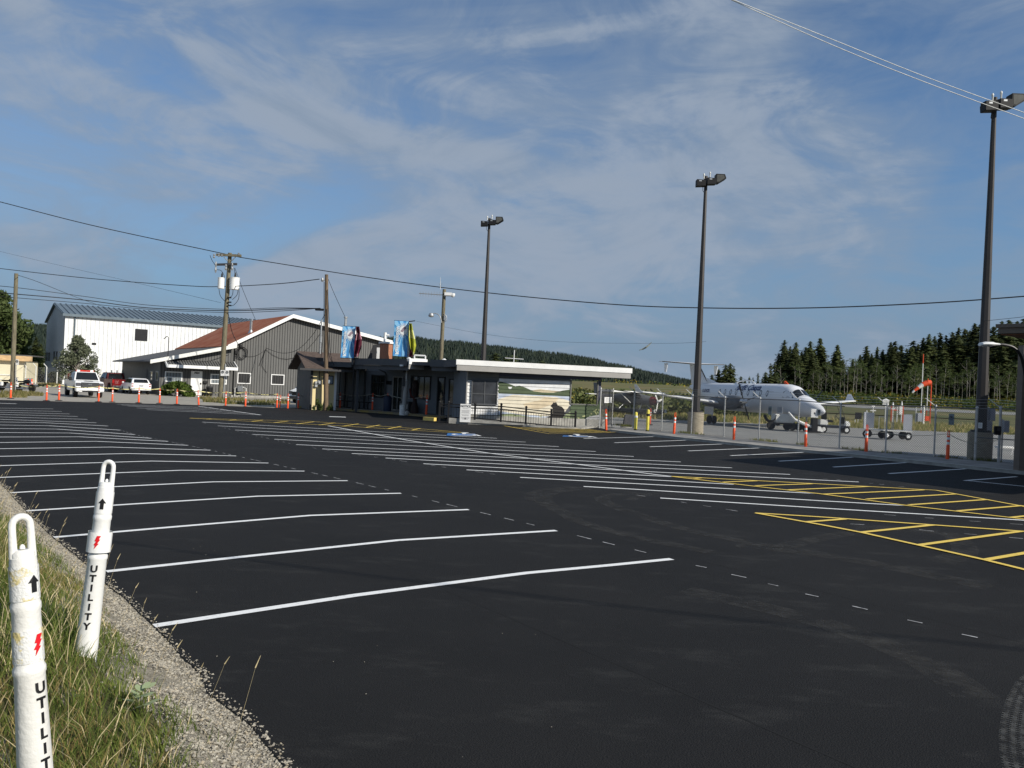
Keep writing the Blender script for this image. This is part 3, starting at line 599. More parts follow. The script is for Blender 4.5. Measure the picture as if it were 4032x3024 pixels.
# conduit, service coil
s, z = WB.at(925, 1360); mb = MB(); mb.cyl(WB.P(s, 0.2, .09), WB.P(s, z, .09), .05, n=6); mb.build('conduit', black, t)
mb = MB(); s, z = WB.at(949, 1390)
for k in range(5):
    r = .35+.12*R.random(); o = R.uniform(-.15, .15); mb.tube([WB.P(s+o+r*math.cos(a), z+r*1.2*math.sin(a), .12+.03*k) for a in [i*PI/8 for i in range(17)]], .018, 4)
WB.box(mb, s-.55, s-.3, z-.1, z+.2, .03, .2); WB.box(mb, s-.15, s+.05, z+.5, z+.75, .03, .2); mb.build('cable_coil', black, t)
mb = MB()
for a, b, sag in [((955, 1398), (1046, 1376), .35), ((1046, 1376), (1270, 1300), 1.7), ((1046, 1374), (1020, 1440), 0), ((1046, 1376), (1030, 1440), -.2), ((1030, 1440), (1050, 1468), 0)]:
    (s0, z0), (s1, z1) = WB.at(*a), WB.at(*b); mb.tube([WB.P(s0+(s1-s0)*i/8, z0+(z1-z0)*i/8-sag*4*(i/8)*(1-i/8), .08) for i in range(9)], .016, 4)
mb.build('wall_cable', black, t)
# side wall bits of annex
WS = Wall(FP(-LW, 14, 0), FP(-LW, 0, 0))
q = WS.rect(564, 580, 1452, 1500); mb = MB(); WS.box(mb, q[0], q[1], 0, 2.1, .01, .05); mb.build('door', grey_side, t)
for b in [(593, 603, 1461, 1498), (615, 625, 1461, 1499)]: WS.window(WS.rect(*b), t, greymetal, darkglass, fw=.07)
mb = MB(); q = FP(-LW+1.2, 3, 3.1); mb.tube([q, q+V(0, 0, 1.9), q+V(-.15, 0, 2.05), q+V(-.45, 0, 1.8)], .035, 6); mb.build('vent_mast', black, t)
mb = MB(); s, z = WB.at(730, 1500)
# things by the workshop wall
def at_wall(px, py, o): s, z = WB.at(px, py); return WB.P(s, 0, o)
g = at_wall(817, 1550, .6); t = thing('waste_bin', 'black waste bin standing beside the white door of the grey workshop', 'bin', tuple(g))
mb = MB(); mb.lathe([(.22, 0), (.24, .05), (.28, .78)], g, 12); mb.build('bin_body', black, t, True); mb = MB(); mb.lathe([(.30, .78), (.30, .84), (.1, .9)], g, 12); mb.build('lid', dark_trim, t, True)
g = at_wall(940, 1555, .5); t = thing('gas_meter', 'grey gas meter and pipework by the corner of the workshop', 'gas meter', tuple(g))
mb = MB(); mb.box(g+V(0, 0, .75), (.45, .3, .5)); mb.build('meter_box', greymetal, t, bevel=.03)
mb = MB(); mb.tube([g+V(-.5, 0, 0), g+V(-.5, 0, .8), g+V(-.2, 0, .9)], .04, 6); mb.tube([g+V(.5, 0, 0), g+V(.5, 0, .8), g+V(.2, 0, .9)], .04, 6); mb.cyl(g+V(-1, 0, 0), g+V(-1, 0, 1.1), .06, n=8); mb.build('pipe', offwhite, t)
# ------------------------------------------------------------------ cream depot at far left
cream = M('cream_wall', (.72, .66, .48), .8, var=.06, vs=1)
timber = M('pale_timber', (.62, .42, .22), .7, var=.2, vs=2, sx=(1, 1, 6))
a = P2(-140, 86); b = P2(94, 88); wl2 = Wall(a, b); t = thing('depot', 'low cream building with a pale timber fascia behind the old pole', 'building', (b.x, b.y, 0))
bk = -wl2.n*8
mb = MB(); mb.prism([a, b, b+bk, a+bk], V(0, 0, 2.45)); mb.build('wall', cream, t)
mb = MB(); wl2.box(mb, -.5, wl2.L+.75, 2.42, 2.98, -.3, .6); mb.build('fascia', timber, t)
mb = MB(); mb.prism([wl2.P(-.5, 2.985, .55), wl2.P(wl2.L+.7, 2.985, .55), wl2.P(wl2.L+.7, 2.985, -8.5), wl2.P(-.5, 2.985, -8.5)], V(0, 0, .12)); mb.build('roof', M('grey_roof', (.11, .11, .108), .8), t)
mb = MB(); wl2.box(mb, wl2.L-9, wl2.L-1.2, .8, .9, .01, .07); wl2.box(mb, wl2.L-9, wl2.L-2, .3, .42, .01, .07); mb.build('bumper_rail', offwhite, t)
# ------------------------------------------------------------------ small brown roofed annex by the terminal
brown = M('brown_shingle', (.075, .055, .045), .9, col2=(.115, .085, .07), vs=5, bump=.6, bs=12)
a = P2(1226, 50.5); b = a+V(.895, .446, 0)*1.62; WC = Wall(a, b); yel = M('cream_yellow', (.72, .60, .33), .8, var=.05, vs=1)
t = thing('meter_shed', 'small cream shed with a brown shingle gable roof beside the terminal', 'shed', (a.x, a.y, 0))
bk = -WC.n*4.2
mb = MB(); mb.prism([a, b, b+bk, a+bk], V(0, 0, 2.62)); mb.build('wall', [yel], t)
gm2 = M('shed_gable_grey', (.13, .125, .115), .8, var=.1)
WCG = Wall(a+bk, a); mb = MB(); WCG.box(mb, 0, WCG.L, 0, 2.6, .003, .04); mb.prism([WCG.P(0, 2.6, .003), WCG.P(WCG.L, 2.6, .003), WCG.P(WCG.L/2, 3.55, .003)], WCG.n*.03); mb.build('gable_wall', gm2, t)
mb = MB(); rid = 3.62
for o0, o1 in ((.6, -2.1), (-4.8, -2.1)):
    mb.prism([WC.P(-.55, 2.55, o0), WC.P(-.55, rid, o1), WC.P(-.55, rid+.12, o1), WC.P(-.55, 2.67, o0)], WC.u*3.25)
rf = mb.build('roof', brown, t)
mb = MB(); WC.box(mb, .5, 1.0, 3.1, 3.35, -1.1, -.6); mb.build('roof_hatch', dark_trim, rf)
mb = MB(); WC.box(mb, -.9, 2.7, 2.50, 2.62, .76, .84); mb.build('gutter', dark_trim, t)
mb = MB(); WC.box(mb, -.02, .10, 0, 2.6, .004, .05); mb.build('corner_board', dark_trim, t)
mb = MB(); WC.box(mb, WC.L-.14, WC.L, 0, 2.6, .004, .03); mb.build('white_panel', white, t)
WC.window(WC.rect(1273, 1313, 1478, 1513), t, dark_trim, M('sky_glass', (.25, .30, .35), .1, var=.1), fw=.06)
for b_, nm in [((1249, 1263, 1498, 1516), 'electric_meter'), ((1239, 1248, 1501, 1511), 'switch_box'), ((1238, 1248, 1514, 1524), 'switch_box')]:
    q = WC.rect(*b_); mb = MB(); WC.box(mb, *q, .02, .17)
    if nm == 'electric_meter': c = WC.P((q[0]+q[1])/2, q[2]+(q[3]-q[2])*.6, .17); mb.cyl(c, c+WC.n*.1, .1, n=12)
    mb.build(nm, greymetal, t, bevel=.01)
mb = MB(); s, z = WC.at(1256, 1498); mb.cyl(WC.P(s, z, .08), WC.P(s, 2.6, .08), .025, n=6); s, z = WC.at(1247, 1524); mb.cyl(WC.P(s, .2, .05), WC.P(s, z, .05), .02, n=6); mb.build('conduit', dark_trim, t)
mb = MB(); q = A(1259, 1438, 52.6); mb.cyl(q-V(0, 0, .5), q+V(0, 0, 3.0), .05, n=8); mb.cyl(q+V(0, 0, 1.5), q+V(0, 0, 1.9), .08, n=8); mb.build('service_mast', greymetal, rf)
# ------------------------------------------------------------------ terminal
term = M('terminal_siding', (.21, .225, .24), .75, var=.06, vs=2)
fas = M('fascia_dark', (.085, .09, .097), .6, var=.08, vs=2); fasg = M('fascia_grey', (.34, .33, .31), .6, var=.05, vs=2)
F0 = P2(1385, 50.3); F1 = P2(1800, 44.2); WF = Wall(F0, F1)
g = P2(1800, 45); t = thing('terminal', 'low grey airport terminal with flat roofs, a shaded entrance front and a mural wing', 'building', tuple(g)); TERM = t
rec = 2.7
Fm1 = F0-(F1-F0).normalized()*4.3
def siding(mb, W, t0, t1, z0, z1, o, step=.19):
    z = z0
    while z < z1-.02:
        h = min(step-.02, z1-z); mb.box8([W.P(t0, z, o-.02), W.P(t1, z, o-.02), W.P(t1, z, o+.025), W.P(t0, z, o+.025), W.P(t0, z+h, o-.02), W.P(t1, z+h, o-.02), W.P(t1, z+h, o+.008), W.P(t0, z+h, o+.008)]); z += step
WBk = Wall(Fm1-WF.n*rec, F1-WF.n*rec+WF.u*.6)
s0_ = WBk.at(1323, 1500)[0]; mb = MB(); q0, q1 = WBk.P(s0_, 0, -.05), WBk.P(WBk.L, 0, -.05); mb.prism([q0, q1, q1-WBk.n*7, q0-WBk.n*7], V(0, 0, 3.02)); mb.build('wall', term, t)
mb = MB(); siding(mb, WBk, s0_, WBk.L, .15, 2.95, -.02); mb.build('siding_board', term, t)['kind'] = 'stuff'
# roofs
mb = MB(); c0 = WF.P(0, 3.0, 0); 
mb.prism([WF.P(0, 3.04, 0), WF.P(WF.L, 3.04, 0), WF.P(WF.L, 3.04, -9.6), WF.P(0, 3.04, -9.6)], V(0, 0, .2)); WL2 = Wall(P2(1262, 50.9), F0+V(-.02, .02, 0)); mb.prism([WL2.P(0, 2.86, 0), WL2.P(WL2.L, 2.86, 0), WL2.P(WL2.L-1, 2.86, -5.5), WL2.P(-1, 2.86, -5.5)], V(0, 0, .18)); rf = mb.build('roof', M('roof_membrane', (.10, .10, .105), .8, var=.15), t)
mb = MB()
t1_, _ = WF.at(1607, 1430); t2_, _ = WF.at(1675, 1430)
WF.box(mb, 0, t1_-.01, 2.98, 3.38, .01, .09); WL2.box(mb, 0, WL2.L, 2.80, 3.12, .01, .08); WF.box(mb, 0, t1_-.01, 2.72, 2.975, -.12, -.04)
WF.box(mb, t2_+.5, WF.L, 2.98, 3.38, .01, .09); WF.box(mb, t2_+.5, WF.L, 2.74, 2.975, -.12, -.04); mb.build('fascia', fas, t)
# canopy return: lit fascia coloured white, the unlit rest coloured dark
ra = WF.P(t1_, 0, .1); rb = P2(1676, 47.2)
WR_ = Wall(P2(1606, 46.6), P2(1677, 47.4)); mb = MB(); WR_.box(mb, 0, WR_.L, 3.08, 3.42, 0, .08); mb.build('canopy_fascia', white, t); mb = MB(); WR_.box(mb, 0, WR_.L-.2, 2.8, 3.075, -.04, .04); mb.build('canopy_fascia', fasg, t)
# porch posts, downpipes
mb = MB(); s, z = WF.at(1389, 1520); p = WF.P(s, 0, -.35); mb.box(p+V(0, 0, 1.45), (.13, .13, 2.9), .6); mb.build('porch_post', fas, t)
for px in (1343, 1524, 1836): 
    mb = MB(); s, z = WBk.at(px, 1500); mb.tube([WBk.P(s-.7, 2.9, .5), WBk.P(s-.1, 2.6, .12), WBk.P(s, 2.45, .1), WBk.P(s, .2, .1)], .045, 8); mb.build('downpipe', fas, t)
for px in (1357, 1437): mb = MB(); s, z = WBk.at(px, 1500); WBk.box(mb, s, s+.14, .1, 2.9, .02, .07); mb.build('trim_board', dark_trim, t)
glass_t = M('shop_glass', (.02, .024, .024), .05, col2=(.085, .095, .09), vs=2.2, spec=.7, sx=(2.5, 2.5, .6), lo=.45, hi=.7)  # pale mottling in the colour stands in for reflections in the panes
for b, mu, tr in [((1463, 1519, 1477, 1566), (.5,), (.68,)), ((1618, 1697, 1480, 1572), (.35, .68), ()), ((1768, 1817, 1492, 1592), (.45,), ())]: WBk.window(WBk.rect(*b), t, dark_trim, glass_t, fw=.07, mull=mu, trans=tr)
for b in [(1547, 1588, 1482, 1618), (1722, 1752, 1484, 1625)]:
    q = WBk.rect(*b); w = WBk.window((q[0], q[1], .16, q[3]), t, fasg if b[0] < 1600 else dark_trim, glass_t, fw=.08, mull=(.5,) if b[0] < 1600 else ()); w.name = 'glass_door'
mb = MB(); s, z = WBk.at(1533, 1507); WBk.box(mb, s-.25, s+.25, z-.12, z+.12, .02, .06); mb.build('wall_sign', black, t)
for px in (1437, 1500): mb = MB(); s, z = WBk.at(px, 1450); WBk.box(mb, s-.5, s+.5, 2.93, 2.97, .6, .8); mb.build('soffit_light', offwhite, t)
mb = MB(); s, z = WF.at(1588, 1432); c = WF.P(s, 2.95, .12); mb.cyl(c, c+V(0, 0, .1), .12, n=10); mb.build('security_dome', white, t, True)
# ramp wing
zR = 3.32
R0 = P2(1796, 41.0); R1 = P2(2481, 43.5); WW = Wall(R0, R1)
wall0 = P2(1841, 41.9); wall1 = P2(2368, 43.6); WM = Wall(wall0, wall1)
mb = MB(); mb.prism([WW.P(0, zR-.36, 0), WW.P(WW.L, zR-.36, 0), WW.P(WW.L, zR-.36, -6.5), WW.P(0, zR-.36, -6.5)], V(0, 0, .3)); mb.build('wing_roof', M('roof_membrane', (.1, .1, .105), .8), t)
mb = MB(); WW.box(mb, -.05, WW.L+.05, zR-.27, zR, .01, .08); mb.prism([WW.P(WW.L+.001, zR-.27, 0), WW.P(WW.L+.07, zR-.27, 0), WW.P(WW.L+.07, zR-.27, -6.5), WW.P(WW.L+.001, zR-.27, -6.5)], V(0, 0, .27)); mb.build('wing_fascia', white, t)
mb = MB(); WW.box(mb, 0, WW.L-.02, zR-.56, zR-.275, -.02, .05); mb.build('wing_fascia', fasg, t)
mb = MB()
for k in range(24): s = .3+k*(WW.L-.6)/23; WW.box(mb, s, s+.05, zR-.52, zR-.37, -1.0, -.04)
mb.build('rafter', fas, t)['kind'] = 'stuff'
zw = zR-.37
tA = 0; tB = WM.at(1961, 1600)[0]; tC = WM.at(2247, 1560)[0]; tD = WM.at(2353, 1560)[0]; tE = WM.L
z_ct = WM.at(2300, 1592)[1]; z_op = WM.at(2300, 1497)[1]
up = M('mural_shade_blue', (.075, .08, .12), .75, var=.04); upg = M('wing_grey', (.17, .17, .155), .75, var=.04)  # dark tones of the upper boards carry the eave's shadow
mb = MB(); q0, q1, q2 = WM.P(0, 0, -.12), WM.P(tC, 0, -.12), WM.P(tC, 0, -4.6); mb.prism([q0, WM.P(tC, 0, -.12), q2, WM.P(0, 0, -4.6)], V(0, 0, zw-.02)); mb.build('wing_wall', term, t)
mb = MB(); siding(mb, WM, 0, tB, 2.3, zw, -.03); mb.build('upper_siding', upg, t)
mb = MB(); siding(mb, WM, tB, tE, z_op+.02, zw, -.03); mb.build('upper_siding', up, t)
mb = MB(); siding(mb, WM, 0, tB, .5, 2.28, -.03); mb.build('window_surround', white, t)
mb = MB(); WM.box(mb, -.06, 0, 0, zw, -.1, .05); mb.build('corner_board', fasg, t)
WM.window(WM.rect(1855, 1959, 1492, 1594), t, fas, M('curtained_glass', (.055, .06, .07), .08, col2=(.02, .02, .022), vs=.9), fw=.06, mull=(.5,), trans=(.42,), o=.02)
mb = MB(); WM.box(mb, 0, tE+.3, -.05, .46, -.3, .03); mb.build('plinth', conc, t)
# low wall right of the mural, screen and post
mb = MB(); WM.box(mb, tC+.01, tE, .0, z_ct, -.15, -.052); WM.box(mb, tD, tE, z_ct, z_op, -.15, -.052); WM.box(mb, tC+.01, tE, z_op+.02, zw, -.15, -.052); mb.build('porch_wall', up, t)
mb = MB(); q = WM.rect(2276, 2289, 1497, 1590); mb.box(WM.P((q[0]+q[1])/2, (z_ct+zw)/2, -3.2), (.2, .2, zw-z_ct)); mb.build('porch_post', offwhite, t)
mb = MB(); s0 = tC+.02; s1 = WM.at(2276, 1550)[0]; 
for i in range(14): a_ = s0+(s1-s0)*i/13; mb.cyl(WM.P(a_, z_ct, -2.6), WM.P(min(s1, a_+.0), z_op, -2.6), .02, n=4)
for i in range(12): z_ = z_ct+(z_op-z_ct)*i/11; mb.cyl(WM.P(s0, z_, -2.6), WM.P(s1, z_, -2.6), .02, n=4)
mb.build('mesh_screen', black, t)
# ---- mural painted on the boards (a generic shore with hills, water, meadow and a bear)
def mural(name, mat, poly, o):                   # poly in seen coordinates, cut into boards
    pts = [WM.at(*p) for p in poly]; zs = [p[1] for p in pts]; mb = MB(); z = math.floor(min(zs)/.19)*.19
    def clip(pts, z0, keep_above):
        out = []
        for i in range(len(pts)):
            a, b = pts[i], pts[(i+1) % len(pts)]; ia = (a[1] >= z0) == keep_above; ib = (b[1] >= z0) == keep_above
            if ia: out.append(a)
            if ia != ib and b[1] != a[1]: k = (z0-a[1])/(b[1]-a[1]); out.append((a[0]+(b[0]-a[0])*k, z0))
        return out
    while z < max(zs):
        c = clip(clip(pts, max(z, -9), True), z+.17, False)
        if len(c) > 2:
            f = [WM.P(s, zz, o+.02-.017*((zz-z)/.17)) for s, zz in c]; mb.add(f, [tuple(range(len(f)))])
        z += .19
    mb.build(name, mat, t)
mm = lambda n, c: M(n, c, .7, var=.10, vs=2.5)
mb = MB(); WM.box(mb, tB, tC, .46, z_op, -.115, -.03); WM.box(mb, tC, tE, .46, z_ct, -.05, -.03); mb.build('board_groove', fas, t)
mural('mural_sky', mm('mural_white', (.72, .73, .74)), [(1962, 1489), (2247, 1500), (2247, 1565), (2110, 1552), (1962, 1530)], -.028)
mural('mural_far_hill', mm('mural_sand', (.60, .52, .36)), [(2090, 1538), (2125, 1532), (2150, 1535), (2200, 1540), (2247, 1536), (2247, 1560), (2110, 1548)], -.024)
mural('mural_hill', mm('mural_green', (.075, .105, .055)), [(1962, 1502), (1990, 1507), (2015, 1515), (2030, 1522), (2045, 1518), (2065, 1524), (2100, 1540), (2135, 1545), (2180, 1546), (2215, 1538), (2247, 1533), (2247, 1561), (1962, 1549)], -.020)
mural('mural_cloud_patch', mm('mural_white', (.7, .7, .7)), [(2001, 1523), (2017, 1523), (2013, 1531), (2004, 1531)], -.016)
mural('mural_water', mm('mural_pale_blue', (.46, .52, .62)), [(1962, 1549), (2247, 1561), (2247, 1600), (2100, 1600), (1962, 1580)], -.026)
mural('mural_sunset_water', mm('mural_cream', (.70, .64, .50)), [(1962, 1572), (2020, 1554), (2110, 1559), (2190, 1563), (2247, 1580), (2247, 1592), (2225, 1622), (2150, 1640), (2040, 1630), (1962, 1618)], -.022)
mural('mural_sand', mm('mural_orange', (.62, .52, .36)), [(2060, 1590), (2130, 1575), (2145, 1563), (2200, 1570), (2180, 1590), (2120, 1612), (2070, 1606)], -.018)
mural('mural_shallow', mm('mural_pale_blue', (.46, .52, .62)), [(1962, 1618), (2040, 1630), (2150, 1640), (2225, 1622), (2225, 1640), (2120, 1660), (1962, 1650)], -.024)
mural('mural_meadow', mm('mural_olive', (.24, .28, .15)), [(1962, 1634), (2010, 1628), (2080, 1640), (2150, 1650), (2215, 1640), (2246, 1620), (2246, 1685), (1962, 1668)], -.020)
mural('mural_bank', mm('mural_green', (.075, .105, .055)), [(2246, 1600), (2262, 1592), (2355, 1592), (2367, 1560), (2367, 1635), (2300, 1660), (2246, 1680)], -.018)
for k in range(26):
    fx = R.uniform(2262, 2362); fy = 1660-(fx-2262)*.42+R.uniform(-12, 10); r_x = R.uniform(2, 5)
    mural('mural_flower', mm('mural_yellow', (.46, .47, .22)) if k % 3 else mm('mural_olive', (.24, .28, .15)), [(fx-r_x, fy), (fx, fy-3), (fx+r_x, fy), (fx, fy+3)], -.013+.0002*k)
for k in range(34):
    fx = R.uniform(1975, 2240); fy = R.uniform(1634, 1664)+(fx-1975)*.02; r_x = R.uniform(3, 9)
    mural('mural_flower', [mm('mural_green', (.075, .105, .055)), mm('mural_yellow', (.46, .47, .22)), mm('mural_stone', (.42, .42, .42))][k % 3], [(fx-r_x, fy), (fx, fy-3), (fx+r_x, fy), (fx, fy+3)], -.0145+.0002*(k % 20))
mural('mural_rocks', mm('mural_stone', (.42, .42, .42)), [(2285, 1660), (2320, 1640), (2366, 1632), (2366, 1672), (2270, 1672)], -.014)
mural('mural_bear', M('mural_black', (.02, .018, .017), .7, var=.1), [(2176, 1590), (2180, 1584), (2185, 1586), (2190, 1583), (2197, 1597), (2212, 1601), (2222, 1612), (2225, 1630), (2215, 1650), (2200, 1668), (2188, 1680), (2155, 1670), (2150, 1645), (2170, 1636), (2178, 1625), (2177, 1606), (2170, 1600), (2170, 1596)], -.008)
mb = MB(); WM.box(mb, tC-.03, tC+.03, z_ct, z_op, -.1, .03); WM.box(mb, tD-.03, tD+.03, z_ct, z_op, -.1, .03); WM.box(mb, tC, tD, z_ct-.04, z_ct+.02, -.16, .03); mb.build('opening_trim', upg, t)
# roof items
q = A(1519, 1414, 49.5); mb = MB(); mb.box((q.x, q.y, q.z+.28), (.58, .58, 1.35), .6); ch = mb.build('chimney', M('brick_red', (.33, .10, .05), .85, col2=(.45, .24, .15), vs=14, sx=(1, 1, 5), bump=.5, bs=20), rf)
mb = MB(); mb.box((q.x, q.y, q.z+1.01), (.72, .72, .11), .6); mb.build('chimney_cap', white, ch)
mb = MB(); mb.cyl((q.x-.1, q.y, q.z+1.06), (q.x-.1, q.y, q.z+1.65), .09, n=8); mb.cyl((q.x-.1, q.y, q.z+1.5), (q.x+.15, q.y, q.z+1.48), .07, n=8); mb.build('flue', white, ch, True)
p1, p2 = A(1446, 1416, 51), A(1503, 1362, 51); mb = MB(); mb.prism([p1, A(1475, 1416, 51), A(1512, 1372, 51), A(1512, 1355, 51), A(1470, 1358, 51)], V(.5, 1.2, 0)); mb.build('roof_stair_housing', dark_trim, t)
mb = MB(); q = A(1488, 1414, 50.6); mb.box(q+V(0, 0, .33), (.16, .14, .8)); mb.build('white_upright', white, t)
q0, q1, q2, q3 = A(1632, 1414, 48), A(1675, 1416, 48), A(1675, 1401, 48), A(1632, 1399, 48); mb = MB()
for a_, b_ in ((q0, q3), (q3, q2), (q2, q1), (q0, q1)): mb.cyl(a_, b_, .05, n=6)
mb.build('roof_frame', white, t)
for k, (px, py, D_) in enumerate([(1441, 1417, 50), (1749, 1418, 46.5), (1363, 1423, 53), (1611, 1413, 48)]): q = A(px, py, D_); MB().lathe([(.13, -.15), (.15, .02), (.05, .09)], q, 8).build('roof_vent', white, t)
# roof aerial on the wing
q = A(2023, 1422, 44.5); g = thing('roof_aerial', 'thin white cross shaped aerial standing on the mural wing roof', 'aerial', (q.x, q.y, zR-.06))
mb = MB(); a_ = A(2026, 1378, 44.5); mb.cyl((q.x, q.y, zR-.07), a_, .025, n=6); mb.build('mast', white, g); mb = MB(); mb.cyl(A(1989, 1409.5, 44.5), A(2062, 1414.5, 44.5), .02, n=6); mb.build('crossbar', white, g)
# sidewalk, kerb
kc = M('kerb_yellow_shade', (.26, .19, .06), .85, col2=(.17, .15, .11), vs=1.5, bump=.3, bs=20, lo=.4, hi=.6)  # dull yellow carries the shade on the kerb's unlit front
sw = [KERB[0]+V(-.3, -.1, 0)]+KERB[1:]+[G(1767, 1653)]
poly = sw+[WBk.P(WBk.L, 0, -.1), WBk.P(0, 0, -.1), P2(1226, 53.6)]
mb = MB(); mb.add([(p.x, p.y, .13) for p in poly], [tuple(range(len(poly)))]); struct(mb.build('sidewalk', M('sidewalk_concrete', (.24, .235, .22), .9, var=.15, vs=2)), 'concrete walkway under the terminal canopy')
def kerb(name, pts, mat, label, w=.16, h=.14, back=None):
    mb = MB(); vs = []; n = len(pts)
    for i, p in enumerate(pts):
        d = (pts[min(i+1, n-1)]-pts[max(i-1, 0)]); d.z = 0; d.normalize(); s = V(-d.y, d.x, 0)
        if s.dot(p-CAM) < 0: s = -s
        a_ = p; b_ = p+s*w; vs += [(a_.x, a_.y, 0), (a_.x+s.x*.015, a_.y+s.y*.015, h), (b_.x, b_.y, h), (b_.x, b_.y, 0)]
    mb.add(vs, [(4*i+k, 4*i+k+1, 4*i+k+5, 4*i+k+4) for i in range(n-1) for k in range(3)]+[(0, 1, 2, 3), (4*n-1, 4*n-2, 4*n-3, 4*n-4)])
    return struct(mb.build(name, mat), label)
kerb('kerb', sw[:-1], kc, 'mottled yellow kerb along the terminal front, darkened for shade', h=.15)
kerb('kerb', [G(1665, 1656), G(1708, 1659.5)], M('kerb_yellow', (.80, .58, .16), .6, var=.08), 'yellow kerb end block coloured bright as sunlit', w=.22, h=.2)  # same kerb, bright tone for the end that catches the sun
kf = [G(2400, 1701)]+fenceK
kerb('kerb', kf, conc, 'concrete kerb at the foot of the chain link fence', w=.35, h=.13)
mb = MB(); vs = []
fbase = [G(2400, 1690), G(2604, 1704.4), G(2721, 1717), G(2849, 1729.7), G(2987, 1744), G(3140, 1759.8), G(3304, 1776), G(3486, 1794), G(3677, 1809), G(3932, 1832), G(4300, 1872)]
pts = kf+list(reversed([p+V(.35, .35, 0) for p in fbase])); mb.add([(p.x, p.y, .11) for p in pts], [tuple(range(len(pts)))]); struct(mb.build('fence_strip', M('strip_concrete', (.27, .26, .24), .9, var=.25, vs=1.5, bump=.4, bs=20)), 'narrow concrete strip under the fence')
# ramp slab
a_ = G(1767, 1668); b_ = G(2290, 1692); c_ = WM.P(tE, 0, -.2); d_ = WM.P(0, 0, -.2)
mb = MB(); mb.prism([a_, b_, c_, d_], V(0, 0, .1)); mb.box8([a_+V(0, 0, .1), G(2060, 1682)+V(0, 0, .1), WM.P(5, .1, 0), WM.P(-.6, .1, 0), a_+V(0, 0, .3), G(2060, 1682)+V(0, 0, .14), WM.P(5, .14, 0), WM.P(-.6, .3, 0)])
struct(mb.build('ramp', conc), 'pale concrete access ramp below the mural')
# ------------------------------------------------------------------ poles and wires
def lean_pole(px0, py0, px1, py1, D=None):
    b = G(px0, py0) if D is None else A(px0, py0, D)
    tp = A(px1, py1, b.y); return b, tp
# left cut pole
b, tp = lean_pole(48, 1545, 64.5, 1077)
t = thing('utility_pole', 'weathered wooden pole at the far left, in front of the cream depot', 'utility pole', tuple(b), 'wooden utility poles')
mb = MB(); mb.tube([b+V(0, 0, -.1), b.lerp(tp, .5), tp], [.165, .15, .13], 12); mb.build('shaft', wood, t, True)
mb = MB(); mb.tube([b+V(.16, -.05, .1), b.lerp(tp, .25)+V(.13, -.05, 0)], .045, 6); mb.build('cable_guard', black, t)
poleL = tp
# transformer pole
b, tp = lean_pole(868, 1570, 906, 996)
t = thing('utility_pole', 'tall wooden pole with crossarms and two white transformers by the workshop', 'utility pole', tuple(b), 'wooden utility poles')
mb = MB(); mb.tube([b+V(0, 0, -.1), b.lerp(tp, .5), tp], [.21, .185, .15], 14); mb.build('shaft', wood, t, True)
D0 = b.y; at = lambda x, y, d=0: A(x, y, D0+d)
for (x0, x1, y, th) in [(852, 950, 1004, .13), (855, 933, 1043, .12)]:
    mb = MB(); p, q = at(x0, y-1, -.25), at(x1, y+3 if y < 1010 else y-3, -.25); mb.tube([p, q], th, 4); arm = mb.build('crossarm', dark_trim if y > 1010 else wood, t)
mb = MB(); mb.cyl(at(882, 1012, -.25), at(897, 1028, -.2), .035, n=5); mb.cyl(at(928, 1012, -.25), at(912, 1028, -.2), .035, n=5); mb.build('brace', greymetal, t)
for x0, x1, y0, y1 in [(857, 882, 1096, 1136), (904, 941, 1096, 1140)]:
    c0, c1 = at((x0+x1)/2, y1, -.1), at((x0+x1)/2+2, y0, -.1); r = (x1-x0)/2/F*D0; mb = MB(); mb.cyl(c0, c1, r, n=16); mb.cyl(c1, c1+V(0, 0, .06), r*1.06, n=16); cn = mb.build('transformer', white, t, True)
    mb = MB(); mb.lathe([(.07, 0), (.10, .1), (.06, .16), (.09, .24), (.05, .3), (.03, .42)], c1+V(.05, 0, .05), 8); mb.build('bushing', dark_trim, cn)
for px, py, h in [(843, 1008, .35), (862, 1004, .3), (874, 1005, .25), (940, 1000, .2), (850, 1052, .9), (890, 1052, .5), (915, 1050, .6)]:
    q = at(px, py, -.3); mb = MB(); mb.lathe([(.04, -h/2), (.10, -h/4), (.05, 0), (.10, h/4), (.04, h/2)], q, 8); mb.build('insulator', greymetal, t)
mb = MB()
for pts in [[(827, 1005), (835, 1025), (848, 1045)], [(848, 1062), (870, 1065), (883, 1085), (882, 1096)], [(862, 1136), (868, 1165), (885, 1186)], [(918, 1140), (915, 1162), (903, 1172)], [(938, 1130), (934, 1160), (915, 1180)], [(941, 1135), (940, 1175), (922, 1200), (905, 1205)], [(922, 1055), (925, 1075), (922, 1095)]]:
    mb = MB(); mb.tube([at(x, y, -.2) for x, y in smooth(pts, 4)], .022, 5); mb.build('jumper_cable', black, t)
mb = MB()
for y in (1172, 1190, 1203): mb.cyl(at(897, y, -.2), at(911, y, -.2), .055, n=8)
mb.build('spool_rack', black, t)
for x0, x1, y0, y1 in [(869, 885, 1457, 1480), (887, 902, 1458, 1480)]:
    p = [at(x0, y1, -.35), at(x1, y1, -.35), at(x1, y0, -.35), at(x0, y0, -.35)]; mb = MB(); mb.prism(p, V(0, .02, 0)); sgn = mb.build('no_parking_plate', white, t)
    mb = MB(); c = at((x0+x1)/2, y0+8, -.365); mb.tube([c+V(.1*math.cos(a), 0, .1*math.sin(a)) for a in [k*PI/8 for k in range(16)]], .014, 4, closed=True); mb.cyl(c+V(-.07, 0, .07), c+V(.07, 0, -.07), .012, n=4)
    put_text(mb, 'P', c+V(0, -.003, 0), V(1, 0, 0), V(0, 0, 1), .16); mb.build('no_parking_symbol', black, sgn)
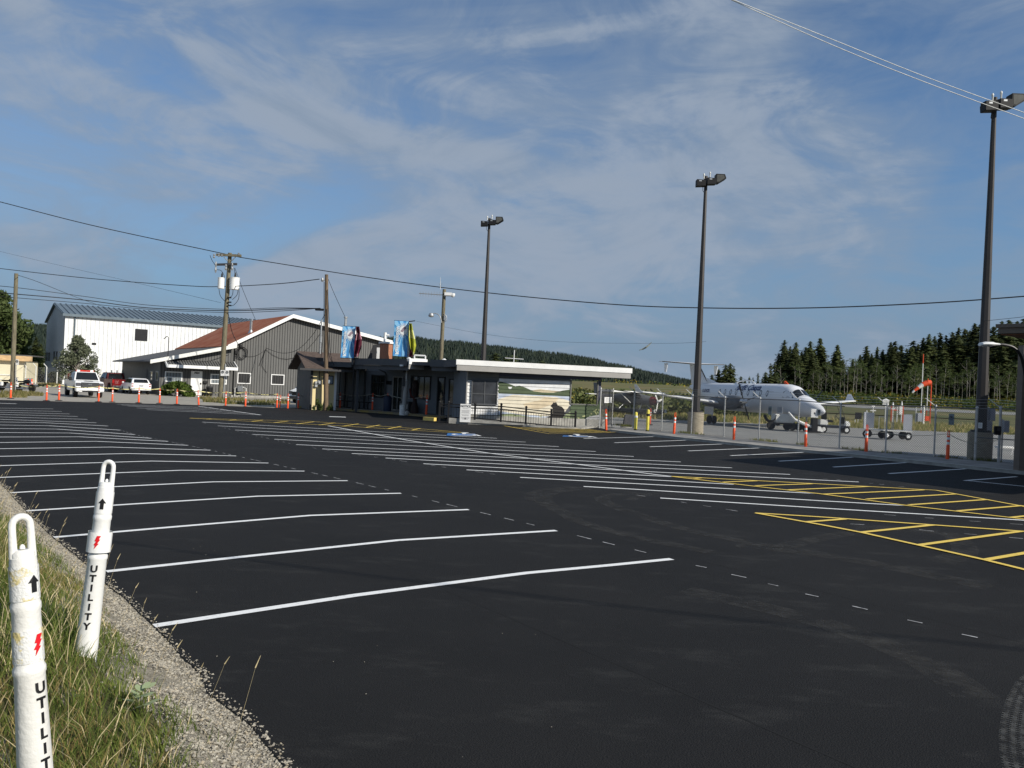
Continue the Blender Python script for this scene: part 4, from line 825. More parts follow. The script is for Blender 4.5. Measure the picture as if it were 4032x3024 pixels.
mb = MB(); mb.tube([b+V(.27, -.1, 0), b.lerp(tp, .24)+V(.26, -.1, 0)], .045, 6); mb.build('conduit', greymetal, t)
poleM = tp; poleMb = b
# brown pole by the shed
b = G(1284, 1609, .13); tp = A(1286, 1081, b.y)
t = thing('utility_pole', 'brown wooden pole standing at the corner of the terminal in front of the cream shed', 'utility pole', tuple(b), 'wooden utility poles')
mb = MB(); mb.tube([b+V(0, 0, -.1), b.lerp(tp, .5), tp], [.15, .13, .105], 14); mb.build('shaft', wood2, t, True)
D1 = b.y; mb = MB(); mb.lathe([(.06, -.12), (.1, 0), (.06, .12)], A(1270, 1102, D1-.1), 8); mb.cyl(A(1270, 1102, D1-.1), A(1284, 1104, D1), .03, n=6); mb.build('insulator', greymetal, t)
mb = MB(); mb.box(A(1258, 1219, D1-.1), (.55, .14, .14)); mb.build('splice_case', black, t, bevel=.03)
mb = MB()
for pts in [[(1276, 1110), (1274, 1300), (1262, 1430)], [(1290, 1140), (1296, 1260), (1300, 1380), (1314, 1440)], [(1288, 1215), (1292, 1330), (1296, 1400), (1316, 1436)]]: mb.tube([A(x, y, D1-.15) for x, y in smooth(pts, 4)], .018, 5)
mb.build('down_cable', black, t)
poleP = tp
# aerial pole behind the terminal
tp = A(1750, 1139, 56); b = A(1726, 1640, 56); b.z = 0
t = thing('aerial_pole', 'wooden pole behind the terminal carrying a yagi aerial, a camera and a small lamp', 'pole', tuple(b))
mb = MB(); mb.tube([b, tp], [.16, .12], 10); mb.build('shaft', wood, t, True)
at = lambda x, y, d=0: A(x, y, 56+d)
mb = MB(); mb.cyl(at(1650, 1155, -.2), at(1742, 1161, -.2), .03, n=6)
for k in range(8): x = 1655+k*11; mb.cyl(at(x, 1148, -.2), at(x, 1168, -.2), .012, n=4)
mb.build('yagi_aerial', greymetal, t)
mb = MB(); mb.cyl(at(1734, 1140, -.1), at(1735, 1092, -.1), .022, .01, n=5)
for k in (-1, 1): mb.cyl(at(1735, 1130, -.1), at(1735+6*k, 1115, -.1), .012, n=4)
mb.build('whip_aerial', greymetal, t)
mb = MB(); mb.cyl(at(1748, 1165, -.1), at(1780, 1165, -.1), .03, n=6); mb.box(at(1765, 1158, -.2), (.5, .3, .2)); q = at(1783, 1160, -.2); mb.lathe([(.02, .1), (.16, .08), (.16, -.05), (.1, -.16), (.02, -.2)], q, 12); mb.build('security_camera', white, t, True)
mb = MB(); mb.tube([at(x, y, -.15) for x, y in smooth([(1739, 1270), (1732, 1245), (1716, 1234), (1702, 1236)], 5)], .03, 6); q = at(1698, 1240, -.15); mb.lathe([(.04, .15), (.14, .1), (.2, -.05), (.17, -.13), (.05, -.16)], q, 12); mb.build('lamp', greymetal, t, True)
mb = MB(); mb.tube([at(x, y, -.15) for x, y in smooth([(1748, 1235), (1758, 1245), (1758, 1262), (1750, 1268)], 5)], .02, 5); mb.box(at(1752, 1251, -.15), (.14, .12, .35)); mb.build('junction_box', greymetal, t)
# floodlight masts
mast_m = M('mast_brown', (.055, .051, .049), .5, .3, .12, 1); flood = M('flood_black', (.008, .008, .009), .6, var=.1)
def mast(base, h, wb, wt, label):
    t = thing('floodlight_mast', label, 'light mast', tuple(base), 'floodlight masts along the apron')
    mb = MB(); mb.cyl(base+V(0, 0, 1.15), base+V(0, 0, h), wb, wt, n=8, cap=True); mb.build('shaft', mast_m, t)
    mb = MB(); mb.cyl(base+V(0, 0, 1.12), base+V(0, 0, 1.2), wb*1.7, n=8)
    mb.build('base_plate', mast_m, t)
    mb = MB(); mb.cyl(base, base+V(0, 0, 1.12), .42, n=28); f = mb.build('concrete_footing', M('footing', (.40, .35, .26), .9, var=.25, vs=5, bump=.5, bs=30, sx=(1, 1, 5)), t, True)
    top = base+V(0, 0, h)
    mb = MB(); k6 = .66; mb.tube([top+V(-.75, -.15, .12)*k6, top+V(.95, -.15, .5)*k6], .05, 4); mb.cyl(top+V(0, 0, -.1), top+V(0, 0, .65), .09, n=8); mb.build('head_bar', mast_m, t)
    for i, (dx, dz, tilt) in enumerate([(-.5, .28, 0), (.32, .45, 0), (.95, .72, 1)]):
        top_ = top; top = V(0, 0, 0); c = V(dx, -.35, dz); w = .36; mb = MB(); n_before = 0; FIX = lambda m: setattr(m, 'v', [tuple(top_+Vector(p)*k6) for p in m.v])
        if tilt == 0: mb.prism([c+V(-w, -.3, -.27), c+V(w, -.3, -.22), c+V(w, -.3, .25), c+V(-w, -.3, .28)], V(0, .55, 0)); mb.prism([c+V(-w, .25, -.27), c+V(w, .25, -.22), c+V(w*.6, .55, .2), c+V(-w*.6, .55, .2)], V(0, 0, .06))
        else: mb.prism([c+V(-.3, -.2, -.36), c+V(-.05, -.2, -.38), c+V(.55, -.2, .02), c+V(.42, -.2, .36), c+V(-.28, -.2, .36)], V(0, .6, 0))
        FIX(mb); fl = mb.build('floodlight', flood, t, bevel=.012)
        if tilt == 0: mb = MB(); mb.box(c+V(-.08, -.303, .16), (.2, .004, .1)); FIX(mb); mb.build('rating_label', greymetal, fl)
        else: mb = MB(); mb.prism([c+V(-.2, -.206, -.26), c+V(-.04, -.206, -.28), c+V(.42, -.206, .04), c+V(.34, -.206, .28), c+V(-.2, -.206, .28)], V(0, .004, 0)); FIX(mb); mb.build('lens_hood', M('lens_grey', (.10, .10, .09), .3, var=.2, vs=3), fl)
        top = top_
    mb = MB(); mb.tube([top+V(-.13, -.1, .3), top+V(-.13, -.1, .48), top+V(.16, -.1, .56), top+V(.16, -.1, .4)], .022, 6); mb.build('aerial_bracket', mast_m, t)
    for dx, dz in ((-.14, .48), (.18, .58)): mb = MB(); mb.lathe([(.03, 0), (.035, .18), (.045, .2), (.045, .25), (.02, .29)], top+V(dx, -.1, dz), 8); mb.build('obstruction_lamp', offwhite, t, True)
    mb = MB()
    mb.tube([top+V(-.2, -.2, .1), top+V(-.17, -.1, -.15), top+V(-.05, -.08, -.3)], .014, 5); mb.build('lamp_cable', black, t)
    return t
b = G(2737, 1706); mast(b, A(2779, 742, b.y).z, .21, .085, 'middle floodlight mast, rising in front of the airliner tail from a round concrete footing')
b = G(3856, 1818); mast(b, A(3921, 452, b.y).z, .21, .085, 'nearest floodlight mast, standing by the fence gate beside the grey electrical boxes')
b = P2(1899, 55.3); mast(b, A(1928, 896, b.y).z, .21, .085, 'farthest floodlight mast, rising behind the flat roof of the mural wing')
# wires
def wire(name, label, pts, r=.02, sub=10):
    mb = MB(); q = [A(x, y, d) for x, y, d in pts]; n = len(q); out = []
    for i in range(n-1):
        p0, p1, p2, p3 = q[max(i-1, 0)], q[i], q[i+1], q[min(i+2, n-1)]
        for k in range(sub):
            s = k/sub; out.append(.5*((2*p1)+(p2-p0)*s+(2*p0-5*p1+4*p2-p3)*s*s+(-p0+3*p1-3*p2+p3)*s**3))
    mb.tube(out+[q[-1]], r, 5); o = mb.build(name, wire_m); tag(o, label, 'wire', 'overhead wires'); return o
k = 1.8228
wire('overhead_wire', 'long dark wire sagging from the transformer pole across the sky to the right edge', [(520*k, 556*k, 64.5), (800*k, 600*k, 60), (1050*k, 632*k, 56), (1320*k, 657*k, 50), (1520*k, 665*k, 47), (1750*k, 665*k, 44), (2000*k, 655*k, 41), (2212*k, 640*k, 39), (2400*k, 625*k, 37)], .032)
wire('overhead_wire', 'dark wire coming down from the left edge to the top of the transformer pole', [(-100*k, 412*k, 66), (0, 436*k, 66), (200*k, 487*k, 66), (460*k, 543*k, 65), (520*k, 556*k, 64.5)], .034)
wire('overhead_wire', 'wire running from the left edge behind the transformers to the top of the brown pole', [(-60*k, 572*k, 74), (0, 580*k, 72), (200*k, 602*k, 69), (400*k, 617*k, 66.5), (480*k, 619*k, 65.8), (600*k, 613*k, 59), (690*k, 603*k, 54.5)], .03)
for i, (ya, yb, yc, yd, w_) in enumerate([(618, 640, 659, 668, 'upper'), (632, 648, 665, 671, 'middle'), (640, 655, 668, 675, 'lowest')]):
    wire('overhead_wire', w_+' of the bundled cables crossing low over the hangar roof to the brown pole', [(-50*k, (ya-4)*k, 60), (35*k, ya*k+6, 58.5), (180*k, yb*k, 61), (320*k, yc*k, 63), (488*k, yd*k, 64.2), (600*k, (yd-3)*k, 59), (692*k, 666*k, 54.6)], .034 if i == 1 else .022)
wire('overhead_wire', 'thin service wire dropping from the left pole top towards the hangar ridge', [(72, 1084, 58), (150, 1110, 66), (300, 1170, 78), (420, 1212, 88)], .02)
wire('overhead_wire', 'faint thin wire high above the hangar at the left', [(-50, 975, 100), (0, 990, 100), (300, 1060, 90), (520, 1110, 80), (870, 1192, 64.5)], .012)
wire('overhead_wire', 'upper of two parallel white wires crossing the upper right corner', [(1560*k, -10*k, 22), (1800*k, 86*k, 22.5), (2000*k, 166*k, 23), (2212*k, 243*k, 23.5), (2300*k, 275*k, 24)], .011).data.materials[0] = offwhite
wire('overhead_wire', 'lower of two parallel white wires crossing the upper right corner', [(1545*k, -16*k, 22), (1800*k, 98*k, 22.5), (2000*k, 178*k, 23), (2212*k, 256*k, 23.5), (2300*k, 290*k, 24)], .011).data.materials[0] = offwhite
wire('overhead_wire', 'guy wire slanting from the transformer pole down to the rusty roof', [(925, 1055, 64.5), (960, 1150, 66), (1005, 1256, 68)], .018)
wire('overhead_wire', 'short wire from the brown pole to the flue behind the blue banner', [(1290, 1093, 54.4), (1320, 1165, 56), (1358, 1246, 58)], .016)
wire('overhead_wire', 'pair of service cables hanging from the transformer pole to the workshop gable', [(898, 1230, 64.5), (915, 1310, 67), (942, 1362, 70.5)], .03)
wire('overhead_wire', 'drooping cable from the brown pole to the centre of the workshop wall', [(1279, 1238, 54.5), (1230, 1320, 60), (1170, 1378, 66), (1110, 1390, 70), (1046, 1370, 72)], .022)
wire('overhead_wire', 'thin line along the wooded hill skyline to the nearest mast', [(1640, 1265, 70), (1905, 1315, 66), (2200, 1345, 60), (2600, 1352, 55), (2780, 1345, 52)], .008)
wire('overhead_wire', 'thin pale wire above the canopy of the brick building at right', [(3868, 1264, 30), (3960, 1255, 28), (4060, 1244, 26)], .008)
# flue pipe behind banner
q = A(1361, 1290, 60); t = thing('flue_stack', 'thin metal flue rising behind the left banner', 'chimney pipe', (q.x, q.y, 3))
mb = MB(); mb.cyl((q.x, q.y, 2.9), A(1362, 1250, 60), .1, n=8); mb.cyl(A(1362, 1252, 60), A(1362, 1247, 60), .15, n=8); mb.build('pipe', greymetal, t)
# ------------------------------------------------------------------ banners on posts
blue1 = M('banner_blue', (.05, .22, .55), .6, col2=(.10, .40, .75), vs=1.2); blue2 = M('banner_light_blue', (.28, .58, .85), .6, var=.1); wht = M('banner_white', (.8, .82, .82), .6, var=.03)
def banner_post(px, yb, top, D, label):
    b = A(px, yb, D); b.z = .12; tp = A(*top, D); t = thing('banner_post', label, 'post', tuple(b), 'banner posts along the terminal front')
    return t, b, tp
t, b, tp = banner_post(1389, 1614, (1389, 1415), 50.1, 'thin dark post carrying the blue and maroon banners at the left of the entrance')
mb = MB(); mb.cyl(b, A(1396, 1286, 49.9), .045, n=8); mb.build('shaft', black, t); 
mb = MB(); mb.cyl(A(1350, 1284, 49.85), A(1415, 1287, 49.85), .025, n=6); mb.build('banner_arm', black, t); mb = MB(); mb.cyl(A(1342, 1409, 49.85), A(1412, 1410, 49.85), .025, n=6); mb.build('banner_arm', black, t)
b2 = G(1588, 1636); t2 = thing('banner_post', 'pale grey post with a foot coloured white as sunlit, carrying the blue and lime banners', 'post', tuple(b2), 'banner posts along the terminal front')
mb = MB(); mb.tube([b2, A(1601, 1500, b2.y)], [.15, .13], 12); mb.build('lower_shaft', fasg, t2, True)
mb = MB(); mb.tube([A(1601, 1500, b2.y), A(1606, 1380, b2.y), A(1612, 1266, b2.y)], [.07, .06, .05], 10); mb.build('upper_shaft', greymetal, t2, True)
mb = MB(); mb.cyl(b2+V(-.06, -.12, 0), b2+V(-.06, -.12, .62), .17, n=12); mb.build('lit_foot', offwhite, t2)  # white cylinder stands in for sunlight on the lower post
mb = MB(); mb.cyl(A(1553, 1262, b2.y-.05), A(1612, 1266, b2.y-.05), .025, n=6); mb.cyl(A(1612, 1266, b2.y-.05), A(1634, 1263, b2.y-.6), .03, n=6); mb.build('banner_arm', black, t2)
mb = MB(); mb.box(A(1594, 1455, b2.y-.15), (.16, .08, .34)); mb.box(A(1590, 1505, b2.y-.15), (.14, .06, .5)); mb.build('post_sign', dark_trim, t2)
mb = MB(); q = G(1601, 1637); mb.lathe([(.15, 0), (.19, .1), (.17, .22), (.05, .3)], q, 12)
o = mb.build('kerb_boulder', conc, smooth=True); tag(o, 'small round pale boulder at the foot of the pale grey banner post', 'stone')
def blue_banner(quad, D, label):
    TL, TR, BR, BL = quad; P = lambda u, v, o=0: (A(TL[0]+(TR[0]-TL[0])*u+((BL[0]-TL[0])+(BR[0]-TR[0]-BL[0]+TL[0])*u)*v, TL[1]+(TR[1]-TL[1])*u+((BL[1]-TL[1])+(BR[1]-TR[1]-BL[1]+TL[1])*u)*v, D-o-.04*math.sin(u*3)*math.sin(v*5)))
    c = P(.5, .5); t = thing('banner', label, 'banner', tuple(P(.5, 0)), 'banners on the terminal posts')
    mb = MB(); nu, nv = 8, 16; vs = [P(i/nu, j/nv) for j in range(nv+1) for i in range(nu+1)]; fs = [(j*(nu+1)+i, j*(nu+1)+i+1, (j+1)*(nu+1)+i+1, (j+1)*(nu+1)+i) for j in range(nv) for i in range(nu)]
    vb = [v+V(0, .012, 0) for v in vs]; mb.add(vs, fs); mb.add(vb, [tuple(reversed(f)) for f in fs]); mb.keep = True; mb.build('cloth', blue1, t)
    def star(name, mat, cu, cv, r0, r1, n, o, seg=1):
        mb = MB(); mb.keep = True; asp = .5
        for i in range(n):
            a0 = 2*PI*i/n; a1 = a0+2*PI/n*.5; rr = r1*(1 if i % 2 else .8)
            pts = [(cu, cv), (cu+rr*math.cos(a0), cv+rr*asp*math.sin(a0)), (cu+rr*math.cos(a1), cv+rr*asp*math.sin(a1))]
            pts = [(max(.01, min(.99, u)), max(.005, min(.995, v))) for u, v in pts]
            # cut long rays in strips so they hug the cloth
            m = 5
            for k_ in range(m):
                s0, s1 = max(r0, k_/m), (k_+1)/m
                if s1 <= s0: continue
                L_ = lambda s, q: (pts[0][0]+(q[0]-pts[0][0])*s, pts[0][1]+(q[1]-pts[0][1])*s)
                mb.quad(P(*L_(s0, pts[1]), o), P(*L_(s1, pts[1]), o), P(*L_(s1, pts[2]), o), P(*L_(s0, pts[2]), o))
        return mb.build(name, mat, t)
    star('long_rays', blue2, .62, .32, 0, 2.2, 26, .012); star('burst', wht, .66, .26, 0, .42, 40, .018)
    mb = MB(); mb.keep = True; n = 20; mb.add([P(.66+.27*math.cos(2*PI*i/n), .26+.125*math.sin(2*PI*i/n), .022) for i in range(n)], [tuple(range(n))]); mb.build('burst_disc', wht, t)
    mb = MB(); mb.keep = True; mb.add([P(u, v, .028) for u, v in [(.45, .28), (.55, .24), (.62, .19), (.70, .15), (.80, .16), (.84, .20), (.76, .24), (.68, .27), (.62, .31), (.50, .30)]], [tuple(range(10))]); mb.build('bird_figure', M('banner_mauve', (.32, .24, .28), .6, var=.1), t)
    mb = MB(); mb.keep = True; vs, fs = textmesh('Kathaumixw', 1.0, bold=.035, align='LEFT'); 
    x1 = max(v[0] for v in vs); mb.add([P(.27+v[1]*.34*-1*-1, .95-v[0]/x1*.80, .03) for v in vs], fs); 
    mb.build('lettering', wht, t); return t
blue_banner([(1349, 1284), (1400, 1286.5), (1393, 1410), (1341, 1408)], 49.8, 'blue sunburst banner hanging beside the maroon flag at the left of the entrance')
blue_banner([(1553.6, 1262), (1610, 1265), (1603, 1405), (1547, 1401)], b2.y-.1, 'blue sunburst banner hanging beside the lime flag near the pale grey post')
def flag(name, label, rows, D, mats, cat='flag'):
    t = thing(name, label, cat, tuple(A(*rows[0][0], D)), 'banners on the terminal posts')
    mb = MB(); n = 8; vs = []; 
    for j, (a_, c_) in enumerate(rows):
        for i in range(n+1):
            u = i/n; vs.append(A(a_[0]+(c_[0]-a_[0])*u, a_[1]+(c_[1]-a_[1])*u, D-.13*math.sin(u*9+j*.7)))
    m = n+1; fs = [(j*m+i, j*m+i+1, (j+1)*m+i+1, (j+1)*m+i) for j in range(len(rows)-1) for i in range(n)]
    for k_, f in enumerate(fs): mb.mi = (k_ % n) % len(mats) if len(mats) > 1 and (k_ // n) % 3 == 1 else 0; mb.add([vs[q] for q in f], [(0, 1, 2, 3)])
    mb.keep = True; mb.build('cloth', mats, t); return t
maroon = M('flag_maroon', (.085, .012, .025), .6, var=.3, vs=6); lime = M('flag_lime', (.42, .42, .04), .55, col2=(.22, .26, .02), vs=2.5)
flag('flag', 'folded maroon flag hanging next to the left blue banner', [((1400, 1287), (1415, 1286)), ((1403, 1310), (1420, 1315)), ((1398, 1340), (1425, 1335)), ((1395, 1370), (1424, 1365)), ((1395, 1395), (1416, 1390)), ((1397, 1408), (1410, 1404))], 49.7, [maroon, M('flag_pink', (.55, .3, .34), .6)])
flag('flag', 'twisted lime yellow flag hanging beside the right blue banner', [((1611, 1272), (1622, 1274)), ((1609, 1300), (1627, 1300)), ((1610, 1330), (1635, 1335)), ((1614, 1358), (1639, 1360)), ((1620, 1385), (1634, 1388)), ((1624, 1396), (1629, 1398))], b2.y-.25, [lime, M('flag_pale', (.68, .68, .4), .6)])
flag('flag', 'short dark maroon flag end drooping below the lime flag', [((1616, 1372), (1619, 1376)), ((1612, 1390), (1627, 1392)), ((1609, 1404), (1625, 1405))], b2.y-.2, [maroon])
# ------------------------------------------------------------------ railing on the ramp and notice board
rail_m = M('rail_black', (.015, .015, .016), .45, var=.1)
rp_ = [(1730, 1650), (1765, 1652), (1869, 1653), (1971.5, 1664), (2069.6, 1673), (2169, 1683), (2264, 1692)]; tops = [1585, 1585, 1591, 1594, 1605, 1616, 1624]
t = thing('handrail', 'black metal railing with balusters along the ramp below the mural', 'railing', tuple(G(2000, 1668)))
base_pts = []; top_pts = []
for (x, y), yt in zip(rp_, tops):
    b = A(x, y, 41.15); tp = A(x+.0437*(y-yt), yt, b.y); base_pts.append(b); top_pts.append(tp)
    mb = MB(); b = b-V(0, 0, .12); mb.box8([b+V(-.05, -.05, 0), b+V(.05, -.05, 0), b+V(.05, .05, 0), b+V(-.05, .05, 0), V(b.x-.05, b.y-.05, tp.z), V(b.x+.05, b.y-.05, tp.z), V(b.x+.05, b.y+.05, tp.z), V(b.x-.05, b.y+.05, tp.z)]); mb.lathe([(.06, 0), (.07, .03), (.04, .08), (.01, .1)], (b.x, b.y, tp.z), 8); mb.build('post', rail_m, t)
mb = MB()
for dz in (-.08, -.22): mb.tube([V(b.x, b.y, tp.z+dz) for b, tp in zip(base_pts, top_pts)], .028, 6)
mb.tube([V(b.x, b.y, b.z+.1) for i, b in enumerate(base_pts)], .028, 6); mb.build('rail', rail_m, t)
for i in range(len(base_pts)-1):
    mb = MB(); a_, c_ = base_pts[i], base_pts[i+1]; m = max(2, int((c_-a_).length/.125)); mb_k = 0
    for j in range(1, m):
        q = a_.lerp(c_, j/m); zt_ = top_pts[i].z+(top_pts[i+1].z-top_pts[i].z)*j/m-.22; mb.cyl((q.x, q.y, q.z+.1), (q.x, q.y, zt_), .012, n=4)
    mb.build('baluster_panel', rail_m, t)
n0 = A(1811, 1651, 41.0); n1 = A(1853, 1653.5, 41.0); t = thing('notice_board', 'white NOTICE board fixed to the black ramp railing', 'sign', tuple(n0.lerp(n1, .5)))
n0.y -= .02; n1.y -= .02; W9 = Wall(n0, n1); hN = A(1811, 1590, 40.9).z; 
mb = MB(); W9.box(mb, 0, W9.L, .12, hN, 0, .03); mb.build('panel', white, t)
mb = MB(); put_text(mb, 'NOTICE', W9.P(W9.L/2, hN-.12, .034), W9.u, V(0, 0, 1), .14, bold=.005); mb.build('heading', dark_trim, t)
mb = MB()
for k_, wdt in enumerate([.3, 0, .42, .4, .36, .44, 0, .40, .34, 0, .44, .42, .3]):
    if wdt: z = hN-.24-k_*.045; W9.box(mb, W9.L/2-wdt/2, W9.L/2+wdt/2, z, z+.014, .031, .034)
mb.cyl(W9.P(W9.L/2, .3, .031), W9.P(W9.L/2, .3, .034), .05, n=12); mb.build('small_print', M('print_grey', (.25, .25, .26), .7, var=.3, vs=60), t)['kind'] = 'stuff'
# chairs and bins under the canopy
def chair(p, rz, label):
    t = thing('bench_seat', label, 'seat', (0, 0, 0), 'seats under the terminal canopy')
    mb = MB(); mb.box((0, 0, .45), (.5, .45, .05)); mb.build('seat', rail_m, t, bevel=.015)
    mb = MB(); mb.tube([(-.25, .2, .47), (-.27, .26, .9), (.27, .26, .9), (.25, .2, .47)], .022, 6); mb.tube([(-.26, .24, .7), (.26, .24, .7)], .015, 5); mb.build('backrest', rail_m, t)
    mb = MB(); mb.cyl((0, 0, 0), (0, 0, .43), .045, n=8); mb.box((0, 0, .02), (.35, .35, .03)); mb.build('pedestal', rail_m, t); t.location = p; t.rotation_euler = (0, 0, rz); return t
ang = math.atan2(WBk.u.y, WBk.u.x)
for px, lb in [(1371, 'first dark pedestal seat from the left by the porch post'), (1400, 'second dark pedestal seat from the left, next to the porch post'), (1449, 'third dark pedestal seat from the left, just before the entrance window'), (1482, 'fourth dark pedestal seat from the left, below the entrance window')]:
    s, z = WBk.at(px, 1590); q = WBk.P(s, .13, .7); chair(tuple(q), ang, lb)
s, z = WBk.at(1640, 1600); q = WBk.P(s, .13, .8); t = thing('news_box', 'dark newspaper box with a pale front under the terminal window', 'newspaper box', tuple(q))
mb = MB(); mb.box(q+V(0, 0, .35), (.9, .5, .7), ang); mb.build('body', dark_trim, t, bevel=.02); mb = MB(); mb.box(q+V(0, 0, .40)+WBk.n*.26, (.7, .02, .3), ang); mb.build('front_panel', fasg, t)
s, z = WBk.at(1573, 1600); q = WBk.P(s, .13, 1.0); t = thing('litter_bin', 'dark blue litter bin beside the glass entrance door', 'bin', tuple(q)); mb = MB(); mb.lathe([(.24, 0), (.26, .05), (.28, .85), (.2, .95)], q, 14); mb.build('bin_body', M('bin_blue', (.02, .03, .06), .5), t, True); mb = MB(); mb.cyl(q+V(0, 0, .95), q+V(0, 0, 1.0), .15, n=10); mb.build('lid', black, t)
s, z = WBk.at(1680, 1600); q = WBk.P(s, .13, 1.0); t = thing('carved_statue', 'tall dark carved wooden totem figure standing under the canopy', 'carving', tuple(q))
mb = MB(); mb.lathe([(.24, 0), (.25, .3), (.14, .7), (.10, .95), (.13, 1.2), (.20, 1.5), (.21, 1.75), (.16, 1.95), (.06, 2.05)], q, 14); mb.build('body', M('carving_dark', (.03, .016, .012), .6, var=.3, vs=3), t, True)
mb = MB(); mb.tube([q+V(-.3, -.2, 1.5), q+V(-.22, -.35, 1.1), q+V(.05, -.3, .85)], [.07, .06, .04], 8); mb.build('wing', M('carving_red', (.10, .02, .015), .6), t, True)
# ------------------------------------------------------------------ delineators
def make_delin(kind):
    t = bpy.data.objects.new('delineator', None); C.objects.link(t); col = orange
    mb = MB(); mb.lathe([(.20, 0), (.20, .03), (.12, .05), (.07, .06)], (0, 0, 0), 16); mb.build('rubber_base', rubber, t)
    mb = MB(); mb.lathe([(.055, .05), (.052, .55), (.045, .56), (.045, .86), (.038, .90)], (0, 0, 0), 12); mb.build('tube', col, t, True)
    mb = MB(); mb.tube([(-.028, 0, .89), (-.03, 0, 1.0), (-.018, 0, 1.05), (0, 0, 1.07), (.018, 0, 1.05), (.03, 0, 1.0), (.028, 0, .89)], .013, 6); mb.build('loop_handle', col, t, True)
    for z in (.60, .76): mb = MB(); mb.cyl((0, 0, z), (0, 0, z+.085), .0485, n=12, cap=False); mb.build('reflective_band', reflect, t, True)
    return t
proto = make_delin(0); used = False
DL = [(42, 1570, 1505, 0), (183, 1579, 1515, 0), (232, 1578, 1513, 0), (388, 1583.6, 1519, 0), (442, 1584, 1525, 0), (546, 1587.5, 1525, 0), (628, 1589.3, 1527.5, 0), (696, 1593.3, 1531, 0), (782.7, 1597.7, 1536.5, -.08), (888, 1600, 1540.7, 0), (966, 1603, 1540.7, 0), (1090, 1608, 1549, 0), (1101, 1608.6, 1555, .04),
      (1133, 1611, 1549.6, 0), (1173.6, 1610, 1548, 0), (1200.5, 1604, 1541, 0), (1227, 1605, 1541, 0), (1276, 1610, 1541, 0), (1338, 1614, 1544.6, 0), (1465.7, 1621, 1548, 0), (1522.8, 1627.5, 1548, .02), (1677.6, 1641, 1554.5, .02)]
DR = [(2387, 1698, 1611, -.05), (2559.5, 1672.8, 1608, 0), (2653, 1717, 1623.7, .03), (2889, 1740.8, 1639.6, 0), (3171.9, 1768.8, 1662, -.02), (3409.8, 1788.7, 1672, 0), (3730, 1819.6, 1695, .01)]
near = ['beside the foot of the weathered pole', 'left of the white pickup', 'just left of the white pickup wheels', 'in front of the white pickup bumper', 'between the white pickup and the red one', 'in front of the white hatchback', 'right of the white hatchback', 'before the green bush', 'leaning, before the white workshop door', 'by the transformer pole', 'before the workshop gable window', 'one of a close pair, the left one', 'one of a close pair, the right one', 'right after the close pair', 'before the parked van', 'before the shed gable end', 'at the corner of the cream shed', 'against the brown pole', 'at the left of the canopy seats', 'before the entrance window', 'before the glass entrance door', 'on the kerb by the yellow block']
nearR = ['leaning at the right corner of the mural wing', 'standing on the apron behind the yellow bollard', 'near the seaplane just right of the yellow bollards', 'before the airliner main wheel', 'before the tow bar and airliner nose', 'between the golf cart and the luggage carts', 'shaded, nearest to the fence gate']
DP = []
for i, (x, yb, yt, ln) in enumerate(DL+DR):
    b = G(x, yb); h = topz(x, yb, yt) if yt else 1.07; s = h/1.07
    lab = 'orange delineator post '+(near[i] if i < 22 else nearR[i-22]); 
    if len(lab.split()) > 16: lab = ' '.join(lab.split()[:16])
    if i == 0: o = proto; o.location = b; o.scale = (s*1.05, s*1.05, s)
    else: o = dup(proto, b, 0, sc=(s*1.05, s*1.05, s))
    tag(o, lab, 'delineator', 'orange delineator posts around the lot'); o.rotation_euler = (0, ln, 0); DP.append((b, h))
# caution tape between them
tape = M('caution_tape', (.72, .66, .30), .5, col2=(.04, .04, .03), vs=4, lo=.50, hi=.56); rope = M('rope', (.35, .33, .27), .8, var=.1)
nt_ = 0
TL_ = ['at the far left', 'left of the white pickup', 'before the pickup rear', 'across the pickup bumper', 'before the red pickup', 'before the hatchback', 'right of the hatchback', 'before the bush', 'before the white door', 'by the transformer pole', 'below the gable window', 'left of the close pair', 'x', 'x', 'before the van', 'before the shed gable', 'across the cream shed', 'beside the brown pole', 'before the left seats', 'before the window', 'before the entrance door']
for i in range(21):
    if i in (12, 13): continue
    (a, ha), (c, hc) = DP[i], DP[i+1]; mb = MB(); n = 10; L_ = (c-a).length; sag = .05*L_ if i < 12 else .06*L_; vs = []
    for k_ in range(n+1):
        q = a.lerp(c, k_/n); z = (ha+(hc-ha)*k_/n)*.95-sag*4*(k_/n)*(1-k_/n); w_ = .027 if i < 12 else .02; tw = .6*math.sin(k_*1.3+i)
        vs += [(q.x, q.y-.03*math.sin(tw), z+w_*math.cos(tw)), (q.x, q.y+.03*math.sin(tw), z-w_*math.cos(tw))]
    mb.add(vs, [(2*k_, 2*k_+1, 2*k_+3, 2*k_+2) for k_ in range(n)]); mb.keep = True
    o = mb.build('caution_tape', tape if i < 12 else rope); tag(o, 'sagging stretch of caution tape tied between two orange posts '+TL_[i], 'tape', 'stretches of caution tape')
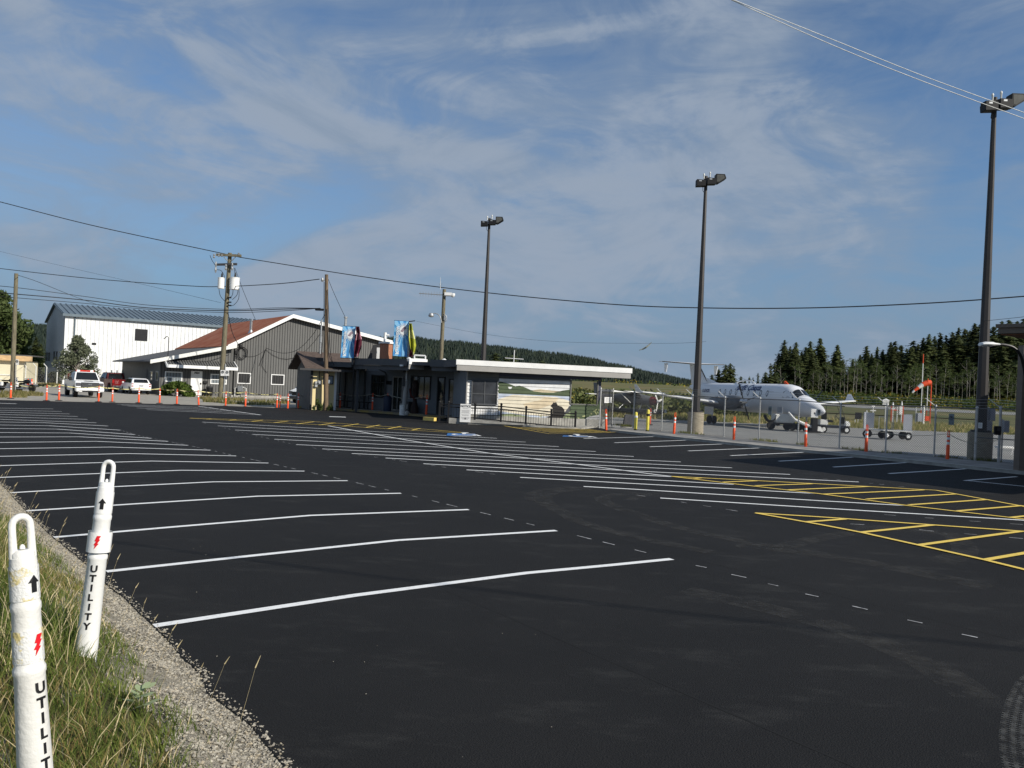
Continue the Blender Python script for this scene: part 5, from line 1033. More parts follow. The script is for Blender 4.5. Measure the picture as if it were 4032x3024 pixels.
# two utility marker posts
def marker(top_px, D, zb, lean, rad, hgt, label, worn, textang):
    tp = A(*top_px, D); t = bpy.data.objects.new('utility_marker_post', None); C.objects.link(t); tag(t, label, 'marker post', 'white utility marker posts on the bank')
    h = hgt; r = rad
    pw = M('marker_white_worn', (.70, .69, .65), .5, col2=(.80, .79, .75), vs=5, bump=.15, bs=60) if worn else M('marker_white', (.76, .76, .73), .42, col2=(.82, .82, .80), vs=4, bump=.08, bs=50)
    mb = MB(); mb.lathe([(r*1.30, -.3), (r*1.26, .0), (r*1.03, h*.495), (r*1.10, h*.50), (r*1.10, h*.515), (r*.98, h*.525), (r*.96, h*.69), (r*1.02, h*.695), (r*1.02, h*.71), (r*.94, h*.72), (r*.92, h*.84), (r*.88, h*.855), (r*.5, h*.86)], (0, 0, 0), 40); mb.build('tube', pw, t, True)
    hw = r*.62; z0 = h*.855; 
    mb = MB(); pts = [(-hw, 0, z0), (-hw*.98, 0, z0+h*.09)]+[(-hw*.95*math.cos(a), 0, h*.955+hw*1.0*math.sin(a)) for a in [PI*k_/10 for k_ in range(0, 11)]][0:11]+[(hw*.98, 0, z0+h*.09), (hw, 0, z0)]
    if worn: pts = [(x*.72, x*.69, z) for x, y, z in pts]
    mb.tube(pts, [r*.30]+[r*.26]*(len(pts)-2)+[r*.30], 12); mb.lathe([(r*.82, z0-.005), (r*.80, z0+.018), (r*.6, z0+.03)], (0, 0, 0), 24); lp = mb.build('loop_handle', pw, t, True)
    mb = MB(); mb.lathe([(.001, 0), (r*.2, .003), (r*.17, .014), (.003, .02)], (0, 0, z0+.03), 12); mb.build('bolt', pw, t, True)
    def patch(name, z0, z1, rr, a0, a1, mat, off=.001):
        mb = MB(); mb.keep = True; n = 24; vs = []
        for k_ in range(n+1):
            a = a0+(a1-a0)*k_/n; vs += [((rr+off)*math.cos(a), (rr+off)*math.sin(a), z0), ((rr+off)*math.cos(a), (rr+off)*math.sin(a), z1)]
        mb.add(vs, [(2*k_, 2*k_+2, 2*k_+3, 2*k_+1) for k_ in range(n)]); return mb.build(name, mat, t, True)
    def wrap(name, shapes, zc, rr, mat, off=.0022):     # flat outline (s, z) bent round the tube
        mb = MB(); mb.keep = True
        for vs, fs in shapes:
            def q_(v):
                z_ = zc+v[1]; ra = rr if rr else r*(1.26-.23*z_/(h*.495)); return ((ra+off)*math.sin(textang+v[0]/ra), -(ra+off)*math.cos(textang+v[0]/ra), z_)
            mb.add([q_(v) for v in vs], fs)
        return mb.build(name, mat, t)
    tape_m = M('reflective_tape_worn', (.72, .72, .70), .35, col2=(.62, .52, .24), vs=14, lo=.50, hi=.56, bump=.3, bs=80) if worn else M('reflective_tape', (.80, .80, .78), .25, var=.04, bump=.1, bs=150)
    b1 = patch('reflective_band', h*.725, h*.83, r*.955, 0, 2*PI, tape_m, .002); b2_ = patch('reflective_band', h*.535, h*.635, r*(1.0 if worn else 1.3), 0, 2*PI, tape_m, .002)
    arrow = [[(-.010, -.035), (.010, -.035), (.010, .004), (.022, .004), (0, .035), (-.022, .004), (-.010, .004)]]
    sc_ = r/.062*1.15
    wrap('arrow_decal', [([(x*sc_, z*sc_) for x, z in arrow[0]], [tuple(range(7))])], h*.775, r*.955, black, .0045)
    bolt = [(-.012, -.04), (.012, -.004), (.004, -.002), (.018, .022), (.010, .024), (.020, .045), (-.002, .045), (-.013, .012), (-.004, .010), (-.017, -.014), (-.008, -.015)]
    wrap('lightning_decal', [([(x*sc_, z*sc_) for x, z in bolt], [tuple(range(11))])], h*.585, r*(1.0 if worn else 1.3), M('decal_red', (.62, .012, .02), .5, var=.05), .0045)
    shapes = []
    for i, ch in enumerate('UTILITY'):
        vs, fs = textmesh(ch, .058*sc_, bold=.0022*sc_); zz = -i*.060*sc_
        shapes.append(([(v[0], v[1]+zz) for v in vs], fs))
    wrap('lettering', shapes, h*.455, 0, black, .0035)
    base = V(tp.x, tp.y, tp.z-h); t.location = (base.x, base.y, base.z); t.rotation_euler = lean
    up = Vector((0, 0, h)); up.rotate(t.rotation_euler); t.location = tp-up
    return t
marker((432, 1803), 5.0, .33, (math.radians(-3), math.radians(2.9), 0), .052, 1.25, 'clean leaning white post reading UTILITY, with a wide loose reflective sleeve', False, .25)
marker((80, 2010), 3.1, .25, (math.radians(-1), math.radians(-6.5), 0), .052, 1.25, 'scuffed white UTILITY post with peeling yellowed bands at the lower left corner', True, 1.2)
# ------------------------------------------------------------------ vehicles
def wheel(mb_t, mb_r, c, r, w, side):
    mb_t.lathe([(r*.55, -w/2), (r*.96, -w/2), (r, -w/3), (r, w/3), (r*.96, w/2), (r*.55, w/2)], c, 20, 'y')
def add_wheels(t, pos, r, w, rimm=greymetal):
    for (x, y) in pos:
        mt = MB(); s = 1 if y > 0 else -1; mt.lathe([(r*.5, -w/2), (r*.95, -w/2), (r, -w/3), (r, w/3), (r*.95, w/2), (r*.5, w/2)], (x, y, r), 20, 'y')
        wh = mt.build('wheel', rubber, t, True)
        mr = MB(); mr.lathe([(r*.1, w/2*s+.01*s), (r*.35, w/2*s-.015*s), (r*.5, w/2*s-.03*s), (r*.58, w/2*s+.004*s), (r*.50, w/2*s-.1*s)], (x, y, r), 16, 'y'); mr.build('rim', rimm, wh, True)
def side_body(prof, wb, wt=None, zt=None, z0=None):
    mb = MB(); wt = wt or wb; n = len(prof); vs = []
    for s in (-1, 1):
        for x, z in prof:
            f = 1
            if zt is not None and z > z0: f = 1-(1-wt/wb)*min(1, (z-z0)/(zt-z0))
            vs.append((x, s*wb/2*f, z))
    mb.add(vs, [tuple(range(n-1, -1, -1)), tuple(range(n, 2*n))]+[(i, (i+1) % n, n+(i+1) % n, n+i) for i in range(n)]); return mb
carw = M('car_white', (.78, .79, .79), .22, var=.02, spec=.5); carr = M('car_red', (.15, .007, .007), .22, var=.05, spec=.5); chrome = M('chrome', (.6, .6, .6), .15, .95, .05)
tail = M('tail_lamp', (.35, .01, .01), .25, var=0); hl = M('head_lamp', (.10, .10, .11), .1, var=.2, vs=20)
def pickup(label, paint, front=True):
    t = thing('pickup_truck', label, 'pickup truck')
    # x forward, length 5.9 ; cab ahead of bed
    pf = [(-2.95, .55), (-2.95, 1.32), (-.62, 1.34), (1.35, 1.30), (2.62, 1.24), (2.88, 1.05), (2.95, .55), (2.55, .48), (2.35, .85), (1.95, .95), (1.55, .85), (1.35, .48), (-1.35, .48), (-1.55, .85), (-1.95, .95), (-2.35, .85), (-2.55, .48)]
    b = side_body(pf, 1.98).build('body', paint, t, bevel=.04)
    cab = side_body([(-.62, 1.30), (-.55, 1.92), (-.3, 1.98), (.95, 1.98), (1.6, 1.30)], 1.84, 1.5, 1.98, 1.3).build('cab', paint, t, bevel=.03)
    mb = MB(); mb.add([(1.56, -.80, 1.37), (1.56, .80, 1.37), (1.03, .66, 1.93), (1.03, -.66, 1.93)], [(0, 1, 2, 3)]); mb.v = [(x+.02, y, z+.012) for x, y, z in mb.v]; mb.keep = True; mb.build('windscreen', darkglass, t)
    for s in (-1, 1):
        mb = MB(); mb.add([(1.38, s*.925, 1.36), (.35, s*.925, 1.36), (.35, s*.795, 1.90), (.88, s*.795, 1.90)], [(0, 1, 2, 3)]); mb.add([(.27, s*.925, 1.36), (-.5, s*.925, 1.36), (-.46, s*.795, 1.90), (.27, s*.795, 1.90)], [(0, 1, 2, 3)]); mb.keep = True; mb.build('side_window', darkglass, t)
        mb = MB(); mb.box((1.28, s*1.14, 1.42), (.14, .2, .28)); mb.cyl((1.3, s*.95, 1.36), (1.3, s*1.1, 1.4), .03, n=6); mb.build('mirror', black, t, bevel=.02)
        mb = MB(); mb.box((2.86, s*.80, 1.02), (.16, .30, .26)); mb.build('headlight', hl, t, bevel=.02)
        mb = MB(); mb.box((-2.94, s*.90, 1.12), (.06, .16, .34)); mb.build('taillight', tail, t)
    mb = MB(); mb.add([(-.66, -.72, 1.38), (-.66, .72, 1.38), (-.60, .62, 1.88), (-.60, -.62, 1.88)], [(0, 1, 2, 3)]); mb.v = [(x-.01, y, z) for x, y, z in mb.v]; mb.keep = True; mb.build('rear_window', darkglass, t)
    mb = MB(); mb.box((2.92, 0, 1.0), (.08, 1.26, .38)); g = mb.build('grille', black, t, bevel=.01)
    mb = MB()
    for k_ in range(4): mb.box((2.97, 0, .87+k_*.09), (.03, 1.24, .028))
    mb.box((2.985, 0, 1.04), (.03, .26, .09)); mb.build('grille_bar', chrome, g)
    mb = MB(); mb.box((2.98, 0, .62), (.22, 1.96, .30)); bp = mb.build('bumper', paint if paint is carw else chrome, t, bevel=.05)
    mb = MB(); mb.box((3.095, 0, .50), (.02, 1.5, .12)); mb.build('bumper_intake', black, bp)
    mb = MB(); mb.box((3.105, 0, .66), (.02, .34, .17)); mb.build('number_plate', white, bp)
    for s in (-1, 1): mb = MB(); mb.box((3.11, s*.66, .50), (.02, .2, .07)); mb.build('fog_lamp', white, bp)
    mb = MB(); mb.box((-3.02, 0, .60), (.18, 1.9, .2)); mb.build('rear_bumper', chrome, t, bevel=.03)
    mb = MB(); mb.box((-1.8, 0, 1.335), (2.0, 1.66, .02)); mb.build('bed_opening', black, t)
    add_wheels(t, [(1.95, .86), (1.95, -.86), (-1.95, .86), (-1.95, -.86)], .42, .28)
    return t
w1 = pickup('white pickup truck facing the lot with a chrome grille and a red roof light bar', carw)
mb = MB(); mb.box((.3, 0, 2.06), (.32, 1.3, .12)); mb.build('light_bar', M('bar_red', (.5, .03, .02), .3), w1, bevel=.02)
for s in (-1, 1): mb = MB(); mb.box((.3, s*.48, 2.065), (.33, .22, .13)); mb.build('light_bar_lens', reflect, w1)
mb = MB(); mb.box((2.2, 0, 1.29), (.5, .6, .05)); mb.build('hood_scoop', black, w1, bevel=.02)
for x in (-1.0, -2.2): mb = MB(); mb.box((x, -.6, 1.55), (.9, .55, .5)); mb.build('tool_box', carr, w1, bevel=.04)
mb = MB(); mb.tube([(-.8, .7, 1.35), (-.8, .7, 2.05), (-2.8, .7, 2.0)], .04, 6); mb.tube([(-.8, -.8, 1.35), (-.8, -.8, 2.05), (-2.8, -.8, 2.0)], .04, 6); mb.tube([(-.8, -.8, 2.05), (-.8, .7, 2.05)], .04, 6); mb.build('rack', black, w1)
# headings: model +x is forward
c = G(322, 1566); w1.location = c+V(-1.2, 2.4, 0); w1.rotation_euler = (0, 0, math.radians(-53)); w1.scale = (.88, .88, .88)
w2 = pickup('dark red pickup truck parked tail towards the lot beside the white hatchback', carr)
mb = MB(); mb.tube([(-.75, -.85, 1.33), (-.75, -.75, 1.95), (-.75, .75, 1.95), (-.75, .85, 1.33)], .035, 6); mb.tube([(-2.9, -.85, 1.35), (-2.9, -.8, 1.7)], .03, 6); mb.build('roll_bar', black, w2)
c = G(450, 1545); w2.location = c+V(-1.2, 2.2, 0); w2.rotation_euler = (0, 0, math.radians(133)); w2.scale = (.86, .86, .86)
def hatch(label, paint):
    t = thing('hatchback_car', label, 'car')
    side_body([(-2.05, .45), (-2.08, .95), (-1.7, 1.0), (1.0, .98), (1.85, .82), (2.05, .5), (1.75, .32), (1.65, .6), (1.35, .68), (1.05, .6), (.95, .3), (-.95, .3), (-1.05, .6), (-1.35, .68), (-1.65, .6), (-1.75, .35)], 1.70).build('body', paint, t, bevel=.05)
    side_body([(-2.04, .94), (-1.62, 1.36), (-1.2, 1.44), (.2, 1.44), (1.02, .96)], 1.60, 1.22, 1.44, .94).build('cabin', paint, t, bevel=.04)
    mb = MB(); mb.add([(-1.96, -.60, 1.05), (-1.96, .60, 1.05), (-1.69, .53, 1.33), (-1.69, -.53, 1.33)], [(0, 1, 2, 3)]); mb.v = [(x-.03, y, z+.02) for x, y, z in mb.v]; mb.keep = True; mb.build('rear_window', darkglass, t)
    mb = MB(); mb.add([(.98, -.68, 1.02), (.98, .68, 1.02), (.30, .56, 1.42), (.30, -.56, 1.42)], [(0, 1, 2, 3)]); mb.v = [(x+.02, y, z+.015) for x, y, z in mb.v]; mb.keep = True; mb.build('windscreen', darkglass, t)
    for s in (-1, 1):
        mb = MB(); mb.add([(.80, s*.80, 1.02), (-.3, s*.80, 1.02), (-.3, s*.655, 1.37), (.22, s*.655, 1.37)], [(0, 1, 2, 3)]); mb.add([(-.38, s*.80, 1.02), (-1.6, s*.80, 1.02), (-1.35, s*.66, 1.36), (-.38, s*.655, 1.37)], [(0, 1, 2, 3)]); mb.keep = True; mb.build('side_window', darkglass, t)
        mb = MB(); mb.box((-2.03, s*.72, .82), (.08, .18, .3)); mb.build('taillight', tail, t, bevel=.02)
        mb = MB(); mb.box((.75, s*.92, 1.02), (.1, .16, .12)); mb.build('mirror', paint, t, bevel=.02)
        mb = MB(); mb.box((1.92, s*.62, .74), (.12, .3, .14)); mb.build('headlight', hl, t, bevel=.02)
    mb = MB(); mb.box((-2.09, 0, .48), (.12, 1.66, .22)); mb.build('rear_bumper', paint, t, bevel=.04)
    mb = MB(); mb.box((-2.10, 0, .80), (.02, .34, .12)); mb.build('number_plate', greymetal, t)
    add_wheels(t, [(1.35, .74), (1.35, -.74), (-1.35, .74), (-1.35, -.74)], .30, .2); return t
h = hatch('white hatchback car parked tail towards the lot beside the grey workshop annex', carw); c = G(540, 1553); h.location = c+V(-.9, 1.6, 0); h.rotation_euler = (0, 0, math.radians(128)); h.scale = (.93,)*3
# van half hidden by the shed
t = thing('delivery_van', 'white van with a dark grille half hidden behind the cream shed', 'van')
side_body([(-2.4, .45), (-2.4, 1.95), (.9, 2.0), (1.6, 1.25), (2.35, 1.05), (2.45, .5), (2.1, .35), (-2.1, .35)], 1.85, 1.7, 2.0, 1.1).build('body', carw, t, bevel=.06)
mb = MB(); mb.add([(1.60, -.76, 1.30), (1.60, .76, 1.30), (1.02, .72, 1.90), (1.02, -.72, 1.90)], [(0, 1, 2, 3)]); mb.v = [(x+.02, y, z+.02) for x, y, z in mb.v]; mb.keep = True; mb.build('windscreen', darkglass, t)
mb = MB(); mb.box((2.42, 0, .85), (.08, 1.0, .3)); mb.build('grille', black, t); 
for s in (-1, 1): mb = MB(); mb.box((2.36, s*.72, .92), (.14, .3, .25)); mb.build('headlight', hl, t, bevel=.02)
mb = MB(); mb.box((2.46, 0, .5), (.14, 1.8, .24)); mb.build('bumper', dark_trim, t, bevel=.03)
add_wheels(t, [(1.5, .8), (1.5, -.8), (-1.5, .8), (-1.5, -.8)], .34, .22)
c = G(1192, 1590); t.location = c+V(.3, 2.2, 0); t.rotation_euler = (0, 0, math.radians(-112)); t.scale = (.9,)*3
# motorcycles by the left pole
def bike(label, x, y, rz):
    t = thing('motorcycle', label, 'motorcycle'); 
    for k_ in (-.72, .72):
        mb = MB(); mb.lathe([(.22, -.05), (.30, -.06), (.33, 0), (.30, .06), (.22, .05)], (k_, 0, .33), 18, 'y'); w_ = mb.build('wheel', rubber, t, True); mb = MB(); mb.lathe([(.02, -.04), (.22, -.01), (.22, .01), (.02, .04)], (k_, 0, .33), 12, 'y'); mb.build('rim', steel, w_)
    mb = MB(); mb.box((0, 0, .42), (.45, .28, .36)); mb.cyl((.1, -.18, .4), (.1, .18, .45), .13, n=10); mb.build('engine', steel, t, bevel=.03)
    mb = MB(); mb.lathe([(.05, -.3), (.15, -.15), (.17, .1), (.08, .3)], (.15, 0, .82), 12, 'x'); mb.build('tank', black, t, True)
    mb = MB(); mb.box((-.35, 0, .80), (.65, .26, .1)); mb.build('seat', black, t, bevel=.04)
    mb = MB(); mb.tube([(.72, 0, .33), (.5, 0, .95), (.42, 0, 1.05)], .04, 6); mb.tube([(.35, -.34, 1.05), (.45, 0, 1.05), (.35, .34, 1.05)], .022, 6); mb.build('fork', chrome, t)
    mb = MB(); mb.cyl((-.9, -.16, .3), (.2, -.16, .28), .045, n=8); mb.build('exhaust', chrome, t, True)
    for s in (-1, 1): mb = MB(); mb.box((-.62, s*.26, .56), (.42, .18, .3)); mb.build('pannier', white if s < 0 else black, t, bevel=.03)
    t.location = G(x, y); t.rotation_euler = (0, 0, rz); return t
bike('black motorcycle with a white pannier parked by the left pole, nearer the sign', 98, 1546, -.35); bike('black motorcycle parked just left of the left pole foot', 40, 1541, -.1)
b = G(60, 1545); t = thing('parking_sign', 'small white no parking sign on a thin post by the motorcycles', 'sign', tuple(b)); tp = A(65, 1414, b.y)
mb = MB(); mb.cyl(b, tp, .03, n=6); mb.build('post', greymetal, t); mb = MB(); p = [A(61, 1437, b.y-.05), A(74, 1437, b.y-.05), A(74, 1415, b.y-.05), A(61, 1415, b.y-.05)]; mb.prism(p, V(0, .02, 0)); pl = mb.build('plate', white, t)
mb = MB(); c = A(67.5, 1423, b.y-.06); mb.tube([c+V(.08*math.cos(a), 0, .08*math.sin(a)) for a in [k_*PI/8 for k_ in range(16)]], .014, 4, closed=True); mb.cyl(c+V(-.05, 0, .05), c+V(.05, 0, -.05), .012, n=4); mb.build('no_parking_symbol', black, pl)
for i, (x, yb, yt) in enumerate([(110, 1524, 1500), (124.5, 1525, 1501)]):
    b = G(x, yb+2); t = thing('traffic_cone', ('left' if i == 0 else 'right')+' one of two small orange cones on the gravel by the hangar fence', 'cone', tuple(b), 'cones on the gravel yard')
    mb = MB(); mb.lathe([(.16, .03), (.11, .3), (.05, .78), (.03, .8)], b, 12); mb.build('cone_body', orange, t, True); mb = MB(); mb.box(b+V(0, 0, .02), (.4, .4, .04)); mb.build('base', orange, t); mb = MB(); mb.cyl(b+V(0, 0, .4), b+V(0, 0, .56), .098, .078, 12, False); mb.build('reflective_band', reflect, t, True)
t = thing('flatbed_trailer', 'white slatted trailer parked against the white hangar wall', 'trailer', tuple(G(450, 1522)))
Wt = Wall(P2(372, 80), P2(508, 84)); mb = MB()
for z in (.75, 1.1, 1.45): Wt.box(mb, 0, Wt.L, z, z+.16, 0, .05)
for k_ in range(7): s = .1+k_*(Wt.L-.3)/6; Wt.box(mb, s, s+.1, .5, 1.9, -.06, -.002)
mb.build('side_slats', offwhite, t); mb = MB(); Wt.box(mb, 0, Wt.L, .5, .62, -1.6, -.07); mb.build('deck', dark_trim, t)
for k_ in (.3, .45): q = Wt.P(Wt.L*k_, .3, 0); mb = MB(); mb.cyl(q, q+Wt.n*-.25, .3, n=14); mb.build('wheel', rubber, t, True)
# ------------------------------------------------------------------ apron fence
galv = M('fence_galv', (.50, .50, .48), .5, .2, .15, 10); mesh_m = M('fence_mesh', (.16, .16, .16), .6, .2, .1)
posts = [((2360, 1687), 1530), ((2409, 1679), 1533.5), ((2493, 1688.6), 1544.6), ((2604.4, 1704.4), 1552.5), ((2721, 1717), 1557), ((2849, 1729.7), 1565), ((2986.7, 1744), 1569), ((3140.4, 1759.8), 1575.4), ((3303.8, 1776), 1589.8), ((3486, 1794), 1594.5), ((3677, 1809), 1600), ((3838.8, 1824), 1606.5), ((3931.6, 1832), 1606.5), ((4060, 1845), 1616)]
PB = [(G(*p), topz(p[0], p[1], yt)) for p, yt in posts]
ft = thing('chain_link_fence', 'long chain link fence with barbed wire arms between the lot and the apron', 'fence', tuple(PB[4][0]))
for i, (b, h) in enumerate(PB):
    r = .045 if i in (2, 11, 12) else .032; mb = MB(); mb.cyl(b, (b.x, b.y, h), r, n=8); mb.lathe([(r*1.3, 0), (r*1.2, .04), (.01, .08)], (b.x, b.y, h-.01), 8); p = mb.build('post', galv, ft, True)
    if i not in (0, 1, 11): mb = MB(); mb.box8([V(b.x-.02, b.y-.01, h), V(b.x+.02, b.y-.01, h), V(b.x+.02, b.y+.01, h), V(b.x-.02, b.y+.01, h), V(b.x-.30, b.y+.24, h+.30), V(b.x-.26, b.y+.24, h+.30), V(b.x-.26, b.y+.26, h+.30), V(b.x-.30, b.y+.26, h+.30)]); mb.build('barb_arm', galv, p)
mb = MB()
for i in range(13): (a, ha), (c, hc) = PB[i], PB[i+1]; mb.cyl(V(a.x, a.y, ha-.02), V(c.x, c.y, hc-.02), .022, n=6)
mb.build('top_rail', mesh_m, ft)
for i in (11, 12): mb = MB(); (a, ha), (c, hc) = PB[i], PB[i+1]; mb.cyl(V(a.x, a.y, .95), V(c.x, c.y, .95), .02, n=6); mb.build('middle_rail', mesh_m, ft)
mb = MB()
for j, f in enumerate((.28, .62, .96)):
    for i in range(2, 13):
        (a, ha), (c, hc) = PB[i], PB[i+1]; o = V(-.28*f, .25*f, .30*f); mb.cyl(V(a.x, a.y, ha)+o, V(c.x, c.y, hc)+o, .006, n=3, cap=False)
mb.build('barbed_wire', galv, ft)
mb = MB(); mb.keep = True; st_ = .062; wr = .0065
for i in range(len(PB)-1):
    (a, ha), (c, hc) = PB[i], PB[i+1]; L_ = math.hypot(c.x-a.x, c.y-a.y); u = V((c.x-a.x)/L_, (c.y-a.y)/L_, 0); H = min(ha, hc)-.04-.1; n = V(-u.y, u.x, 0)
    for d in (1, -1):
        s = -H
        while s < L_+H:
            s0, z0, s1, z1 = s, .1, s+d*H*.9, .1+H; ds = s1-s0
            lo, hi = 0.0, 1.0
            for lim in (0, L_):
                if ds == 0: continue
            ta, tb = (0-s0)/ds, (L_-s0)/ds; lo = max(0, min(ta, tb)); hi = min(1, max(ta, tb))
            if hi > lo:
                p = a+u*(s0+ds*lo)+V(0, 0, z0+(z1-z0)*lo); q = a+u*(s0+ds*hi)+V(0, 0, z0+(z1-z0)*hi); p.z = z0+(z1-z0)*lo; q.z = z0+(z1-z0)*hi
                w_ = V(u.x, u.y, 0)*wr; o = n*wr
                mb.add([p-w_, p+w_, p+o, q-w_, q+w_, q+o], [(0, 1, 4, 3), (1, 2, 5, 4), (2, 0, 3, 5)])
            s += st_*1.27
mb.build('chain_link_mesh', mesh_m, ft)
# shallow swing gate leaf bottom / green strip weeds
def fence_sign(nm, label, b, mat, text=None, D=None, sym=None):
    x0, x1, y0, y1 = b; t = thing(nm, label, 'sign', (0, 0, 0))
    xm = (x0+x1)/2; best = None
    for i in range(len(PB)-1):
        if posts[i][0][0] <= xm <= posts[i+1][0][0]+8: best = i
    W_ = Wall(PB[best][0]-V(.0, .0, 0), PB[best+1][0]); q = W_.rect(*b); mb = MB(); W_.box(mb, *q, .03, .045); t.location = W_.P((q[0]+q[1])/2, q[2], .03); mb.build('plate', mat, t)
    mb = MB(); cw = q[1]-q[0]; ch = q[3]-q[2]; c = lambda u, v: W_.P(q[0]+cw*u, q[2]+ch*v, .049)
    if sym == 'P': 
        n_ = W_.n; rr = cw*.32; mb.tube([c(.5, .64)+W_.u*rr*math.cos(a)+V(0, 0, rr*math.sin(a)) for a in [k_*PI/9 for k_ in range(18)]], .008, 4, closed=True); put_text(mb, 'P', c(.5, .64), W_.u, V(0, 0, 1), rr*1.5, bold=.006)
        W_.box(mb, q[0]+cw*.25, q[1]-cw*.25, q[2]+ch*.38, q[2]+ch*.40, .046, .05); mb.add([c(.12, .16), c(.3, .22), c(.3, .1)], [(0, 1, 2)]); mb.add([c(.88, .16), c(.7, .1), c(.7, .22)], [(0, 1, 2)])
    else:
        for v in (.25, .45, .62, .78): W_.box(mb, q[0]+cw*.15, q[1]-cw*.15, q[2]+ch*v, q[2]+ch*(v+.04), .046, .049)
    mb.build('marking', dark_trim, t); return t
sg = M('sign_back_grey', (.20, .24, .25), .5, var=.08)
fence_sign('fence_sign', 'white notice sign on the short fence right of the mural wing', (2377.5, 2406, 1563.6, 1586), white)
fence_sign('fence_sign', 'narrow grey parking sign on the fence in front of the airliner belly', (3027.6, 3042, 1599.6, 1633), sg, sym='P')
fence_sign('fence_sign', 'wide grey plate on the fence in front of the airliner door', (3062, 3084, 1601, 1627), M('sign_pale', (.38, .39, .40), .5))
fence_sign('fence_sign', 'narrow grey parking sign on the fence in front of the airliner nose', (3221, 3233, 1612.6, 1634), sg, sym='P')
fence_sign('fence_sign', 'grey green P sign with arrows on the fence left of the nearest mast', (3737.6, 3758.6, 1629, 1673), sg, sym='P')
fence_sign('fence_sign', 'small white notice on the gate beside the nearest mast', (3853, 3869, 1664, 1686), white)
# gate hardware
t = thing('gate_lock_box', 'black keypad box on the gate post by the nearest mast', 'lock box', tuple(PB[12][0])); b = PB[12][0]; mb = MB(); mb.box(b+V(-.15, -.1, 1.25), (.22, .14, .32)); mb.build('box', black, t, bevel=.02); mb = MB(); mb.box(b+V(-.15, -.18, 1.3), (.12, .02, .12)); mb.build('keypad', dark_trim, t)
# electrical boxes behind the gate, at the nearest mast
ebx = M('cabinet_grey', (.38, .40, .44), .5, .1, .06)
for nm, lab, b, D_, hsh in [('electrical_cabinet', 'upper left grey electrical cabinet on the rack by the nearest mast', (3858, 3884, 1608, 1655), 30.9, 1), ('electrical_cabinet', 'upper right grey electrical cabinet on the rack by the nearest mast', (3890, 3914, 1608, 1656), 30.9, 1), ('electrical_cabinet', 'lower grey electrical cabinet under the pair by the nearest mast', (3871, 3902, 1658, 1708), 30.8, 1), ('electrical_cabinet', 'separate tilted grey cabinet right of the gate post', (3948, 3969, 1656, 1702), 30.8, 1)]:
    p0, p1 = A(b[0], b[3], D_), A(b[1], b[2], D_); c = (p0+p1)/2; t = thing(nm, lab, 'cabinet', (c.x, c.y, 0), 'grey electrical cabinets by the gate')
    mb = MB(); mb.box(c, (abs(p1.x-p0.x), .25, abs(p1.z-p0.z))); mb.build('cabinet_box', ebx, t, bevel=.01); mb = MB(); mb.box(c+V(0, -.13, 0), (abs(p1.x-p0.x)*.86, .012, abs(p1.z-p0.z)*.9)); d = mb.build('door', ebx, t)
    mb = MB(); mb.cyl((c.x, c.y+.16, 0), (c.x, c.y+.16, p1.z+.05), .03, n=6); mb.build('leg', galv, t)
b = G(3955, 1790); t = thing('hose_reel', 'small white object on thin legs lying low behind the gate', 'equipment', tuple(b)); mb = MB(); mb.box(b+V(0, 0, .32), (.75, .3, .12)); mb.build('body', white, t, bevel=.03); mb = MB(); mb.tube([b+V(-.3, 0, 0), b+V(-.3, 0, .3)], .02, 5); mb.tube([b+V(.3, 0, 0), b+V(.36, 0, .3)], .02, 5); mb.build('leg', white, t)
# bollards
for i, (x, yb, yt) in enumerate([(2502, 1702, 1622), (2549, 1706, 1612)]):
    b = G(x, yb); h = topz(x, yb, yt); t = thing('yellow_bollard', 'yellow bollard on a black foot, the '+['left, shorter', 'right, taller'][i]+' of two by the fence corner', 'bollard', tuple(b), 'yellow bollards')
    mb = MB(); mb.lathe([(.078, .12), (.078, h-.08), (.06, h-.02), (.02, h)], b, 14); mb.build('tube', M('bollard_yellow', (.72, .62, .10), .5, var=.06), t, True); mb = MB(); mb.lathe([(.17, 0), (.16, .05), (.1, .08), (.09, .16)], b, 14); mb.build('foot', rubber, t, True)
    mb = MB(); mb.cyl(b+V(0, 0, h*.72), b+V(0, 0, h*.82), .08, n=14, cap=False); mb.build('band', rail_m if i else reflect, t)
b = G(2471, 1684); t = thing('ground_kiosk', 'dark grey tapered cabinet standing behind the short fence', 'cabinet', tuple(b)); mb = MB(); z = topz(2471, 1684, 1632)
mb.box8([b+V(-.30, -.2, 0), b+V(.27, -.2, 0), b+V(.27, .2, 0), b+V(-.30, .2, 0), b+V(-.18, -.15, z), b+V(.25, -.15, z), b+V(.25, .15, z), b+V(-.18, .15, z)]); mb.build('body', M('kiosk_grey', (.11, .11, .12), .6), t, bevel=.02); mb = MB(); mb.box(b+V(0, 0, .03), (.75, .5, .06)); mb.build('foot', conc, t)
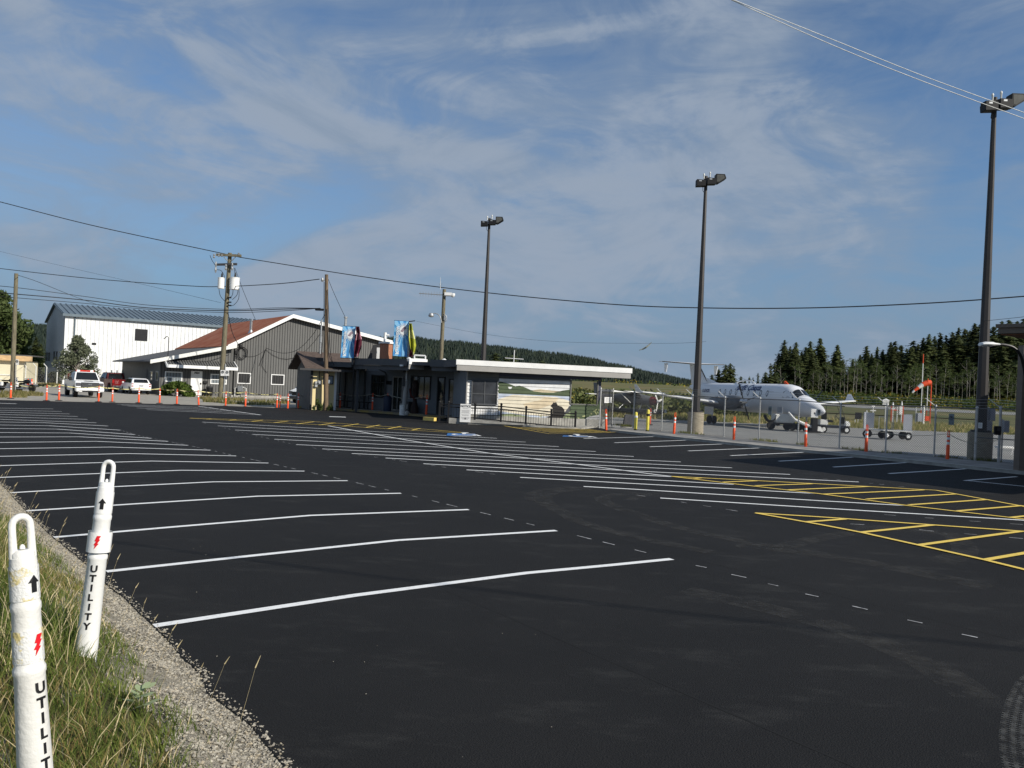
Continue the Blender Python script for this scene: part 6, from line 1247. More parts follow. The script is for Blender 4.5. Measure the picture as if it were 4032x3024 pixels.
# ------------------------------------------------------------------ left yard fence
t = thing('yard_fence', 'chain link fence with white barbed arms by the dark hangar gable', 'fence', tuple(G(185, 1512)))
LP = [P2(x, 88) for x in (96, 103, 143, 185, 227, 268)]; 
for p in LP[1:]: mb = MB(); mb.cyl(p, p+V(0, 0, 1.9), .05, n=6); mb.cyl(p+V(0, 0, 1.9), p+V(-.35, 0, 2.25), .04, n=6); mb.build('post', offwhite, t)
mb = MB(); mb.keep = True
for i in range(len(LP)-1):
    a, c = LP[i], LP[i+1]; L_ = (c-a).length; u = (c-a)/L_; s = -1.8
    while s < L_+1.8:
        for d in (1, -1):
            s0, s1 = s, s+d*1.8; lo = max(0, min((0-s0)/(s1-s0), (L_-s0)/(s1-s0))); hi = min(1, max((0-s0)/(s1-s0), (L_-s0)/(s1-s0)))
            if hi > lo: p = a+u*(s0+(s1-s0)*lo)+V(0, 0, .05+1.8*lo); q = a+u*(s0+(s1-s0)*hi)+V(0, 0, .05+1.8*hi); mb.add([p-u*.004, p+u*.004, p+V(0, .006, 0), q-u*.004, q+u*.004, q+V(0, .006, 0)], [(0, 1, 4, 3), (1, 2, 5, 4), (2, 0, 3, 5)])
        s += .16
mb.build('chain_link_mesh', galv, t)
# ------------------------------------------------------------------ airliner
def airliner():
    t = thing('airliner', 'white twin propeller airliner with a T tail parked on the apron, nose to the right', 'aeroplane')
    pw = M('plane_white', (.72, .73, .75), .3, var=.03, vs=.6, spec=.4); navy = M('navy', (.01, .03, .12), .4, var=0); nac = M('nacelle_grey', (.10, .11, .12), .4, var=.1)
    # x = distance behind the nose tip, y = left of plane, z up ; mapped to local x = 8.9 - s
    SEC = [(0, 1.32, .02, .02), (.12, 1.33, .17, .15), (.45, 1.38, .35, .31), (1.0, 1.46, .52, .48), (1.6, 1.54, .64, .62), (2.05, 1.60, .70, .71), (2.5, 1.77, .76, .87), (2.95, 1.90, .80, .98), (3.6, 1.96, .84, 1.02), (5, 1.97, .86, 1.02), (8, 1.97, .86, 1.02), (11, 1.97, .86, 1.02), (12.2, 2.02, .80, .96), (13.5, 2.16, .66, .80), (15, 2.38, .44, .52), (16.2, 2.55, .24, .30), (17.0, 2.66, .06, .10)]
    def sec(s):
        for i in range(len(SEC)-1):
            if SEC[i][0] <= s <= SEC[i+1][0]:
                f = (s-SEC[i][0])/(SEC[i+1][0]-SEC[i][0]); return [SEC[i][k_]+(SEC[i+1][k_]-SEC[i][k_])*f for k_ in (1, 2, 3)]
        return SEC[-1][1:]
    def skin(s, z, side, o=.006):
        zc, w, h = sec(s); q = max(-1, min(1, (z-zc)/h)); p = 2.3; yy = w*(1-abs(q)**p)**(1/p); return V(8.9-s, side*(yy+o), z)
    mb = MB(); secs = []; n = 32
    ss = []
    for i in range(len(SEC)-1):
        m = 3
        for k_ in range(m): ss.append(SEC[i][0]+(SEC[i+1][0]-SEC[i][0])*k_/m)
    ss.append(17.0)
    for s in ss:
        zc, w, h = sec(s); ring = []
        for k_ in range(n):
            a = 2*PI*k_/n; c_, s_ = math.cos(a), math.sin(a); e = 2/2.3
            ring.append(V(8.9-s, w*math.copysign(abs(c_)**e, c_), zc+h*math.copysign(abs(s_)**e, s_)))
        secs.append(ring)
    mb.loft(secs); fus = mb.build('fuselage', pw, t, True)
    for side in (-1, 1):
        for k_ in range(9):
            s = 4.9+k_*.76; mb = MB(); mb.keep = True; ring = []
            for q in range(14): a = 2*PI*q/14; ring.append(skin(s+.14*math.cos(a), 2.32+.21*math.sin(a), side))
            mb.add(ring, [tuple(range(14)) if side < 0 else tuple(range(13, -1, -1))]); mb.build('cabin_window', darkglass, t)
        for j, poly in enumerate([[(2.72, 2.12), (3.2, 2.10), (3.22, 2.45), (3.05, 2.55), (2.78, 2.50)], [(2.25, 2.10), (2.64, 2.12), (2.68, 2.48), (2.55, 2.42)]]):
            mb = MB(); mb.keep = True; ring = [skin(s, z, side, .008) for s, z in poly]; mb.add(ring, [tuple(range(len(ring)))]); mb.build('cockpit_side_window', darkglass, t)
        mb = MB(); mb.keep = True                         # windscreen half, wraps the top of the nose
        grid_ = []
        for i in range(5):
            for j in range(5):
                s = 1.98+.55*i/4; yy = side*(.03+(.50)*j/4); zc, w, h = sec(s); e = 2.3; q = min(.999, abs(yy)/w); z = zc+h*(1-q**e)**(1/e); grid_.append(V(8.9-s-.004, yy, z+.012))
        mb.add(grid_, [(i*5+j, i*5+j+1, i*5+j+6, i*5+j+5) for i in range(4) for j in range(4)]); mb.build('windscreen', darkglass, t)
        # wing
        def foil(s0, ch, y, z, th): return [V(8.9-s0-ch*x, y, z+th*ch*zz) for x, zz in [(0, 0), (.05, .045), (.25, .075), (.55, .055), (1, 0), (.55, -.03), (.25, -.04), (.05, -.03)]]
        mb = MB(); mb.loft([foil(7.2, 2.2, side*.6, 1.30, 1.0), foil(7.25, 2.15, side*2.9, 1.50, 1.0), foil(7.75, 1.15, side*8.6, 2.05, .9)]); mb.build('wing', pw, t, True)
        mb = MB(); mb.loft([foil(7.85, 1.05, side*8.6, 2.05, .9), foil(8.45, .4, side*8.75, 2.55, .7)]); mb.build('winglet', pw, t, True)
        mb = MB(); mb.tube([V(8.9-7.2, side*.6, 1.31), V(8.9-7.25, side*2.9, 1.51), V(8.9-7.74, side*8.6, 2.06)], .035, 6); mb.build('deicing_boot', offwhite, t)
        # nacelle
        yn = side*2.62; mb = MB(); mb.loft([[V(8.9-s, yn+w*math.cos(a), z+h*math.sin(a)) for a in [2*PI*q/20 for q in range(20)]] for s, z, w, h in [(4.95, 1.72, .2, .2), (5.1, 1.70, .30, .32), (5.9, 1.62, .42, .50), (7.2, 1.58, .44, .52), (8.6, 1.52, .40, .42), (10.0, 1.50, .12, .12)]]); ncl = mb.build('nacelle', nac if side < 0 else pw, t, True)
        mb = MB(); mb.cyl(V(8.9-6.2, yn+side*.38, 1.85), V(8.9-6.9, yn+side*.62, 1.98), .12, n=10); mb.build('exhaust_stub', steel, ncl, True)
        mb = MB(); mb.cyl(V(8.9-5.05, yn, 1.38), V(8.9-5.7, yn, 1.36), .14, n=10); mb.build('intake', black, ncl, True)
        mb = MB(); mb.lathe([(.02, .55), (.12, .45), (.2, .2), (.22, 0)], (8.9-4.98, yn, 1.72), 16, 'x'); sp = mb.build('spinner', chrome, t, True)
        for q in range(4):
            a = q*PI/2+.35+(0 if side < 0 else .5); d = V(0, math.cos(a), math.sin(a)); cx = V(8.9-4.82, yn, 1.72); fw = V(1, 0, 0)
            mb = MB(); mb.loft([[cx+d*r_+fw*w_*x_+V(0, -d.z, d.y)*th*y_ for x_, y_ in ((-1, 0), (0, 1), (1, 0), (0, -1))] for r_, w_, th in ((.2, .05, .04), (.5, .09, .03), (1.0, .10, .02), (1.30, .06, .012))]); mb.build('propeller_blade', rail_m, sp, True)
        # main gear
        mb = MB(); mb.cyl(V(0.05, yn, .3), V(0.15, yn, 1.4), .07, n=8); mb.cyl(V(.05, yn-.2, .3), V(.05, yn+.2, .3), .05, n=8); g = mb.build('main_gear', steel, t, True)
        for o in (-.19, .19): mb = MB(); mb.lathe([(.12, -.07), (.27, -.08), (.30, -.03), (.30, .03), (.27, .08), (.12, .07)], (.05, yn+o, .30), 20, 'y'); mb.build('wheel', rubber, g, True)
        mb = MB(); mb.box(V(.15, yn+side*.3, .95), (1.2, .03, .55)); mb.build('gear_door', pw, t)
        # finlets under the tailplane, dorsal side stabilons
        mb = MB(); mb.prism([V(-7.75, side*2.25, 4.46), V(-8.35, side*2.25, 4.46), V(-8.25, side*2.25, 3.75), V(-7.95, side*2.25, 3.75)], V(0, side*.05, 0)); mb.build('finlet', pw, t)
        mb = MB(); mb.prism([V(-5.0, side*.35, 2.35), V(-6.2, side*.3, 2.4), V(-6.2, side*1.25, 2.5), V(-5.85, side*1.25, 2.5)], V(0, 0, .05)); mb.build('stabilon', pw, t)
        mb = MB(); mb.loft([foil(16.05, 1.35, 0, 4.50, .9), foil(16.55, .75, side*2.82, 4.58, .8)]); mb.build('tailplane', pw, t, True)
        mb = MB(); mb.cyl(V(8.9-16.06, 0, 4.50), V(8.9-16.56, side*2.82, 4.58), .035, n=6); mb.build('deicing_boot', rail_m, t)
        mb = MB(); mb.prism([V(-5.4, side*.25, 2.0), V(-7.4, side*.15, 2.3), V(-7.0, side*.55, 1.6), V(-6.0, side*.55, 1.55)], V(0, .03, 0)); mb.build('ventral_fin', pw, t)
    mb = MB(); mb.loft([[V(8.9-s, y_, z) for s, y_ in ((a_, 0), (a_+.4*(b_-a_), .10), (b_, 0), (a_+.4*(b_-a_), -.10))] for z, a_, b_ in ((2.4, 13.6, 16.7), (3.1, 14.35, 16.85), (4.52, 15.75, 17.25))]); mb.build('fin', pw, t, True)
    mb = MB(); mb.loft([[V(8.9-s, y_, z) for s, y_ in ((a_, 0), (a_+.4*(b_-a_), .08), (b_, 0), (a_+.4*(b_-a_), -.08))] for z, a_, b_ in ((2.85, 11.6, 14.2), (3.05, 12.9, 14.3), (3.35, 14.1, 14.6))]); mb.build('dorsal_fin', pw, t, True)
    mb = MB(); mb.cyl(V(8.9-14.35, 0, 3.15), V(8.9-15.7, 0, 4.45), .045, n=6); mb.build('fin_boot', rail_m, t)
    mb = MB(); mb.tube([V(8.9-7.6, 0, 2.97), V(8.9-8.1, 0, 3.18), V(8.9-9.0, 0, 3.22), V(8.9-9.8, 0, 3.12), V(8.9-10.2, 0, 2.98)], .05, 6); mb.build('roof_aerial', white, t, True)
    mb = MB(); mb.prism([V(8.9-3.7, -.02, 2.97), V(8.9-4.2, -.02, 2.97), V(8.9-4.25, -.02, 3.2), V(8.9-4.1, -.02, 3.2)], V(0, .05, 0)); mb.build('blade_aerial', orange, t)
    # nose gear
    mb = MB(); mb.cyl(V(7.25, 0, .3), V(7.15, 0, 1.1), .05, n=8); mb.cyl(V(7.25, -.16, .25), V(7.25, .16, .25), .04, n=8); g = mb.build('nose_gear', steel, t, True)
    for o in (-.14, .14): mb = MB(); mb.lathe([(.1, -.06), (.22, -.07), (.25, -.02), (.25, .02), (.22, .07), (.1, .06)], (7.25, o, .25), 18, 'y'); mb.build('wheel', rubber, g, True)
    # lettering on the right side
    def side_text(body, s0, z0, size, name, shear, mat, bold):
        vs, fs = textmesh(body, size, shear=shear, bold=bold, align='LEFT'); mb = MB(); mb.keep = True; mb.add([skin(s0-v[0], z0+v[1], -1, .016) for v in vs], fs); mb.build(name, mat, t)
    side_text('Pacific Coastal', 9.0, 2.68, .56, 'title', .3, navy, .014)
    side_text('C-GWZK', 13.9, 2.36, .32, 'registration', 0, navy, .012)
    mb = MB(); mb.keep = True; ring = [skin(s, z, -1, .005) for s, z in [(4.2, 1.2), (4.9, 1.2), (4.9, 2.45), (4.2, 2.45)]]; 
    for i in range(4): mb.cyl(ring[i], ring[(i+1) % 4], .012, n=4)
    mb.build('door_outline', greymetal, t)
    return t
pl = airliner(); u = V(.2756, -.961, 0); nose = V(19.3, 49.2, 0); pl.location = nose-u*8.9; pl.rotation_euler = (0, 0, math.atan2(u.y, u.x))
# ------------------------------------------------------------------ seaplane
t = thing('seaplane', 'small high wing seaplane on grey floats parked beyond the short fence', 'aeroplane'); gp_ = M('seaplane_grey', (.13, .135, .14), .4, var=.1); dk = M('float_grey', (.07, .075, .08), .5, var=.1)
mb = MB(); mb.loft([[V(x, w*math.cos(a), z+h*math.sin(a)) for a in [2*PI*q/12 for q in range(12)]] for x, z, w, h in [(2.6, 1.55, .2, .2), (2.3, 1.55, .36, .36), (1.4, 1.6, .5, .48), (.4, 1.7, .52, .6), (-.8, 1.7, .5, .58), (-2.0, 1.75, .28, .32), (-4.2, 1.9, .08, .12)]]); mb.build('fuselage', gp_, t, True)
mb = MB(); mb.loft([[V(x, w*math.cos(a), z+h*math.sin(a)) for a in [2*PI*q/12 for q in range(12)]] for x, z, w, h in [(2.62, 1.56, .22, .22), (2.33, 1.56, .375, .375), (2.0, 1.58, .42, .42)]], cap=False); mb.build('nose_band', M('plane_red', (.14, .012, .016), .5), t, True)
mb = MB(); mb.box((.1, 0, 2.34), (1.35, 10.2, .14)); mb.build('wing', white, t, bevel=.04); mb = MB(); mb.box((.1, 0, 2.25), (1.2, 10.0, .03)); mb.build('wing_underside', dk, t)
for s in (-1, 1):
    mb = MB(); mb.cyl((.1, s*.5, 1.3), (.1, s*2.6, 2.25), .04, n=6); mb.build('strut', white, t)
    mb = MB(); mb.loft([[V(x, s*1.1+w*y_, z_) for y_, z_ in ((-1, .75), (1, .75), (1, .75-h*.5), (0, .75-h), (-1, .75-h*.5))] for x, w, h in [(3.1, .08, .12), (2.6, .28, .38), (.5, .32, .55), (-1.6, .24, .35), (-3.0, .1, .15)]]); fl = mb.build('float', dk, t)
    mb = MB(); mb.box((2.95, s*1.1, .66), (.16, .3, .28)); mb.build('bow_bumper', white, fl, bevel=.03)
    mb = MB(); mb.tube([(1.2, s*.35, 1.3), (1.4, s*1.1, .75)], .035, 6); mb.tube([(-.6, s*.35, 1.3), (-.8, s*1.1, .75)], .035, 6); mb.build('float_strut', steel, t)
    mb = MB(); mb.lathe([(.05, -.04), (.17, -.05), (.17, .05), (.05, .04)], (.2, s*1.1, .17), 12, 'y'); mb.build('wheel', rubber, t, True)
    mb = MB(); mb.add([(1.25, s*.47, 1.75), (.3, s*.535, 1.75), (.3, s*.40, 2.15), (.95, s*.36, 2.15)], [(0, 1, 2, 3)]); mb.keep = True; mb.build('side_window', darkglass, t)
    mb = MB(); mb.prism([(-3.6, 0, 1.95), (-4.3, 0, 1.95), (-4.3, s*1.6, 1.97), (-3.9, s*1.6, 1.97)], V(0, 0, .05)); mb.build('tailplane', white, t)
mb = MB(); mb.prism([(-3.4, 0, 1.95), (-4.3, 0, 1.95), (-4.45, 0, 3.1), (-4.0, 0, 3.1)], V(0, .06, 0)); mb.build('fin', gp_, t)
mb = MB(); mb.lathe([(.02, .3), (.12, .1), (.14, 0)], (2.62, 0, 1.56), 12, 'x'); sp = mb.build('spinner', white, t, True)
for q in range(3):
    a = q*2*PI/3+.25; d = V(0, math.cos(a), math.sin(a)); cx = V(2.7, 0, 1.56); mb = MB(); mb.loft([[cx+d*r_+V(1, 0, 0)*.02*x_+V(0, -d.z, d.y)*w_*y_ for x_, y_ in ((-1, 0), (0, 1), (1, 0), (0, -1))] for r_, w_ in ((.1, .05), (.5, .11), (.95, .06))]); mb.build('propeller_blade', white, sp, True)
t.location = G(2488, 1640); t.location.y -= 0; t.rotation_euler = (0, 0, math.radians(-38)); t.scale = (.86, .86, .86)
# ------------------------------------------------------------------ ground equipment
t = thing('golf_cart', 'small golf cart with white front cowl and black roof struts beside the airliner nose', 'golf cart'); navyc = M('cart_navy', (.03, .035, .05), .4, var=.1)
mb = MB(); mb.box((0, 0, .42), (2.1, 1.05, .16)); mb.build('chassis', navyc, t, bevel=.03)
mb = MB(); mb.box((-.75, 0, .68), (.6, 1.05, .38)); mb.build('rear_body', white, t, bevel=.06); mb = MB(); mb.box((.9, 0, .62), (.42, 1.05, .42)); mb.build('front_cowl', white, t, bevel=.1)
mb = MB(); mb.box((-.35, 0, .78), (.5, 1.0, .14)); mb.box((-.62, 0, 1.1), (.12, 1.0, .5)); mb.build('seat', black, t, bevel=.03)
mb = MB(); mb.box((.66, 0, .86), (.08, 1.0, .45)); mb.build('dashboard', black, t, bevel=.02); mb = MB(); mb.cyl((.6, .22, .8), (.3, .22, 1.12), .025, n=6); mb.tube([(.28+.12*math.cos(a)*.5, .22+.17*math.sin(a), 1.14+.12*math.cos(a)) for a in [q*PI/8 for q in range(16)]], .02, 5, closed=True); mb.build('steering_wheel', black, t)
for s in (-1, 1): mb = MB(); mb.tube([(.75, s*.48, .9), (.42, s*.48, 1.78)], .02, 5); mb.build('roof_strut', black, t); mb = MB(); mb.tube([(-.7, s*.48, .9), (-.6, s*.48, 1.78)], .02, 5); mb.build('roof_strut', black, t)
mb = MB(); mb.box((-.05, 0, 1.8), (1.5, 1.05, .05)); mb.build('roof', black, t, bevel=.02)
for (x, y) in [(.85, .5), (.85, -.5), (-.75, .5), (-.75, -.5)]:
    mb = MB(); s = 1 if y > 0 else -1; mb.lathe([(.13, -.09), (.22, -.1), (.24, -.05), (.24, .05), (.22, .1), (.13, .09)], (x, y, .24), 16, 'y'); wv = mb.build('wheel', rubber, t, True); mb = MB(); mb.cyl((x, y+s*.085, .24), (x, y+s*.10, .24), .13, n=14); mb.build('hub', white, wv)
b = G(3290, 1706); t.location = b+V(0, .5, 0); t.rotation_euler = (0, 0, -.12); t.scale = (.86, .86, .95)
def bcart(label, x, y, rz):
    t = thing('luggage_cart', label, 'luggage cart', group='luggage carts on the apron')
    mb = MB(); mb.box((0, 0, .55), (1.9, 1.0, .06)); mb.build('deck', offwhite, t)
    mb = MB(); mb.box((.9, 0, 1.1), (.05, 1.0, 1.05)); mb.prism([(.35, -.5, .6), (.9, -.5, .6), (.9, -.5, 1.6), (.35, -.5, 1.6)], (0, .03, 0)); mb.box((-.3+1.2, 0, 1.0), (.08, 1.04, .04)); mb.build('end_panel', ebx, t)
    mb = MB(); mb.tube([(-.9, -.5, .58), (-.9, -.5, 1.4), (-.9, .5, 1.4), (-.9, .5, .58)], .025, 6); mb.build('end_rail', greymetal, t)
    mb = MB(); mb.cyl((-1.0, 0, .3), (-1.8, 0, .22), .03, n=6); mb.build('tow_bar', black, t)
    for x_ in (.7, -.7):
        mb = MB(); mb.tube([(x_, -.45, .28), (x_*.7, -.4, .52)], .03, 5); mb.tube([(x_, .45, .28), (x_*.7, .4, .52)], .03, 5); mb.cyl((x_, -.5, .25), (x_, .5, .25), .03, n=6); mb.build('axle', black, t)
        for y_ in (-.48, .48): mb = MB(); s = 1 if y_ > 0 else -1; mb.lathe([(.12, -.06), (.23, -.07), (.25, -.03), (.25, .03), (.23, .07), (.12, .06)], (x_, y_, .25), 16, 'y'); wv = mb.build('wheel', rubber, t, True); mb = MB(); mb.cyl((x_, y_+s*.05, .25), (x_, y_+s*.075, .25), .12, n=12); mb.build('hub', white, wv)
    t.location = G(x, y)+V(0, .4, 0); t.rotation_euler = (0, 0, rz); t.scale = (.82, .82, .9); return t
bcart('front luggage cart with a tall grey end panel, in full view on the apron', 3536, 1732, -.08); bcart('rear luggage cart mostly behind the front one, nearer the golf cart', 3470, 1727, 2.6)
# pushback dolly and ground power cart under the nose
b = G(3175, 1702); t = thing('tow_tractor', 'white and black tow bar unit with an arrow plate standing before the airliner nose', 'tow bar', tuple(b))
mb = MB(); mb.tube([b+V(-1.1, .2, 1.2), b+V(-.7, .1, .75), b+V(0, 0, .45), b+V(.35, 0, .35)], [.05, .08, .1, .08], 8); mb.build('bar', white, t, True); mb = MB(); mb.box(b+V(.45, 0, .5), (.35, .35, .8)); mb.build('upright', black, t, bevel=.03); mb = MB(); mb.box(b+V(.42, -.1, 1.2), (.46, .05, .55)); plt = mb.build('arrow_plate', white, t, bevel=.02)
mb = MB(); mb.add([b+V(.38, -.13, 1.28), b+V(.47, -.13, 1.2), b+V(.38, -.13, 1.12)], [(0, 1, 2)]); mb.keep = True; mb.build('arrow', black, plt)
mb = MB(); mb.box(b+V(.45, 0, .06), (.7, .5, .1)); mb.build('foot', black, t); mb = MB(); mb.prism([b+V(.65, -.1, .12), b+V(1.05, -.1, .05), b+V(.85, -.1, .38), b+V(.68, -.1, .4)], V(0, .3, 0)); mb.build('fairing', white, t)
b = G(3088, 1694); t = thing('power_cart', 'white ground power cart with a coiled cable under the airliner belly', 'ground power unit', tuple(b))
mb = MB(); mb.box(b+V(0, .3, .75), (1.3, .8, .55)); mb.build('housing', offwhite, t, bevel=.06); mb = MB(); mb.box(b+V(0, .3, .42), (1.6, .7, .08)); mb.build('frame', dark_trim, t)
for x_ in (-.85, .55, .2, .95): mb = MB(); mb.lathe([(.1, -.08), (.25, -.09), (.27, 0), (.25, .09), (.1, .08)], b+V(x_, .05, .27), 16, 'y'); mb.build('wheel', rubber, t, True)
mb = MB()
for q in range(5): mb.tube([b+V(-.9+(.32+.03*q)*math.cos(a), -.1+.03*q, .95+(.36+.03*q)*math.sin(a)) for a in [PI+PI*k_/10 for k_ in range(11)]], .025, 5)
mb.build('coiled_cable', black, t)
# windsock and masts
def vpole(nm, label, cat, x, yb, yt, D, r, mat, bands=None, zb=None):
    b = A(x-.0, yb, D); tp = A(x+.0437*(yb-yt), yt, D); b.x = tp.x = (b.x+tp.x)/2; b.z = zt(b.x, b.y); t = thing(nm, label, cat, tuple(b))
    mb = MB(); mb.cyl(b, (b.x, b.y, tp.z), r, n=8); mb.build('mast', mat, t, True)
    if bands:
        n = 7
        for k_ in (0, 6): z0 = b.z+(tp.z-b.z)*k_/n; z1 = b.z+(tp.z-b.z)*(k_+1)/n; mb = MB(); mb.cyl((b.x, b.y, z0), (b.x, b.y, z1), r*1.08, n=8); mb.build('band', bands, t)
    return t, b, tp
org2 = M('aviation_orange', (.75, .09, .03), .5, var=.06)
t, b, tp = vpole('windsock', 'orange and white windsock drooping left from an orange pole beyond the fence', 'windsock', 3661, 1665, 1503, 78, .05, org2)
P_ = lambda x, y: A(x, y, 78); cs = [(3664, 1508, 14), (3650, 1508, 13.5), (3632, 1515, 11), (3616, 1526, 8), (3600, 1538, 5.5), (3592, 1546, 3.5)]
for i in range(len(cs)-1):
    (x0, y0, r0), (x1, y1, r1) = cs[i], cs[i+1]; a, c = P_(x0, y0), P_(x1, y1); mb = MB(); mb.cyl(a, c, r0*.85/F*78, r1*.85/F*78, 14, cap=(i == 0)); mb.build('sock_segment', org2 if i in (0, 1, 3) else offwhite, t, True)
mb = MB(); mb.box(b+V(-.35, 0, .5), (.4, .3, .5)); mb.build('control_box', org2, t, bevel=.03); mb = MB(); mb.cyl(A(3661, 1508, 78), A(3668, 1508, 78), .05, n=6); mb.build('swivel', steel, t)
vpole('banded_mast', 'tall thin white mast with orange bands standing left of the windsock', 'mast', 3627, 1610, 1394, 92, .045, white, org2)
vpole('banded_mast', 'thin orange banded mast hidden behind the windsock', 'mast', 3650, 1600, 1490, 110, .05, white, org2)
INS = [('weather_mast', 'white weather instrument mast with a cluster of cups above the fence rail', 3486, 1625, 1573, 'cups'), ('weather_mast', 'orange framed instrument stand behind the luggage carts', 3532, 1640, 1598, 'frame'), ('weather_mast', 'slim white sensor mast right of the luggage carts', 3549, 1640, 1580, 'sensor'), ('weather_mast', 'white sensor mast with crossed arms left of the luggage carts', 3437, 1640, 1595, 'cross'),
       ('weather_mast', 'short white sensor standing above the far airliner wing tip', 3412, 1655, 1615, 'sensor'), ('weather_mast', 'pair of white instrument tubes on a grey box left of the banded mast', 3606, 1638, 1604, 'box'), ('weather_mast', 'small white fork sensor between the luggage carts and the fence post', 3516, 1610, 1583, 'sensor')]
for nm, lab, x, yb, yt, kd in INS:
    t, b, tp = vpole(nm, lab, 'weather instrument', x, yb, yt, 74, .045, white); 
    if kd == 'cups':
        for k_ in (-2, -1, 0, 1, 2): mb = MB(); mb.lathe([(.03, -.35), (.06, -.1), (.09, 0), (.05, .1)], (b.x+k_*.12, b.y, tp.z-.05*abs(k_)), 8); mb.build('cup', white, t, True)
        mb = MB(); mb.box((b.x, b.y, tp.z-.45), (.6, .05, .05)); mb.build('arm', white, t)
    elif kd == 'frame':
        for k_ in (-.55, .55): mb = MB(); mb.cyl((b.x+k_, b.y, b.z), (b.x+k_, b.y, tp.z), .04, n=6); mb.build('orange_leg', org2, t)
        mb = MB(); mb.cyl((b.x-.55, b.y, tp.z-.4), (b.x+.55, b.y, tp.z-.4), .04, n=6); mb.cyl((b.x-.55, b.y, tp.z), (b.x+.55, b.y, tp.z), .04, n=6); mb.build('crossbar', org2, t); mb = MB(); mb.box((b.x+.3, b.y, tp.z-.4), (.3, .2, .8)); mb.build('screen_box', white, t, bevel=.02)
    elif kd == 'box': mb = MB(); mb.box((b.x+.4, b.y, b.z+.7), (.6, .3, .8)); mb.build('instrument_box', ebx, t, bevel=.02); mb = MB(); mb.cyl((b.x+.65, b.y-.1, b.z+.1), (b.x+.65, b.y-.1, tp.z+.2), .1, n=10); mb.build('tube', white, t, True)
    elif kd == 'cross': mb = MB(); mb.box((b.x, b.y, tp.z-.5), (.5, .06, .1)); mb.box((b.x, b.y, tp.z-.1), (.3, .06, .08)); mb.build('arm', white, t)
    else: mb = MB(); mb.lathe([(.05, -.5), (.08, -.45), (.08, -.2), (.05, -.15), (.04, 0)], (b.x, b.y, tp.z), 8); mb.build('sensor_head', white, t, True); mb = MB(); mb.box((b.x, b.y, tp.z-.62), (.28, .1, .08)); mb.build('bracket', white, t)
t, b, tp = vpole('apron_sign', 'square black board on short white legs in the grass behind the golf cart', 'sign board', 3378, 1668, 1630, 68, .03, white); mb = MB(); mb.box((b.x, b.y-.04, tp.z-.15), (.55, .05, .55)); mb.build('board', black, t); mb = MB(); mb.cyl((b.x-.25, b.y, b.z), (b.x-.25, b.y, tp.z-.4), .03, n=6); mb.build('leg', white, t)
# ------------------------------------------------------------------ right hand building and street lamp
pink = M('pale_brick', (.50, .40, .36), .85, col2=(.58, .48, .44), vs=8, sx=(1, 1, 3), bump=.4, bs=20); bfas = M('fascia_brown', (.16, .13, .105), .6, var=.1, vs=1, sx=(1, 1, 6)); bsof = M('soffit_brown', (.20, .09, .05), .8, var=.1)
c0 = G(4020, 1868); bd = V(.62, -.78, 0); bn = V(.78, .62, 0); t = thing('brick_building', 'pale brick building with a deep brown canopy at the right edge', 'building', tuple(c0))
c1 = A(3920, 1290, 21.5); mb = MB(); q = V(c1.x, c1.y, 0); ztop = A(3920, 1273, 21.5).z; zbot = A(3920, 1313, 21.5).z; zm = A(3920, 1290, 21.5).z
WRb = Wall(V(c0.x, c0.y, 0), V(c0.x, c0.y, 0)+bd*9)
mb = MB(); mb.prism([c0+V(.05, .05, 0), c0+bd*9, c0+bd*9+bn*9, c0+bn*9], V(0, 0, zbot+.1)); mb.build('wall', pink, t)
mb = MB(); mb.prism([q, q+bd*8, q+bd*8+bn*10, q+bn*10], V(0, 0, 1)); mb.v = [(x, y, z*(ztop-zm-.02)+zm) for x, y, z in mb.v]; mb.build('roof_edge', bfas, t)
mb = MB(); e_ = .05; mb.prism([q+bd*e_+bn*e_, q+bd*8+bn*e_, q+bd*8+bn*9.9, q+bn*9.9+bd*e_], V(0, 0, 1)); mb.v = [(x, y, z*(zm-zbot)+zbot) for x, y, z in mb.v]; mb.build('lower_fascia', bfas, t)
mb = MB(); e_ = .1; mb.prism([q+bd*e_+bn*e_, q+bd*7.9+bn*e_, q+bd*7.9+bn*9.8, q+bn*9.8+bd*e_], V(0, 0, .02)); mb.v = [(x, y, z+zbot-.03) for x, y, z in mb.v]; mb.build('soffit', bsof, t)
mb = MB(); mb.box(c0+V(-.02, .0, zbot/2), (.28, .28, zbot)); mb.build('corner_post', bfas, t)
p0 = A(4028, 1560, 24.6); t = thing('street_lamp', 'white street lamp head on a black curved arm in front of the nearest mast', 'street lamp', (p0.x, p0.y, 0))
mb = MB(); mb.tube([A(x, y, 24.4) for x, y in smooth([(4052, 1560), (4040, 1500), (4030, 1440), (4016, 1395), (3990, 1368), (3955, 1358), (3932, 1357)], 6)], .045, 8); mb.build('arm', rail_m, t, True)
mb = MB(); secs = []
for x, y0, y1, w in [(3857, 1354, 1362, .08), (3862, 1348, 1364, .15), (3880, 1345, 1366, .19), (3905, 1346, 1365, .17), (3915, 1349, 1362, .12), (3934, 1352, 1361, .08)]:
    a, c = A(x, y0, 24.4), A(x, y1, 24.4); m_ = (a+c)/2; hh = (a.z-c.z)/2; secs.append([V(m_.x, m_.y+w*math.cos(k_*PI/6), m_.z+hh*math.sin(k_*PI/6)) for k_ in range(12)])
mb.loft(secs); mb.build('lamp_head', white, t, True)
